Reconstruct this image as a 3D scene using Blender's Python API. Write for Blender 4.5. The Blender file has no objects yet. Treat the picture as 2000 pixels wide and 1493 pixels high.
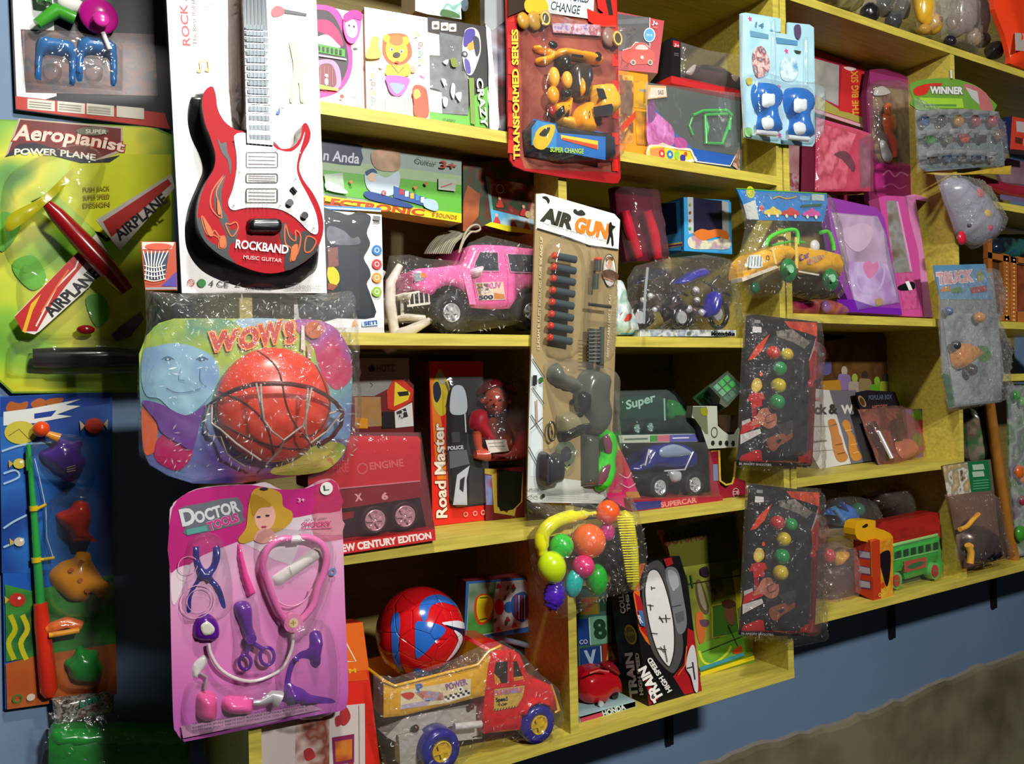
import bpy, bmesh, math, random
import numpy as np
from mathutils import Vector, Matrix
from mathutils.geometry import delaunay_2d_cdt, tessellate_polygon
random.seed(7)
CAMZ = 1.4
# ---------------------------------------------------------------- camera
YAW, PITCH, ROLL, FPX = 0.54692, 0.00377, -0.02246, 1600.0
_f = np.array([math.sin(YAW)*math.cos(PITCH), math.cos(YAW)*math.cos(PITCH), math.sin(PITCH)])
_r0 = np.array([math.cos(YAW), -math.sin(YAW), 0.0]); _u0 = np.cross(_r0, _f)
_r = _r0*math.cos(ROLL)+_u0*math.sin(ROLL); _u = -_r0*math.sin(ROLL)+_u0*math.cos(ROLL)
CO = np.array([0, 0, CAMZ])
cd = bpy.data.cameras.new('camera'); cam = bpy.data.objects.new('camera', cd)
bpy.context.scene.collection.objects.link(cam); bpy.context.scene.camera = cam
cd.sensor_fit = 'HORIZONTAL'; cd.sensor_width = 36; cd.lens = 36*FPX/2000; cd.clip_start = .02
cam.matrix_world = Matrix(((_r[0], _u[0], -_f[0], 0), (_r[1], _u[1], -_f[1], 0), (_r[2], _u[2], -_f[2], CAMZ), (0, 0, 0, 1)))
# ---------------------------------------------------------------- light
S = bpy.context.scene
S.view_settings.view_transform = 'Standard'; S.view_settings.look = 'None'
S.view_settings.gamma = 1; S.view_settings.use_curve_mapping = False; S.view_settings.exposure = 1.1
W = bpy.data.worlds.new('room_air'); S.world = W; W.use_nodes = True
W.node_tree.nodes['Background'].inputs[0].default_value = (.75, .8, 1, 1)
W.node_tree.nodes['Background'].inputs[1].default_value = .008
def lamp(name, loc, tgt, sx, sy, power, col):
    l = bpy.data.lights.new(name, 'AREA'); l.shape = 'RECTANGLE'; l.size = sx; l.size_y = sy; l.energy = power; l.color = col
    o = bpy.data.objects.new(name, l); S.collection.objects.link(o); o.location = loc
    o.rotation_euler = (Vector(tgt)-Vector(loc)).to_track_quat('-Z', 'Y').to_euler(); return o
lamp('ceiling_tube_near', (.42, .42, 2.74), (.6, 1.3, 1.6), .2, .08, 10.5, (1, .96, .86))
lamp('ceiling_tube_far', (.85, -1.5, 2.66), (1.3, 1.4, 1.2), .3, .12, 36, (1, .97, .92))
# ---------------------------------------------------------------- materials
def lin(h):
    h = h.lstrip('#')
    if len(h) == 3: h = ''.join(c*2 for c in h)
    return tuple(((int(h[i:i+2], 16)/255+.055)/1.055)**2.4 if int(h[i:i+2], 16) > 10 else int(h[i:i+2], 16)/255/12.92 for i in (0, 2, 4))+(1,)
_M = {}
def _new(k):
    m = bpy.data.materials.new(k); m.use_nodes = True; nt = m.node_tree
    return m, nt, nt.nodes['Principled BSDF']
def L(nt, a, b): nt.links.new(a, b)
def m(hx, rough=.38, metal=0, coat=0, var=.06, vs=60):
    k = ('m', hx, rough, metal, coat, var, vs)
    if k in _M: return _M[k]
    mt, nt, p = _new('print_'+hx.strip('#')); N = nt.nodes
    tc = N.new('ShaderNodeTexCoord'); no = N.new('ShaderNodeTexNoise'); no.inputs['Scale'].default_value = vs
    mx = N.new('ShaderNodeMix'); mx.data_type = 'RGBA'
    c = lin(hx); mx.inputs[6].default_value = tuple(min(1, v*(1-var)) for v in c[:3])+(1,); mx.inputs[7].default_value = tuple(min(1, v*(1+var)) for v in c[:3])+(1,)
    L(nt, tc.outputs['Object'], no.inputs['Vector']); L(nt, no.outputs[0], mx.inputs[0]); L(nt, mx.outputs[2], p.inputs['Base Color'])
    p.inputs['Roughness'].default_value = rough; p.inputs['Metallic'].default_value = metal; p.inputs['Coat Weight'].default_value = coat; p.inputs['Specular IOR Level'].default_value = .5 if coat or metal else .28
    _M[k] = mt; return mt
def pl(hx): return m(hx, .22, 0, .3)           # moulded plastic
def busy(cols, scale=40, kind='v', rough=.35, metal=0):
    k = ('b', tuple(cols), scale, kind, rough, metal)
    if k in _M: return _M[k]
    mt, nt, p = _new('busy_print'); N = nt.nodes
    tc = N.new('ShaderNodeTexCoord'); r = N.new('ShaderNodeValToRGB')
    n1 = N.new('ShaderNodeTexNoise'); n1.inputs['Scale'].default_value = scale*1.2; n1.inputs['Detail'].default_value = 2
    if kind == 'v':
        v = N.new('ShaderNodeTexVoronoi'); v.inputs['Scale'].default_value = scale
        ad = N.new('ShaderNodeMixRGB'); ad.blend_type = 'ADD'; ad.inputs[0].default_value = .03
        L(nt, tc.outputs['Object'], ad.inputs[1]); L(nt, n1.outputs[1], ad.inputs[2]); L(nt, tc.outputs['Object'], n1.inputs[0])
        L(nt, ad.outputs[0], v.inputs[0]); L(nt, v.outputs['Color'], r.inputs[0]); r.color_ramp.interpolation = 'CONSTANT'
    else:
        st = N.new('ShaderNodeMapRange'); st.inputs[1].default_value = .28; st.inputs[2].default_value = .72
        L(nt, tc.outputs['Object'], n1.inputs[0]); L(nt, n1.outputs[0], st.inputs[0]); L(nt, st.outputs[0], r.inputs[0])
    e = r.color_ramp.elements
    while len(e) < len(cols): e.new(.5)
    for i, c in enumerate(cols):
        e[i].position = i/len(cols) if kind == 'v' else i/max(1, len(cols)-1)
        e[i].color = lin(c)
    L(nt, r.outputs[0], p.inputs['Base Color']); p.inputs['Roughness'].default_value = rough; p.inputs['Metallic'].default_value = metal
    _M[k] = mt; return mt
def grad(cols, z0, z1, axis=2, noise=.0, rough=.35):      # printed colour run between two local positions
    k = ('g', tuple(cols), z0, z1, axis, noise)
    if k in _M: return _M[k]
    mt, nt, p = _new('printed_gradient'); N = nt.nodes
    tc = N.new('ShaderNodeTexCoord'); sp = N.new('ShaderNodeSeparateXYZ'); mr = N.new('ShaderNodeMapRange'); r = N.new('ShaderNodeValToRGB')
    no = N.new('ShaderNodeTexNoise'); no.inputs['Scale'].default_value = 9; no.inputs['Detail'].default_value = 1
    ma = N.new('ShaderNodeMath'); ma.operation = 'MULTIPLY_ADD'; ma.inputs[1].default_value = noise
    L(nt, tc.outputs['Object'], sp.inputs[0]); L(nt, tc.outputs['Object'], no.inputs[0]); L(nt, no.outputs[0], ma.inputs[0]); L(nt, sp.outputs[axis], ma.inputs[2])
    L(nt, ma.outputs[0], mr.inputs[0]); mr.inputs[1].default_value = z0+noise*.5; mr.inputs[2].default_value = z1+noise*.5
    L(nt, mr.outputs[0], r.inputs[0]); e = r.color_ramp.elements
    while len(e) < len(cols): e.new(.5)
    for i, c in enumerate(cols): e[i].position = i/(len(cols)-1); e[i].color = lin(c)
    L(nt, r.outputs[0], p.inputs['Base Color']); p.inputs['Roughness'].default_value = rough
    _M[k] = mt; return mt
def clear(kind='bag', tint='ffffff', rough=.09, bump=.5, bs=55, haze=.05):
    k = ('c', kind, tint, rough, bump, bs, haze)
    if k in _M: return _M[k]
    mt, nt, p = _new('clear_plastic_'+kind); N = nt.nodes; N.remove(p)
    tr = N.new('ShaderNodeBsdfTransparent'); tr.inputs[0].default_value = lin(tint)
    gl = N.new('ShaderNodeBsdfGlossy'); gl.inputs['Roughness'].default_value = rough
    df = N.new('ShaderNodeBsdfDiffuse'); df.inputs[0].default_value = lin(tint)
    fr = N.new('ShaderNodeFresnel'); fr.inputs[0].default_value = 1.5
    tc = N.new('ShaderNodeTexCoord'); no = N.new('ShaderNodeTexNoise'); no.inputs['Scale'].default_value = bs; no.inputs['Detail'].default_value = 3; no.inputs['Distortion'].default_value = .8
    bu = N.new('ShaderNodeBump'); bu.inputs['Strength'].default_value = bump; bu.inputs['Distance'].default_value = .014 if kind == 'bag' else .006
    L(nt, tc.outputs['Object'], no.inputs[0]); L(nt, no.outputs[0], bu.inputs['Height'])
    for q in (gl, fr): L(nt, bu.outputs[0], q.inputs['Normal'])
    a = N.new('ShaderNodeMixShader'); b = N.new('ShaderNodeMixShader'); a.inputs[0].default_value = haze
    fm = N.new('ShaderNodeMath'); fm.operation = 'MULTIPLY'; fm.inputs[1].default_value = .8; fm.use_clamp = True; f2 = N.new('ShaderNodeMath'); f2.operation = 'MINIMUM'; f2.inputs[1].default_value = .3
    L(nt, fr.outputs[0], fm.inputs[0]); L(nt, fm.outputs[0], f2.inputs[0])
    L(nt, tr.outputs[0], a.inputs[1]); L(nt, df.outputs[0], a.inputs[2]); L(nt, a.outputs[0], b.inputs[1]); L(nt, gl.outputs[0], b.inputs[2]); L(nt, f2.outputs[0], b.inputs[0])
    L(nt, b.outputs[0], N['Material Output'].inputs[0]); _M[k] = mt; return mt
BAG = lambda: clear('bag', 'ffffff', .08, 1.0, 70, .04)
BLI = lambda: clear('blister', 'ffffff', .06, .35, 30, .02)
def woodpaint(hx, name='yellow_painted_board', grain=(1, 14, 14)):
    mt, nt, p = _new(name); N = nt.nodes
    tc = N.new('ShaderNodeTexCoord'); mp = N.new('ShaderNodeMapping'); mp.inputs['Scale'].default_value = grain
    no = N.new('ShaderNodeTexNoise'); no.inputs['Scale'].default_value = 9; no.inputs['Detail'].default_value = 6
    r = N.new('ShaderNodeValToRGB'); c = lin(hx); e = r.color_ramp.elements
    e[0].position = .3; e[0].color = tuple(v*.72 for v in c[:3])+(1,); e[1].position = .62; e[1].color = c
    bu = N.new('ShaderNodeBump'); bu.inputs['Strength'].default_value = .25; bu.inputs['Distance'].default_value = .002
    L(nt, tc.outputs['Object'], mp.inputs[0]); L(nt, mp.outputs[0], no.inputs[0]); L(nt, no.outputs[0], r.inputs[0]); L(nt, r.outputs[0], p.inputs['Base Color'])
    L(nt, no.outputs[0], bu.inputs['Height']); L(nt, bu.outputs[0], p.inputs['Normal']); p.inputs['Roughness'].default_value = .45
    return mt
# ---------------------------------------------------------------- photo coordinates -> points on real planes
CR = dict(o=(0, 0, 1), a1=(0, 0, .3349), a2=(0, 450, .3349), a3=(0, 900, .3972), a4=(300, 0, .4019), a5=(250, 550, .3014), a6=(300, 920, .3838), a7=(600, 0, .3014), a8=(600, 380, .25),
  b1=(620, 660, .3081), b2=(660, 1080, .2767), b3=(960, 0, .27), b4=(1000, 350, .25), b5=(1000, 650, .2679), b6=(1000, 960, .3148), b7=(1420, 0, .29), b8=(1420, 330, .29),
  c1=(1420, 600, .29), c2=(1420, 900, .29), c3=(1300, 1180, .35), c4=(600, 0, .1674), c5=(780, 0, .1674), c6=(1180, 0, .2278),
  d1=(730, 400, .16), d2=(1200, 0, .21), d3=(1040, 1150, .2299), d4=(1750, 120, .2948), d5=(1780, 560, .4022), d6=(440, 540, .16))
CUR = CR['o']
def K(n):
    global CUR; CUR = CR[n]
def px(x, y): return CUR[0]+x*CUR[2], CUR[1]+y*CUR[2]
def ray(x, y):
    X, Y = px(x, y); return _f+_r*(X-1000)/FPX+_u*(746.5-Y)/FPX
def Yof(x, y, z):                       # depth at which this sight line meets height z
    d = ray(x, y); return d[1]*(z-CAMZ)/d[2]
def W3(x, y, Y):
    d = ray(x, y); return CO+d*(Y/d[1])
def mm(x, y, Y): return W3(x, y, Y)[2]
class Plane:
    def __init__(s, Y=None, pts=None):  # wall-parallel, or through three (x,y,Y) points
        if pts is None:
            s.O = np.array([0, Y, 0.]); s.U = np.array([1., 0, 0]); s.V = np.array([0, 0, 1.])
        else:
            a, b, c = [W3(*q) for q in pts]       # a bottom-left, b bottom-right, c top-left
            s.O = a; s.U = (b-a)/np.linalg.norm(b-a); v = (c-a)-s.U*np.dot(c-a, s.U); s.V = v/np.linalg.norm(v)
        s.N = np.cross(s.U, s.V); 
        if s.N[1] > 0: s.N = -s.N
    def uv(s, x, y, off=0):
        d = ray(x, y); O = s.O+s.N*off; t = np.dot(O-CO, s.N)/np.dot(d, s.N); q = CO+d*t-s.O
        return np.array([np.dot(q, s.U), np.dot(q, s.V)])
    def scale(s, x, y, off=0):          # metres per crop pixel there
        d = ray(x, y); O = s.O+s.N*off; t = np.dot(O-CO, s.N)/np.dot(d, s.N); return CUR[2]*t/FPX
    def pt(s, uv, h=0): return s.O+s.U*uv[0]+s.V*uv[1]+s.N*h
def smooth(pts, n=5, closed=True):
    P = [np.array(p, float) for p in pts]; k = len(P); out = []
    for i in range(k if closed else k-1):
        p0 = P[(i-1) % k] if closed or i > 0 else P[0]; p1 = P[i]; p2 = P[(i+1) % k]; p3 = P[(i+2) % k] if closed or i+2 < k else P[-1]
        for j in range(n):
            t = j/n; out.append(tuple(.5*((2*p1)+(-p0+p2)*t+(2*p0-5*p1+4*p2-p3)*t*t+(-p0+3*p1-3*p2+p3)*t**3)))
    if not closed: out.append(tuple(P[-1]))
    return out
def yb(x, Y, z):                         # image height of the point standing at height z
    a, b = mm(x, 0, Y), mm(x, 1000, Y); return 1000*(z-a)/(b-a)
def vplane(x0, Y0, x1, Y1, z):           # upright plane through two floor points
    p = Plane(1.2); a = W3(x0, yb(x0, Y0, z), Y0); b = W3(x1, yb(x1, Y1, z), Y1)
    p.O = a; p.U = (b-a)/np.linalg.norm(b-a); p.N = np.cross(p.U, p.V); p.N = -p.N if p.N[1] > 0 else p.N; return p
def sbox(t, name, x0, x1, yt, Y0, Y1, z, depth, mt, side=None, top=None, label=None):   # upright box standing at z, turned between two depths
    z += .0006; pl_ = vplane(x0, Y0, x1, Y1, z); p = t.part(name, pl_, label=label)
    u0 = pl_.uv(x0, yt)[0]; u1 = pl_.uv(x1, yt)[0]; v = pl_.uv(x0, yt)[1]; P = lambda u, w, d: pl_.pt((u, w), -d)
    V = [P(u0, 0, 0), P(u1, 0, 0), P(u1, v, 0), P(u0, v, 0), P(u0, 0, depth), P(u1, 0, depth), P(u1, v, depth), P(u0, v, depth)]
    p.add(V, [(0, 1, 2, 3), (5, 4, 7, 6), (0, 4, 5, 1)], mt); p.add(V, [(1, 5, 6, 2), (3, 7, 4, 0)], side or mt); p.add(V, [(2, 6, 7, 3)], top or side or mt); return p
def rrect(x0, y0, x1, y1, r=8, n=3):
    o = []
    for cx, cy, a in ((x1-r, y0+r, -90), (x1-r, y1-r, 0), (x0+r, y1-r, 90), (x0+r, y0+r, 180)):
        for i in range(n+1): t = math.radians(a+90*i/n); o.append((cx+r*math.cos(t), cy+r*math.sin(t)))
    return o
def R4(x0, y0, x1, y1): return [(x0, y0), (x1, y0), (x1, y1), (x0, y1)]
def ell(x, y, a, b=None, n=20, rot=0):
    b = b or a; c, s_ = math.cos(math.radians(rot)), math.sin(math.radians(rot))
    return [(x+a*math.cos(t)*c-b*math.sin(t)*s_, y+a*math.cos(t)*s_+b*math.sin(t)*c) for t in [2*math.pi*i/n for i in range(n)]]
_TX = {}
def textmesh(s, off=0, res=3):
    k = (s, off)
    if k in _TX: return _TX[k]
    c = bpy.data.curves.new('t', 'FONT'); c.body = s; c.offset = off; c.resolution_u = res
    o = bpy.data.objects.new('t', c); me = bpy.data.meshes.new_from_object(o)
    V = [(v.co.x, v.co.y) for v in me.vertices]; F = [tuple(p.vertices) for p in me.polygons]
    bpy.data.objects.remove(o); bpy.data.curves.remove(c); bpy.data.meshes.remove(me)
    if not V: V = [(0, 0), (1, 1)]
    A = np.array(V); lo = A.min(0); sz = A.max(0)-lo; sz[sz == 0] = 1
    _TX[k] = ((A-lo)/sz, F, lo, sz); return _TX[k]
class Part:
    def __init__(s, name, plane, parent=None, label=None, kind=None):
        s.name = name; s.pl = plane; s.kids = []; s.V = []; s.F = []; s.FM = []; s.FS = []; s.mats = []; s.lay = 0; s.base = 0; s.label = label; s.kind = kind
    def part(s, name, plane=None, label=None):
        p = Part(name, plane if isinstance(plane, Plane) else (Plane(plane) if plane else s.pl), label=label); p.base = s.base; p.lay = s.lay; s.kids.append(p); return p
    def mi(s, mt):
        if isinstance(mt, str): mt = m(mt)
        if mt not in s.mats: s.mats.append(mt)
        return s.mats.index(mt)
    def add(s, V, F, mt, sm=False):
        n = len(s.V); s.V += [tuple(v) for v in V]; i = s.mi(mt)
        for f in F: s.F.append(tuple(n+k for k in f)); s.FM.append(i); s.FS.append(sm)
    def nxt(s, off):
        if off is None: s.lay += 1; return s.base+s.lay*.00022
        return off
    def slab(s, pts, mt, th=.003, off=0, side=None):
        q = [s.pl.uv(x, y, off) for x, y in pts]; n = len(q)
        V = [s.pl.pt(p, off) for p in q]+[s.pl.pt(p, off-th) for p in q]
        s.add(V, [tuple(range(n)), tuple(range(2*n-1, n-1, -1))], mt); s.add(V, [(i, n+i, n+(i+1) % n, (i+1) % n) for i in range(n)], side or mt)
        s.base = max(s.base, off)
    def flat(s, pts, mt, off=None):
        o = s.nxt(off); s.add([s.pl.pt(s.pl.uv(x, y, o), o) for x, y in pts], [tuple(range(len(pts)))], mt)
    def line(s, pts, w, mt, off=None, closed=False):
        o = s.nxt(off); P = [np.array(p, float) for p in pts]; n = len(P); V = []
        for i in range(n):
            a = P[(i-1) % n] if closed or i else P[0]; b = P[(i+1) % n] if closed or i < n-1 else P[-1]
            t = b-a; l = np.hypot(*t) or 1; nn = np.array([-t[1], t[0]])/l*w/2
            V += [P[i]+nn, P[i]-nn]
        F = [(2*i, 2*i+1, (2*i+3) % (2*n), (2*i+2) % (2*n)) for i in range(n if closed else n-1)]
        s.add([s.pl.pt(s.pl.uv(x, y, o), o) for x, y in V], F, mt)
    def rel(s, pts, mt, h=.01, r=None, off=None, th=0, res=None, fn=None, back=True, noise=0, ns=90):
        o = s.nxt(off); B = np.array([s.pl.uv(x, y, o) for x, y in pts]); lo, hi = B.min(0), B.max(0); sz = hi-lo
        if r is None: r = min(sz)*.5
        if res is None: res = max(min(sz)/9, max(sz)/40, .0012)
        # densify boundary
        D = []
        for i in range(len(B)):
            a, b = B[i], B[(i+1) % len(B)]; k = max(1, int(np.hypot(*(b-a))/res))
            for j in range(k): D.append(a+(b-a)*j/k)
        D = np.array(D); nb = len(D); A_, B_ = D, np.roll(D, -1, 0)
        gx, gy = np.meshgrid(np.arange(lo[0]+res*.5, hi[0], res), np.arange(lo[1]+res*.5, hi[1], res)); gx = gx+(np.arange(gx.shape[0]) % 2)[:, None]*res*.5
        G = np.c_[gx.ravel(), gy.ravel()]
        def dist(Q):
            ab = B_-A_; ap = Q[:, None]-A_[None]; t = np.clip((ap*ab).sum(2)/np.maximum((ab*ab).sum(1), 1e-14), 0, 1); return np.sqrt(((ap-t[..., None]*ab)**2).sum(2)).min(1)
        def inside(Q):
            x, y = Q[:, 0:1], Q[:, 1:2]; c = ((A_[:, 1] > y) != (B_[:, 1] > y)) & (x < (B_[:, 0]-A_[:, 0])*(y-A_[:, 1])/np.where(B_[:, 1] == A_[:, 1], 1e-12, B_[:, 1]-A_[:, 1])+A_[:, 0]); return c.sum(1) % 2 == 1
        dg = dist(G) if len(G) else np.zeros(0); G = G[inside(G) & (dg > res*.4)] if len(G) else G
        pts2 = [Vector(p) for p in D]+[Vector(p) for p in G]
        vo, _, fo, _, _, _ = delaunay_2d_cdt(pts2, [(i, (i+1) % nb) for i in range(nb)], [], 1, 1e-7)
        Q = np.array([tuple(v) for v in vo]); d = dist(Q); t = np.clip(d/r, 0, 1); H = h*np.sqrt(np.maximum(0, 1-(1-t)**2))
        if fn: H = np.array([fn(q) for q in Q])
        if noise:
            ph = random.random()*9
            H = H+np.where(d > res*.3, 1, 0)*noise*np.array([abs(math.sin(q[0]*ns+3*math.sin(q[1]*ns*.7+ph)))+.6*math.sin(q[1]*ns*1.7+2*math.sin(q[0]*ns*1.3+ph))+random.uniform(-.35, .35) for q in Q])
        V = [s.pl.pt(q, o+hh) for q, hh in zip(Q, H)]; s.add(V, [tuple(f) for f in fo], mt, True)
        if th:
            V = [s.pl.pt(q, o) for q in D]+[s.pl.pt(q, o-th) for q in D]
            s.add(V, [(i, nb+i, nb+(i+1) % nb, (i+1) % nb) for i in range(nb)]+([tuple(range(2*nb-1, nb-1, -1))] if back else []), mt)
    def tube(s, pts, r, mt, off=0, n=8, closed=False, zz=None):   # r in crop pixels, zz: extra height per point (m)
        zz = zz or [0]*len(pts); rr = r if isinstance(r, (list, tuple)) else [r]*len(pts)
        C = [s.pl.pt(s.pl.uv(x, y, off+z), off+z) for (x, y), z in zip(pts, zz)]; R_ = [q*s.pl.scale(x, y, off) for q, (x, y) in zip(rr, pts)]
        s.wtube(C, R_, mt, n, closed)
    def wtube(s, C, R_, mt, n=8, closed=False):
        k = len(C); V = []; C = [np.array(c, float) for c in C]
        up = None
        for i in range(k):
            t = C[(i+1) % k if closed else min(i+1, k-1)]-C[(i-1) % k if closed else max(i-1, 0)]; t = t/(np.linalg.norm(t) or 1)
            if up is None: up = np.array([0, -1., 0]) if abs(t[1]) < .9 else np.array([0, 0, 1.])
            a = up-t*np.dot(up, t); a /= (np.linalg.norm(a) or 1); up = a; b = np.cross(t, a)
            V += [C[i]+(a*math.cos(2*math.pi*j/n)+b*math.sin(2*math.pi*j/n))*R_[i] for j in range(n)]
        F = [(i*n+j, i*n+(j+1) % n, ((i+1) % k)*n+(j+1) % n, ((i+1) % k)*n+j) for i in range(k if closed else k-1) for j in range(n)]
        s.add(V, F, mt, True)
        if not closed: s.add([V[j] for j in range(n)], [tuple(range(n))], mt); s.add(V[-n:], [tuple(range(n))], mt)
    def ball(s, x, y, r, mt, off=0, sq=(1, 1, 1), rot=0, n=14, fn=None):
        c = s.pl.pt(s.pl.uv(x, y, off), off); R_ = r*s.pl.scale(x, y, off); ca, sa = math.cos(math.radians(rot)), math.sin(math.radians(rot)); V = []
        for i in range(n+1):
            for j in range(2*n):
                a, b = math.pi*i/n, math.pi*j/n; u, v, w = math.sin(a)*math.cos(b), math.cos(a), math.sin(a)*math.sin(b)
                k = fn(u, v, w) if fn else 1
                u, v, w = u*sq[0]*k, v*sq[1]*k, w*sq[2]*k; u, v = u*ca-v*sa, u*sa+v*ca
                V.append(c+(s.pl.U*u+s.pl.V*v+s.pl.N*w)*R_)
        s.add(V, [(i*2*n+j, (i+1)*2*n+j, (i+1)*2*n+(j+1) % (2*n), i*2*n+(j+1) % (2*n)) for i in range(n) for j in range(2*n)], mt, True)
    def disc(s, x, y, r, mt, off=None, th=.001, prof=None, n=28, sy=1):  # axis along the plane normal; prof [(radius factor, height m)]
        o = s.nxt(off); c = s.pl.uv(x, y, o); R_ = r*s.pl.scale(x, y, o); prof = prof or [(1, -th), (1, 0), (0.001, 0)]
        V = [s.pl.pt((c[0]+R_*q*math.cos(2*math.pi*j/n), c[1]+R_*q*sy*math.sin(2*math.pi*j/n)), o+h) for q, h in prof for j in range(n)]
        s.add(V, [(i*n+j, i*n+(j+1) % n, (i+1)*n+(j+1) % n, (i+1)*n+j) for i in range(len(prof)-1) for j in range(n)], mt, len(prof) > 3)
    def circ(s, x, y, r, mt, off=None, w=None, sy=1, n=26):      # printed true circle (w: ring width factor)
        o = s.nxt(off); c = s.pl.uv(x, y, o); R_ = r*s.pl.scale(x, y, o)
        V = [s.pl.pt((c[0]+R_*math.cos(2*math.pi*j/n), c[1]+R_*sy*math.sin(2*math.pi*j/n)), o) for j in range(n)]
        if not w: s.add(V, [tuple(range(n))], mt)
        else:
            V += [s.pl.pt((c[0]+R_*(1-w)*math.cos(2*math.pi*j/n), c[1]+R_*(1-w)*sy*math.sin(2*math.pi*j/n)), o) for j in range(n)]
            s.add(V, [(j, (j+1) % n, n+(j+1) % n, n+j) for j in range(n)], mt)
    def poly_m(s, x, y, r, pts, mt, off=None, th=0):    # polygon in units of r round a point
        o = s.nxt(off); c = s.pl.uv(x, y, o); R_ = r*s.pl.scale(x, y, o); q = [(c[0]+R_*a, c[1]+R_*b) for a, b in pts]; n = len(q)
        V = [s.pl.pt(p, o) for p in q]; s.add(V, [tuple(range(n))], mt)
        if th: V += [s.pl.pt(p, o-th) for p in q]; s.add(V, [(i, n+i, n+(i+1) % n, (i+1) % n) for i in range(n)], mt)
    def text(s, t, x0, y0, x1, y1, h, mt, bold=0, off=None, arc=0, slant=0, h2=None, outline=None, ow=.03):
        if outline is not None: s.text(t, x0, y0, x1, y1, h, outline, bold+ow, off, arc, slant, h2)
        A, F, lo, sz = textmesh(t, bold); 
        if bold:
            A0, _, lo0, sz0 = textmesh(t, 0); A = (A*sz+lo-lo0)/sz0
        o = s.nxt(off); L_ = math.hypot(x1-x0, y1-y0); tx, ty = (x1-x0)/L_, (y1-y0)/L_; nx, ny = ty, -tx; h2 = h2 or h
        V = []
        for a, b in A:
            hh = h+(h2-h)*a; d = b*hh+arc*4*a*(1-a); V.append((x0+tx*L_*a+nx*d+tx*slant*b*hh, y0+ty*L_*a+ny*d+ty*slant*b*hh))
        s.add([s.pl.pt(s.pl.uv(x, y, o), o) for x, y in V], F, mt)
    def box(s, P8, mt):
        s.add(P8, [(0, 1, 2, 3), (4, 7, 6, 5), (0, 4, 5, 1), (1, 5, 6, 2), (2, 6, 7, 3), (3, 7, 4, 0)], mt)
    def bb(s, x0, x1, y0, y1, z0, z1, mt):
        s.box([(x0, y0, z0), (x1, y0, z0), (x1, y0, z1), (x0, y0, z1), (x0, y1, z0), (x1, y1, z0), (x1, y1, z1), (x0, y1, z1)], mt)
    def front(s, x0, x1, ytop, zb, depth, mt, side=None, top=None, zt=None):   # upright box: front face on this part's plane, standing at height zb
        u0 = s.pl.uv(x0, ytop)[0]; u1 = s.pl.uv(x1, ytop)[0]; v1 = zt if zt else s.pl.uv((x0+x1)/2, ytop)[1]; Y = s.pl.O[1]
        V = [(u0, Y, zb), (u1, Y, zb), (u1, Y, v1), (u0, Y, v1), (u0, Y+depth, zb), (u1, Y+depth, zb), (u1, Y+depth, v1), (u0, Y+depth, v1)]
        s.add(V, [(0, 1, 2, 3), (5, 4, 7, 6), (0, 4, 5, 1)], mt); s.add(V, [(1, 5, 6, 2), (3, 7, 4, 0)], side or mt); s.add(V, [(2, 6, 7, 3)], top or side or mt)
        return u0, u1, zb, v1
    def pbox(s, quad, depth, mt, side=None):    # box from a front outline on a tilted plane
        s.slab(quad, mt, depth, 0, side); s.base = 0
    def bag(s, pts, h=.02, mt=None, off=.0, noise=.0025, ns=140, res=None):
        n0 = len(s.V); s.rel(pts, mt or BAG(), h, None, off, noise=noise, ns=ns, res=res or .007); Q = np.array(s.V[n0:])
        k = int(len(Q)*.45); FM_ = clear('glint_fold', 'f2f6f8', .12, .3, 60, .38); c = Q.mean(0); sz = np.abs(Q-c).max(0)+1e-6     # little creases in the film, whitened to stand in for glints
        for i in range(k):
            q = Q[random.randrange(len(Q))]; e = max(abs(q[0]-c[0])/sz[0], abs(q[2]-c[2])/sz[2])
            if random.random() > e**1.6 or e > .86: continue
            a = random.uniform(0, 6.28) if random.random() < .5 else math.atan2(q[2]-c[2], q[0]-c[0])+random.uniform(-.4, .4); l = random.uniform(.0015, .0055); w = random.uniform(.0004, .0012); d = s.pl.U*math.cos(a)+s.pl.V*math.sin(a); n = -s.pl.U*math.sin(a)+s.pl.V*math.cos(a); p = q+s.pl.N*.0012; b = s.pl.N*random.uniform(-.6, .6)*w*2
            s.add([p-d*l, p+n*w+b, p+d*l+b, p-n*w], [(0, 1, 2, 3)], FM_)
THINGS = []
class Thing:
    def __init__(s, name, label, cat, group=None, Y=None, plane=None):
        s.name = name; s.label = label; s.cat = cat; s.group = group; s.kids = []; s.auto = Y is None and plane is None; s.Pl = plane or Plane(Y or 1.19); s.kind = None; THINGS.append(s)
    def part(s, name, plane=None, label=None):
        p = Part(name, plane if isinstance(plane, Plane) else (Plane(plane) if plane else (s.kids[0].pl if s.auto and s.kids else s.Pl)), label=label); s.kids.append(p); return p
def struct(name, fn, kind='structure'):
    t = Thing(name, None, None); t.kind = kind; p = t.part(name); fn(p); return t
def setp(o, t):
    if t.kind: o['kind'] = t.kind
    if t.label: o['label'] = t.label
    if t.cat: o['category'] = t.cat
    if t.group: o['group'] = t.group
def mesh(p, org, par):
    me = bpy.data.meshes.new(p.name); me.from_pydata([(v[0]-org[0], v[1]-org[1], v[2]-org[2]) for v in p.V], [], p.F)
    for q in p.mats: me.materials.append(q)
    me.polygons.foreach_set('material_index', p.FM); me.polygons.foreach_set('use_smooth', p.FS); me.update()
    o = bpy.data.objects.new(p.name, me); S.collection.objects.link(o)
    if par is not None: o.parent = par
    if p.label: o['label'] = p.label
    for k in p.kids:
        if k.V: mesh(k, org, o)
    return o
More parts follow.
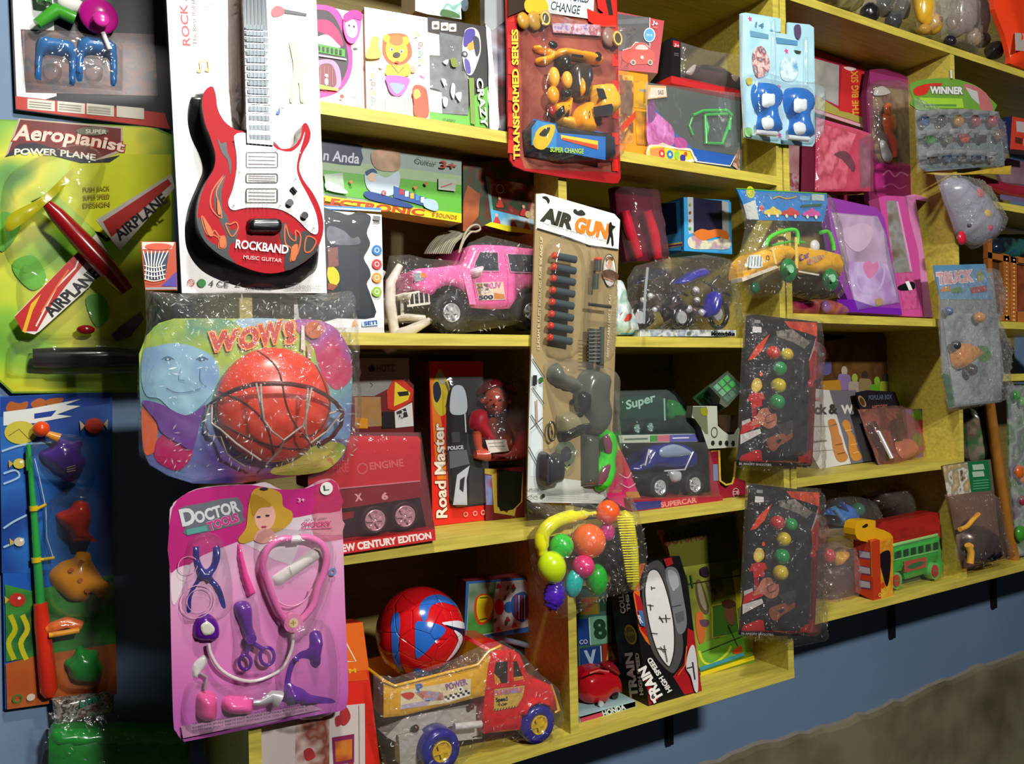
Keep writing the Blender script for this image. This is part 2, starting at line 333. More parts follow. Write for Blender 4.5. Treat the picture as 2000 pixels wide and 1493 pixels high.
def flush():
    for t in THINGS:
        ks = [k for k in t.kids if k.V or k.kids]
        if not ks: continue
        def allv(p): return p.V+[v for k in p.kids for v in allv(k)]
        A = np.array([v for k in ks for v in allv(k)]); org = ((A[:, 0].min()+A[:, 0].max())/2, (A[:, 1].min()+A[:, 1].max())/2, A[:, 2].min())
        if t.kind: org = (0, 0, 0)
        if len(ks) == 1 and not (t.kind is None and ks[0].kids):
            ks[0].name = t.name; o = mesh(ks[0], org, None); o.location = org; setp(o, t)
        else:
            e = bpy.data.objects.new(t.name, None); e.empty_display_size = .02; S.collection.objects.link(e); e.location = org; setp(e, t)
            for k in ks: mesh(k, org, e)
def splane(x):                            # plane facing left (a box's left end)
    p = Plane(1.0); p.O = np.array([x, 0, 0.]); p.U = np.array([0, -1., 0]); p.N = np.array([-1., 0, 0]); return p
def wheel(t, x, y, r, off, tyre, hub, w=.03, hr=.5, kind='star', name='wheel'):
    a = t.part(name); a.disc(x, y, r, tyre, off, 0, [(.3, -w), (.9, -w), (1, -w*.85), (1, -w*.15), (.93, 0), (hr*1.08, .0), (hr, -.004)])
    a.disc(x, y, r*hr, hub, off-.003, 0, [(1, -.002), (1, .002), (.86, .002), (.8, -.001), (.3, .001), (.01, .003)])
    if kind == 'star': a.poly_m(x, y, r*hr*.8, [(math.cos(math.pi*k/5+.3)*(1 if k % 2 else .4), math.sin(math.pi*k/5+.3)*(1 if k % 2 else .4)) for k in range(10)], hub, off+.0012, .003)
    else:
        for k in range(6):
            c, s = math.cos(k*1.047), math.sin(k*1.047); a.poly_m(x, y, r*hr, [(c*.15-s*.12, s*.15+c*.12), (c*.85-s*.09, s*.85+c*.09), (c*.85+s*.09, s*.85-c*.09), (c*.15+s*.12, s*.15-c*.12)], hub, off+.0015, .003)
    return a
CH = m('dcdce0', .22, .45)
# ================================================================ the setting
YF, YB = 1.2, 1.54
zA, zB, zC, zD = [CAMZ+v for v in (.846, .4355, .0865, -.2485)]
zC3, zD3, zE3, zK = [CAMZ+v for v in (.1425, -.2165, -.5225, .4655)]
def zE(x): return CAMZ-.6245
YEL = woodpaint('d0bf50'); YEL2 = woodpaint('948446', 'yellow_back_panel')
def wallmat():
    mt, nt, p = _new('blue_wall_paint'); N = nt.nodes
    tc = N.new('ShaderNodeTexCoord'); no = N.new('ShaderNodeTexNoise'); no.inputs['Scale'].default_value = 2.5; no.inputs['Detail'].default_value = 4
    r = N.new('ShaderNodeValToRGB'); r.color_ramp.elements[0].color = lin('64809f'); r.color_ramp.elements[1].color = lin('7b94b6')
    n2 = N.new('ShaderNodeTexNoise'); n2.inputs['Scale'].default_value = 120
    bu = N.new('ShaderNodeBump'); bu.inputs['Strength'].default_value = .3; bu.inputs['Distance'].default_value = .003
    L(nt, tc.outputs['Object'], no.inputs[0]); L(nt, no.outputs[0], r.inputs[0]); L(nt, r.outputs[0], p.inputs['Base Color']); L(nt, n2.outputs[0], bu.inputs['Height']); L(nt, bu.outputs[0], p.inputs['Normal'])
    p.inputs['Roughness'].default_value = .7; return mt
struct('wall_back', lambda p: p.bb(-1.5, 4.6, 1.56, 1.66, 0, 2.95, wallmat()))
def dado(p):
    mt, nt, q = _new('bare_cement'); N = nt.nodes
    tc = N.new('ShaderNodeTexCoord'); no = N.new('ShaderNodeTexNoise'); no.inputs['Scale'].default_value = 4; no.inputs['Detail'].default_value = 8
    r = N.new('ShaderNodeValToRGB'); r.color_ramp.elements[0].color = lin('5d553f'); r.color_ramp.elements[0].position = .35; r.color_ramp.elements[1].color = lin('8a8468'); r.color_ramp.elements[1].position = .62
    bu = N.new('ShaderNodeBump'); bu.inputs['Strength'].default_value = .6; bu.inputs['Distance'].default_value = .01
    L(nt, tc.outputs['Object'], no.inputs[0]); L(nt, no.outputs[0], r.inputs[0]); L(nt, r.outputs[0], q.inputs['Base Color']); L(nt, no.outputs[0], bu.inputs['Height']); L(nt, bu.outputs[0], q.inputs['Normal']); q.inputs['Roughness'].default_value = .9
    n = 140; xs = [-1.5+6.1*i/n for i in range(n+1)]; e = [.405+random.uniform(-.007, .007)+.008*math.sin(x*5) for x in xs]; V = []
    for x, z in zip(xs, e): V += [(x, 1.545, 0), (x, 1.545, z-.012), (x, 1.552, z), (x, 1.5605, z+.006)]
    p.add(V, [(4*i+k, 4*i+4+k, 4*i+5+k, 4*i+1+k) for i in range(n) for k in range(2)], mt)
    p.add(V, [(4*i+2, 4*i+6, 4*i+7, 4*i+3) for i in range(n)], m('8f8a80', .9))
struct('trim_1', dado)
struct('floor', lambda p: p.bb(-1.5, 4.6, -3, 1.66, -.05, 0, m('2a2824', .8)))
struct('ceiling', lambda p: p.bb(-1.5, 4.6, -3, 1.66, 2.95, 3.0, m('4a4844', .9)))
def cabinet(name, label, x0, x1, zs, z0, z1, divs, tilt=False):
    t = Thing(name, label, 'shelf')
    for i, (za, f, xa, xb) in enumerate(zs):
        p = t.part('shelf_board')
        za0 = f(xa) if f else za; za1 = f(xb) if f else za
        p.box([(xa, YF, za0-.0195), (xb, YF, za1-.0195), (xb, YF, za1), (xa, YF, za0), (xa, YB, za0-.0195), (xb, YB, za1-.0195), (xb, YB, za1), (xa, YB, za0)], YEL)
    for d, za, zb in divs:
        p = t.part('side_panel'); p.bb(d, d+.018, YF+.0008, YB, za, zb, YEL)
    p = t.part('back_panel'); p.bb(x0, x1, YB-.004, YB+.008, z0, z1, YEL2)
    return t
cabinet('wall_shelf', 'yellow wooden shelf unit at left with two bays, holding the pink jeep and dump truck', .278, 1.426,
    [(zB, None, .296, .837), (zB, None, .855, 1.408), (zC, None, .296, .837), (zC, None, .855, 1.408), (zD, None, .296, .837), (zD, None, .855, 1.408), (0, zE, .278, 1.426)],
    zE(1)-.0, zA-.02, [(.278, zE(.28), zA-.0195), (.837, zE(.84), zA-.0195), (1.408, zE(1.41)-.003, zA-.0195)])
cabinet('wall_shelf', 'yellow wooden shelf unit at right, holding the pink doll boxes and the chess box', 1.431, 3.0,
    [(zC3, None, 1.449, 2.072), (zD3, None, 1.449, 2.072), (zE3, None, 1.431, 2.9), (zC3, None, 2.09, 2.9), (zK, None, 2.09, 2.9), (CAMZ-.0, None, 2.09, 2.9)],
    zE3, zA-.02, [(1.431, zE3, zA-.0195), (2.072, zE3, zA-.0195)])
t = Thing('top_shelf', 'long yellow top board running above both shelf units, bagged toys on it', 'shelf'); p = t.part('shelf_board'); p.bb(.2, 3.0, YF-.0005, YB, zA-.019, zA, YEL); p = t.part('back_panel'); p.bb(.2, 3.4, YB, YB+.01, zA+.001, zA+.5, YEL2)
def brk(x, xz, label):
    t = Thing('shelf_bracket', label, 'bracket', 'black steel brackets under the shelves'); p = t.part('b'); B = m('141416', .5, .3)
    zt = xz; p.bb(x-.009, x+.009, 1.546, 1.56, zt-.26, zt-.0005, B); p.bb(x-.009, x+.009, 1.30, 1.56, zt-.012, zt-.0005, B)
    p.box([(x-.006, 1.40, zt-.012), (x+.006, 1.40, zt-.012), (x+.006, 1.42, zt-.012), (x-.006, 1.42, zt-.012), (x-.006, 1.55, zt-.13), (x+.006, 1.55, zt-.13), (x+.006, 1.55, zt-.11), (x-.006, 1.55, zt-.11)], B)
brk(1.49-.11, zE(1.38)-.0195, 'black steel bracket under the right end of the left shelf unit')
brk(2.29, zE3-.0195, 'black steel bracket under the right shelf unit, near the green bus box')
brk(2.86, zE3-.0195, 'black steel bracket under the far right end of the shelves')
brk(.7, zE(.7)-.0195, 'black steel bracket under the dump truck bay')
# ================================================================ hanging packs, left side
# ---- guitar on white card
K('a4')
t = Thing('toy_guitar_pack', 'red flame toy guitar on a tall white card at upper left, marked ROCKBAND', 'toy pack', Y=1.188)
c = t.part('backing_card'); c.slab([(55, -160), (785, -160), (842, 1425), (138, 1425)], 'f4f3f0', .004)
c.text('ROCK A', 178, 222, 158, -45, 36, 'd8404a', .02, slant=.15); c.text('The Best IONA', 212, 218, 202, -15, 20, '8a7a7a'); c.text('22', 255, 55, 300, 30, 22, 'bfb9b4')
c.flat(smooth([(572, 50), (600, 28), (632, 40), (640, 60), (612, 78), (580, 80)]), 'd8606a'); c.flat([(636, 44), (745, 66), (742, 78), (636, 64)], '55595f'); c.text('GUITAR', 690, 112, 745, 122, 12, 'b8b8b8')
for x, y in ((222, 345), (262, 340)): c.flat(ell(x, y, 12, 9), 'e0b070')
c.line([(228, 340), (224, 300), (262, 292), (270, 335)], 7, 'e0b070'); c.flat(ell(605, 548, 10, 8), '3a64b8'); c.line([(612, 545), (612, 520), (632, 530)], 5, '3a64b8')
c.flat(smooth([(660, 200), (700, 230), (735, 320), (720, 420), (735, 490), (715, 490), (705, 400), (680, 490), (662, 480), (680, 330)]), 'f3ecae')
c.circ(182, 1374, 17, 'c04040', w=.2); c.line([(170, 1362), (194, 1386)], 4, 'c04040'); c.circ(234, 1376, 20, '2c8a38')
c.text('4 CE', 268, 1392, 365, 1396, 30, '55555a'); c.text('2', 395, 1392, 425, 1393, 26, '55555a'); c.text('MADE IN CHINA', 450, 1408, 578, 1410, 12, '55555a')
for i, w in enumerate((720, 815, 820)): c.text('CONFORMS TO SAFETY RULES '[:10+i*6], 640, 1382+i*14, w, 1383+i*14, 9, '66666c')
b = t.part('guitar_body', label='black sided guitar body with red flame face')
b.rel(smooth([(240, 425), (185, 470), (165, 560), (180, 660), (225, 760), (238, 830), (212, 900), (168, 1010), (152, 1120), (168, 1225), (235, 1315), (350, 1372), (500, 1408), (650, 1400), (745, 1350), (800, 1270), (780, 1000), (600, 700), (440, 640), (330, 590)]), pl('1c1b1e'), .022, .02, off=.0005)
face = [(285, 420), (250, 440), (236, 500), (248, 590), (275, 665), (300, 750), (292, 820), (255, 885), (225, 965), (213, 1050), (225, 1130), (262, 1190), (330, 1245), (430, 1295), (540, 1328), (640, 1318), (740, 1270), (800, 1200), (826, 1110), (812, 1020), (775, 940), (728, 875), (706, 815), (722, 750), (756, 690), (762, 640), (742, 598), (722, 612), (716, 660), (680, 712), (625, 724), (588, 700), (560, 690), (470, 680), (440, 640), (395, 628), (345, 590), (312, 530), (302, 460)]
GR = m('b01624', .4).copy(); GR.node_tree.nodes['Principled BSDF'].inputs['Specular IOR Level'].default_value = .07
b.slab(smooth(face, 3), GR, .036, .038, side=pl('1c1b1e'))
FL = 'c2561f'; DK = '20302e'
b.flat(smooth([(214, 1060), (240, 1080), (250, 1150), (300, 1190), (345, 1200), (352, 1140), (330, 1090), (300, 1020), (295, 940), (320, 880), (350, 850), (330, 930), (335, 1010), (362, 1060), (375, 1120), (410, 1110), (400, 1170), (372, 1190), (366, 1240), (400, 1280), (330, 1245), (262, 1190), (225, 1130)], 3), DK)
b.flat(smooth([(310, 670), (330, 700), (352, 690), (360, 740), (378, 790), (372, 850), (360, 780), (330, 740)], 3), DK)
b.flat(smooth([(640, 1080), (665, 1130), (700, 1150), (740, 1120), (800, 1200), (740, 1268), (640, 1316), (640, 1220), (620, 1180), (615, 1110)], 3), '1c1a1a')
for q in ([(235, 1050), (262, 1090), (275, 1150), (295, 1120), (320, 1150), (345, 1150), (350, 1200), (318, 1205), (318, 1160), (285, 1140), (262, 1140), (240, 1090)], [(345, 850), (285, 930), (280, 1010), (330, 1060), (318, 990), (305, 930)], [(350, 1090), (380, 1150), (410, 1110), (400, 1080), (372, 1090)],
          [(640, 1090), (660, 1150), (690, 1170), (690, 1120), (715, 1150), (700, 1230), (665, 1270), (670, 1210), (640, 1180)], [(745, 1150), (790, 1170), (765, 1220), (735, 1220)]): b.line(smooth(q, 4), 7, FL, closed=True)
for q in ([(240, 1060), (275, 1100), (290, 1145), (265, 1140)], [(325, 1150), (348, 1160), (345, 1200), (322, 1200)], [(672, 1200), (702, 1190), (690, 1262), (668, 1262)], [(310, 960), (332, 1030), (312, 1040)]): b.flat(smooth(q, 3), 'c8661f')
b.text('ROCKBAND', 398, 1205, 652, 1234, 40, 'f2eeee', .03); b.text('MUSIC GUITAR', 436, 1258, 622, 1276, 18, 'e8c0c0', .01)
g = t.part('pickguard'); g.base = .0385
g.slab(smooth([(448, 648), (392, 660), (402, 740), (404, 820), (385, 920), (362, 985), (385, 1022), (450, 1010), (560, 1010), (625, 1022), (690, 1060), (750, 1120), (785, 1140), (800, 1118), (790, 1040), (750, 950), (712, 880), (695, 815), (710, 740), (728, 680), (735, 640), (712, 700), (665, 738), (600, 725), (570, 705), (470, 700)], 3), pl('f3f2f0'), .001, .0396)
for y0, y1 in ((742, 815), (845, 888), (918, 985)):
    g.line(rrect(450, y0, 602, y1, 8), 6, '3a3538', closed=True)
    for k in range(3): g.line([(460, y0+(y1-y0)*(k+1)/4), (592, y0+(y1-y0)*(k+1)/4+3)], 5, '6a6064')
for x, y in ((395, 682), (418, 838), (390, 1000), (712, 742), (690, 872), (600, 728), (778, 1110), (615, 1000)): g.circ(x, y, 5, '8a8a8a')
for x, y in ((664, 984), (736, 1046)): g.disc(x, y, 17, pl('141416'), .046, .006)
g.tube([(670, 912), (692, 938)], 11, pl('141416'), .043)
n = t.part('neck'); n.slab([(430, -150), (540, -150), (583, 706), (455, 695)], pl('3d4a55'), .03, .044, side=pl('5a4a48'))
for i in range(15):
    y = 690-i*48+i*i*.7; u = (700-y)/850; x0 = 455-25*u; x1 = 583-43*u
    n.line([(x0+2, y-6), (x1-2, y-2)], 4, m('b8c4cc', .3, .3)); n.flat([(x0+12, y-13), (x1-14, y-9), (x1-15, y-34), (x0+11, y-36)], '8494a0' if i % 2 else '76868f')  # frets, and paler blocks between them: glare painted on the neck
for i in range(6):
    u = .1+.16*i; n.line([(455+128*u, 1010), (430+110*u, -150)], 1.6, '8a98a4')
s_ = t.part('bridge'); s_.base = .039; s_.rel(rrect(450, 1062, 622, 1138, 30), pl('16161a'), .014, .006, off=.0392)
h = t.part('blister'); h.rel([(360, -150), (445, -150), (460, 420), (455, 640), (420, 640), (380, 560), (368, 420)], clear('blister', 'c8b4ac', .06, .3, 20, .25), .03, .012, off=.001, res=.006)
# ---- magnet/toy card, top left, on the wall
K('a1')
t = Thing('tea_set_card', 'white toy card at top left corner with blue trays and magenta cup', 'toy pack', Y=1.548)
c = t.part('backing_card'); c.slab([(50, -300), (930, -300), (1010, 760), (90, 640)], '1c1a24', .004)
c.flat([(62, -290), (300, -290), (330, 560), (100, 630)], 'eef0ee'); c.flat([(120, 170), (900, 200), (920, 560), (150, 540)], busy(['151a2c', '3a1a2a', '5a2a1c', '222a3a', '66402a'], 30, 'n')); c.flat([(90, 560), (960, 660), (990, 752), (94, 636)], 'b83228')
for x in (160, 335, 505, 680): c.flat([(x, 575+(x-160)*.08), (x+160, 590+(x-160)*.08), (x+160, 650+(x-160)*.09), (x, 635+(x-160)*.09)], 'd8d4c8')
for x in (160, 335, 505):
    for k in range(3): c.line([(x+10, 592+k*14+(x-160)*.08), (x+140, 604+k*14+(x-160)*.08)], 3, '8a8478')
b = t.part('toy_tray', label='pair of blue plastic trays')
for x in (205, 445):
    b.rel(smooth([(x, 300), (x+10, 235), (x+60, 215), (x+200, 245), (x+235, 280), (x+235, 480), (x+200, 490), (x+195, 360), (x+150, 330), (x+60, 325), (x+40, 370), (x+35, 470), (x, 460)], 3), pl('2668a8'), .02, .012, th=.004)
    b.rel(smooth([(x+50, 380), (x+150, 390), (x+140, 470), (x+60, 465)]), BLI(), .014, .01)
g = t.part('toy_cup', label='magenta cup toy with a white stick'); g.ball(575, 95, 105, pl('c01a8c'), .02, (1, 1, .4)); g.ball(590, 110, 45, pl('d030a0'), .045, (1, 1, .4)); g.tube([(600, 190), (640, 290)], 14, pl('e8e4dc'), .025)
g = t.part('toy_whistle', label='green toy'); g.tube([(215, 140), (330, 60), (440, 110)], [30, 45, 38], pl('3f9a2c'), .02); g.ball(420, 30, 75, pl('e4e0dc'), .01, (1, .6, .5)); g.tube([(250, -80), (260, 20)], 40, pl('3a7a34'), .02)
f = t.part('blister'); f.rel([(130, 180), (640, 210), (720, 280), (720, 520), (140, 470)], BLI(), .025, .02, off=.006, noise=.002, ns=160, res=.006)
# ---- aeroplane card
t = Thing('toy_plane_card', 'green card with red AIRPLANE launcher toy, hanging at far left', 'toy pack', Y=1.548)
K('a1'); c = t.part('backing_card'); c.slab([(-120, 690), (900, 740), (1010, 790), (1010, 2290), (70, 2295), (-30, 2200)], m('6f9c22'), .004)
c.flat([(-110, 700), (880, 745), (1000, 800), (1000, 2280), (75, 2285), (-25, 2190)], busy(['4e8a20', '7ab424', 'b4c81e', 'd8d420', '5a9a2a', '1e4a1c'], 5, 'n'))
c.flat([(430, 900), (1000, 900), (1000, 1450), (560, 1350), (340, 1150)], 'c4cc1c')
c.flat([(30, 915), (110, 690), (715, 740), (720, 880), (560, 945), (330, 880), (130, 860)], 'b8a898'); c.flat([(45, 905), (118, 698), (705, 750), (705, 870), (555, 930), (340, 868), (130, 850)], '6a1f1c')
c.text('Aeroplanist', 72, 845, 712, 905, 118, 'e8d0c0', .03, arc=18, slant=.15, h2=78, outline='a01c1c', ow=.05)
c.flat([(28, 915), (110, 840), (200, 832), (330, 868), (560, 935), (700, 905), (640, 945), (470, 950), (300, 905), (190, 880)], '1c1e2e'); c.text('POWER PLANE', 85, 905, 555, 938, 36, 'e8e4d8', .03, arc=14)
c.flat(ell(540, 765, 95, 26), '6a6a5a'); c.text('SUPER', 500, 778, 620, 782, 24, 'd8d4c4', .02)
for i, w in enumerate(('PUSH BACK', 'SUPER SPEED', 'DESIGN')): c.text(w, 485, 1120+i*46, 640, 1110+i*46, 26, '8a7a1c', .02)
K('a2'); 
for q in ([(80, 180), (200, 150), (270, 280), (190, 350), (90, 260)], [(0, -100), (120, -60), (80, 60), (0, 120)], [(500, 400), (600, 380), (640, 500), (560, 560)]): c.flat(smooth(q), '5fae2c')
w = t.part('wing', label='white wing with red stripes')
w.slab([(85, 500), (430, 150), (560, 20), (640, 150), (520, 330), (230, 590), (200, 608), (130, 590)], pl('e6e2dc'), .004, .03, side=pl('8a1c1c'))
w.flat([(85, 505), (430, 150), (500, 100), (520, 160), (380, 330), (300, 440), (215, 590), (130, 590)], 'b8201c')
w.flat([(130, 590), (180, 430), (240, 370), (190, 470), (150, 600)], 'e0b020'); w.line([(460, 170), (440, 220), (330, 330), (210, 560)], 10, 'e6ded6'); w.line([(400, 230), (330, 330), (240, 480)], 9, 'e8702a')
w.text('AIRPLANE', 305, 505, 585, 262, 66, '14141a', .03, slant=-.25)
w2 = t.part('wing', label='far wing with shade in its colours'); w2.slab([(560, -60), (1000, -330), (1020, -250), (700, 120)], pl('b8b0aa'), .004, .03, side=pl('8a1c1c')); w2.flat([(600, -50), (980, -300), (1000, -270), (650, 40)], 'a02420'); w2.text('AIRPLANE', 700, 60, 980, -170, 60, '14141a', .03)  # duller copies of the near wing's colours, shade painted in
f = t.part('fuselage'); K('a1'); f.tube([(250, 1160), (330, 1250), (470, 1400), (620, 1560), (740, 1700)], [22, 46, 58, 62, 40], pl('8c1016'), .045, 10); f.tube([(200, 1200), (260, 1165)], [30, 24], pl('2c3a28'), .045)
f.line([(560, 1345), (620, 1400), (760, 1340)], 22, 'b02a22')
p_ = t.part('propeller', label='yellow green propeller'); p_.rel(smooth([(30, 1330), (60, 1250), (240, 1150), (400, 1000), (430, 990), (410, 1050), (280, 1180), (80, 1340)]), pl('a8a41c'), .006, .01, off=.055); 
K('a2'); l = t.part('launcher', label='black launcher handle')
l.tube([(190, 745), (300, 745), (620, 740), (900, 745)], [55, 62, 62, 40], pl('101012'), .02, 12); l.ball(500, 580, 40, pl('8a1018'), .02, (1.2, .7, .8)); l.slab([(650, 610), (700, 560), (820, 470), (840, 520), (760, 620), (680, 650)], pl('50202c'), .004, .02)
b = t.part('blister'); b.rel(smooth([(10, -60), (60, -330), (420, -500), (620, -380), (420, 60), (200, 240), (60, 180)]), BLI(), .03, .03, off=.004, res=.01, noise=.002, ns=60); b.rel(smooth([(120, 640), (620, 620), (900, 660), (920, 830), (140, 850), (40, 760)]), BLI(), .04, .02, off=.004, res=.01)
b.rel(smooth([(140, 200), (300, 260), (440, 300), (560, 440), (600, 600), (200, 620), (100, 400)]), BLI(), .012, .02, off=.004, res=.01)
# ---- fishing card
t = Thing('fishing_toy_card', 'blue fishing game card with green rod and four fish, lower far left', 'toy pack', Y=1.548)
K('a2'); c = t.part('backing_card'); c.slab([(-2, 970), (655, 940), (655, 2710), (30, 2795)], m('1f58b0'), .004)
c.flat([(0, 1090), (640, 1000), (650, 2000), (10, 2000)], busy(['1c50a8', '2468b8', '184494', '163a86'], 6, 'n')); c.flat([(5, 975), (640, 945), (640, 1010), (5, 1090)], '1c3c90')
for q in ([(35, 1040), (60, 1000), (110, 1010), (160, 1000), (150, 1040), (60, 1060)], [(180, 1010), (230, 980), (270, 1000), (250, 1040), (200, 1040)], [(270, 990), (370, 980), (330, 1030), (290, 1040)]): c.flat(smooth(q), 'a85a24')
c.flat([(20, 1060), (180, 1040), (470, 985), (380, 1020), (470, 1025), (330, 1075), (420, 1085), (200, 1125), (20, 1140)], 'd8dcd8'); c.flat([(200, 1070), (330, 1050), (300, 1085), (200, 1100)], '1c3c90')
c.flat(ell(120, 1180, 95, 68), 'c4b840'); c.line([(50, 1200), (110, 1160), (170, 1220)], 5, '7a6a20')
for q in ([(10, 1290), (140, 1250), (300, 1240)], [(20, 1420), (90, 1400), (110, 1440), (20, 1480)], [(20, 1740), (80, 1700), (160, 1660)], [(20, 1850), (140, 1800)]): c.line(smooth(q, 4, False), 12, '9ac0e0')
K('a3'); c.flat([(25, 610), (150, 640), (560, 560), (570, 900), (30, 990)], busy(['2c6c34', '3f8a34', '1c4c30', '8a9a24'], 12, 'n')); c.flat([(28, 1000), (180, 960), (570, 900), (575, 1150), (35, 1225)], busy(['a8481c', 'b8602c', '8a3018'], 10, 'n'))
for x, q in ((50, 'b4b420'), (110, 'c4bc24')): c.line(smooth([(x, 760), (x+25, 830), (x-8, 900), (x+20, 980)], 4, False), 26, q)
for x, y, r, q in ((85, 685, 40, 'b83024'), (95, 400, 26, 'c8b8a0'), (95, 15, 30, 'c8b840')): c.flat(ell(x, y, r, r*.85), q); c.flat([(x-r, y), (x-r-22, y-18), (x-r-20, y+20)], 'c8a030'); c.circ(x+10, y-8, 7, 'eee')
K('a2'); c.flat(ell(550, 1140, 55, 45), 'a8301c'); c.flat([(495, 1140), (465, 1110), (470, 1170)], 'c8b090'); c.flat([(605, 1130), (630, 1100), (628, 1165)], 'c8b090')
K('a3'); c.circ(85, 1172, 22, '3a7a30', w=.35); c.circ(152, 1165, 18, 'd8c8b0')
r = t.part('fishing_rod', label='green rod with yellow rings and red handle'); K('a2'); r.tube([(165, 1280), (172, 1400)], [14, 18], pl('2f9a44'), .012)
K('a3'); r.tube([(140, -80), (150, 40), (172, 330), (198, 700)], [10, 12, 17, 22], pl('2f9a44'), .014, 10); r.tube([(198, 700), (210, 820), (240, 1130), (242, 1160)], [30, 36, 40, 24], pl('d8301c'), .016, 12)
for x, y, w_ in ((165, 235, 20), (178, 488, 22), (198, 715, 30)): r.tube([(x, y-12), (x+2, y+12)], w_, pl('d8b420'), .016, 12)
r.tube([(180, 240), (228, 215)], 8, pl('d8b420'), .018); r.tube([(185, 490), (268, 478)], 8, pl('d8b420'), .018); r.tube([(225, 830), (330, 795), (400, 815)], [26, 30, 26], pl('e8702a'), .02); r.tube([(240, 860), (390, 835)], 14, pl('f0a020'), .03)
K('a2'); r.ball(240, 1160, 46, pl('e04a1c'), .02); r.tube([(270, 1185), (345, 1215)], [18, 30], pl('e0902c'), .02)
K('a3'); r.tube([(170, -10), (195, 90), (225, 230), (230, 380), (262, 478)], 2, m('d8dcdc', .3), .012, 5)
K('a2'); f = t.part('toy_fish', label='purple fish'); f.rel(smooth([(225, 1310), (290, 1260), (330, 1210), (420, 1230), (480, 1230), (470, 1290), (500, 1340), (470, 1420), (400, 1470), (300, 1400)]), pl('46208a'), .03, .03)
for k in range(3): f.line([(390, 1385+k*12), (440, 1372+k*14)], 5, 'b0a080', off=.03)
K('a3'); f = t.part('toy_fish', label='red fish'); f.rel(smooth([(275, 265), (340, 235), (370, 200), (430, 205), (450, 280), (440, 350), (475, 400), (420, 395), (355, 400), (330, 350), (290, 310)]), pl('c82c14'), .026, .02)
f = t.part('toy_fish', label='orange fish with spots'); f.rel(smooth([(242, 555), (300, 500), (360, 480), (380, 445), (440, 455), (455, 500), (500, 570), (535, 610), (500, 690), (450, 650), (430, 690), (350, 690), (290, 650), (252, 610)]), pl('d88a14'), .03, .025)
for x, y in ((350, 540), (395, 590), (400, 500), (430, 640)): f.circ(x, y, 12, 'b0601c', off=.0325)
f = t.part('toy_fish', label='green fish'); f.rel(smooth([(305, 985), (350, 960), (385, 905), (430, 925), (480, 930), (490, 970), (510, 1020), (480, 1080), (400, 1090), (340, 1070), (325, 1020)]), pl('0f8a2c'), .03, .02)
b = t.part('blister'); b.rel(smooth([(215, 780), (400, 740), (440, 820), (520, 880), (530, 1080), (300, 1100)]), BLI(), .034, .02, off=.003, res=.008, noise=.001, ns=90)
K('a2'); b.rel(smooth([(190, 1240), (430, 1190), (560, 1300), (520, 1480), (200, 1420)]), BLI(), .036, .02, off=.003, res=.008, noise=.0015, ns=90)
K('a3'); b.rel(smooth([(240, 200), (520, 180), (560, 700), (240, 720)]), BLI(), .036, .02, off=.003, res=.009, noise=.001, ns=90)
# ---- green box and foil pack, bottom left
K('a3'); t = Thing('foil_snack_pack', 'small silver foil pack above the green plastic box at bottom left', 'pack', Y=1.53)
c = t.part('p'); c.rel([(255, 1170), (550, 1135), (560, 1240), (270, 1310)], busy(['d8d4cc', '6a3a2c', 'b8b4ac', '3a2c24', 'e8e4e0'], 60, 'n', .2, .3), .01, .01, th=.004, noise=.002, ns=120); c.text('Livia', 395, 1215, 490, 1180, 34, '3a9a84', .03, off=.014, slant=.3)
t = Thing('green_plastic_case', 'plain green plastic case hanging at the bottom left under the fishing card', 'case', Y=1.5)
c = t.part('case_body'); c.rel(rrect(240, 1330, 930, 1700, 40), pl('0f8a2a'), .012, .012, th=.03); c = t.part('case_lid'); c.rel(rrect(250, 1318, 925, 1400, 30), pl('12a032'), .016, .01, th=.03)
c = t.part('bag'); c.bag([(225, 1240), (560, 1220), (620, 1330), (945, 1340), (960, 1700), (180, 1700)], .02, clear('dim', 'ffffff', .12, .5, 60, .02), off=.02)
# ---- small basketball hoop card
K('a2'); t = Thing('mini_hoop_card', 'small card with a white basketball net picture, left of the guitar card', 'toy pack', Y=1.19)
c = t.part('backing_card'); c.slab([(820, 65), (1025, 68), (1035, 350), (848, 352)], 'b84424', .003); c.flat([(828, 68), (1018, 70), (1000, 110), (830, 110)], 'e8d8c8'); c.flat([(835, 135), (985, 130), (960, 290), (850, 290)], '1c3450'); c.flat([(940, 325), (1030, 240), (1032, 330)], '4a3a9a'); c.flat(ell(925, 95, 80, 20), 'd8502c')
for k in range(7): c.line([(835+k*24, 120), (855+k*14, 200), (848+k*18, 285)], 7, 'e4e4e4')
for k in range(4): c.line(smooth([(842, 205+k*26), (900, 218+k*26), (965, 203+k*26)], 4, False), 6, 'dcdcdc')
c.line([(848, 340), (1030, 338)], 14, m('d8d8d8', .15, .6))
# ---- basketball set
K('a5'); t = Thing('basketball_hoop_pack', 'bagged basketball and hoop on a rainbow card marked WOW, below the guitar', 'toy pack', Y=1.185)
c = t.part('backing_card'); out = [(300, 240), (200, 270), (120, 350), (72, 470), (75, 700), (88, 900), (98, 1100), (140, 1190), (260, 1260), (420, 1310), (700, 1310), (1100, 1260), (1290, 1225), (1390, 1150), (1440, 1000), (1455, 640), (1430, 430), (1350, 300), (1240, 250), (900, 240), (600, 240)]
c.slab(out, '9a8a90', .004)
c.flat(out, grad(['8a1c5c', 'a0246c', 'c0562c', '4a2c8a', '6a8ab4', '6aa4a0', '9ab43a'], -.13, .155, 2, .22))
c.flat(smooth([(150, 320), (240, 262), (420, 245), (640, 245), (700, 300), (660, 420), (560, 470), (440, 440), (300, 400), (180, 430)]), busy(['6a9a34', '9ab434', '4a8a6a', 'b4b840'], 12, 'n'))
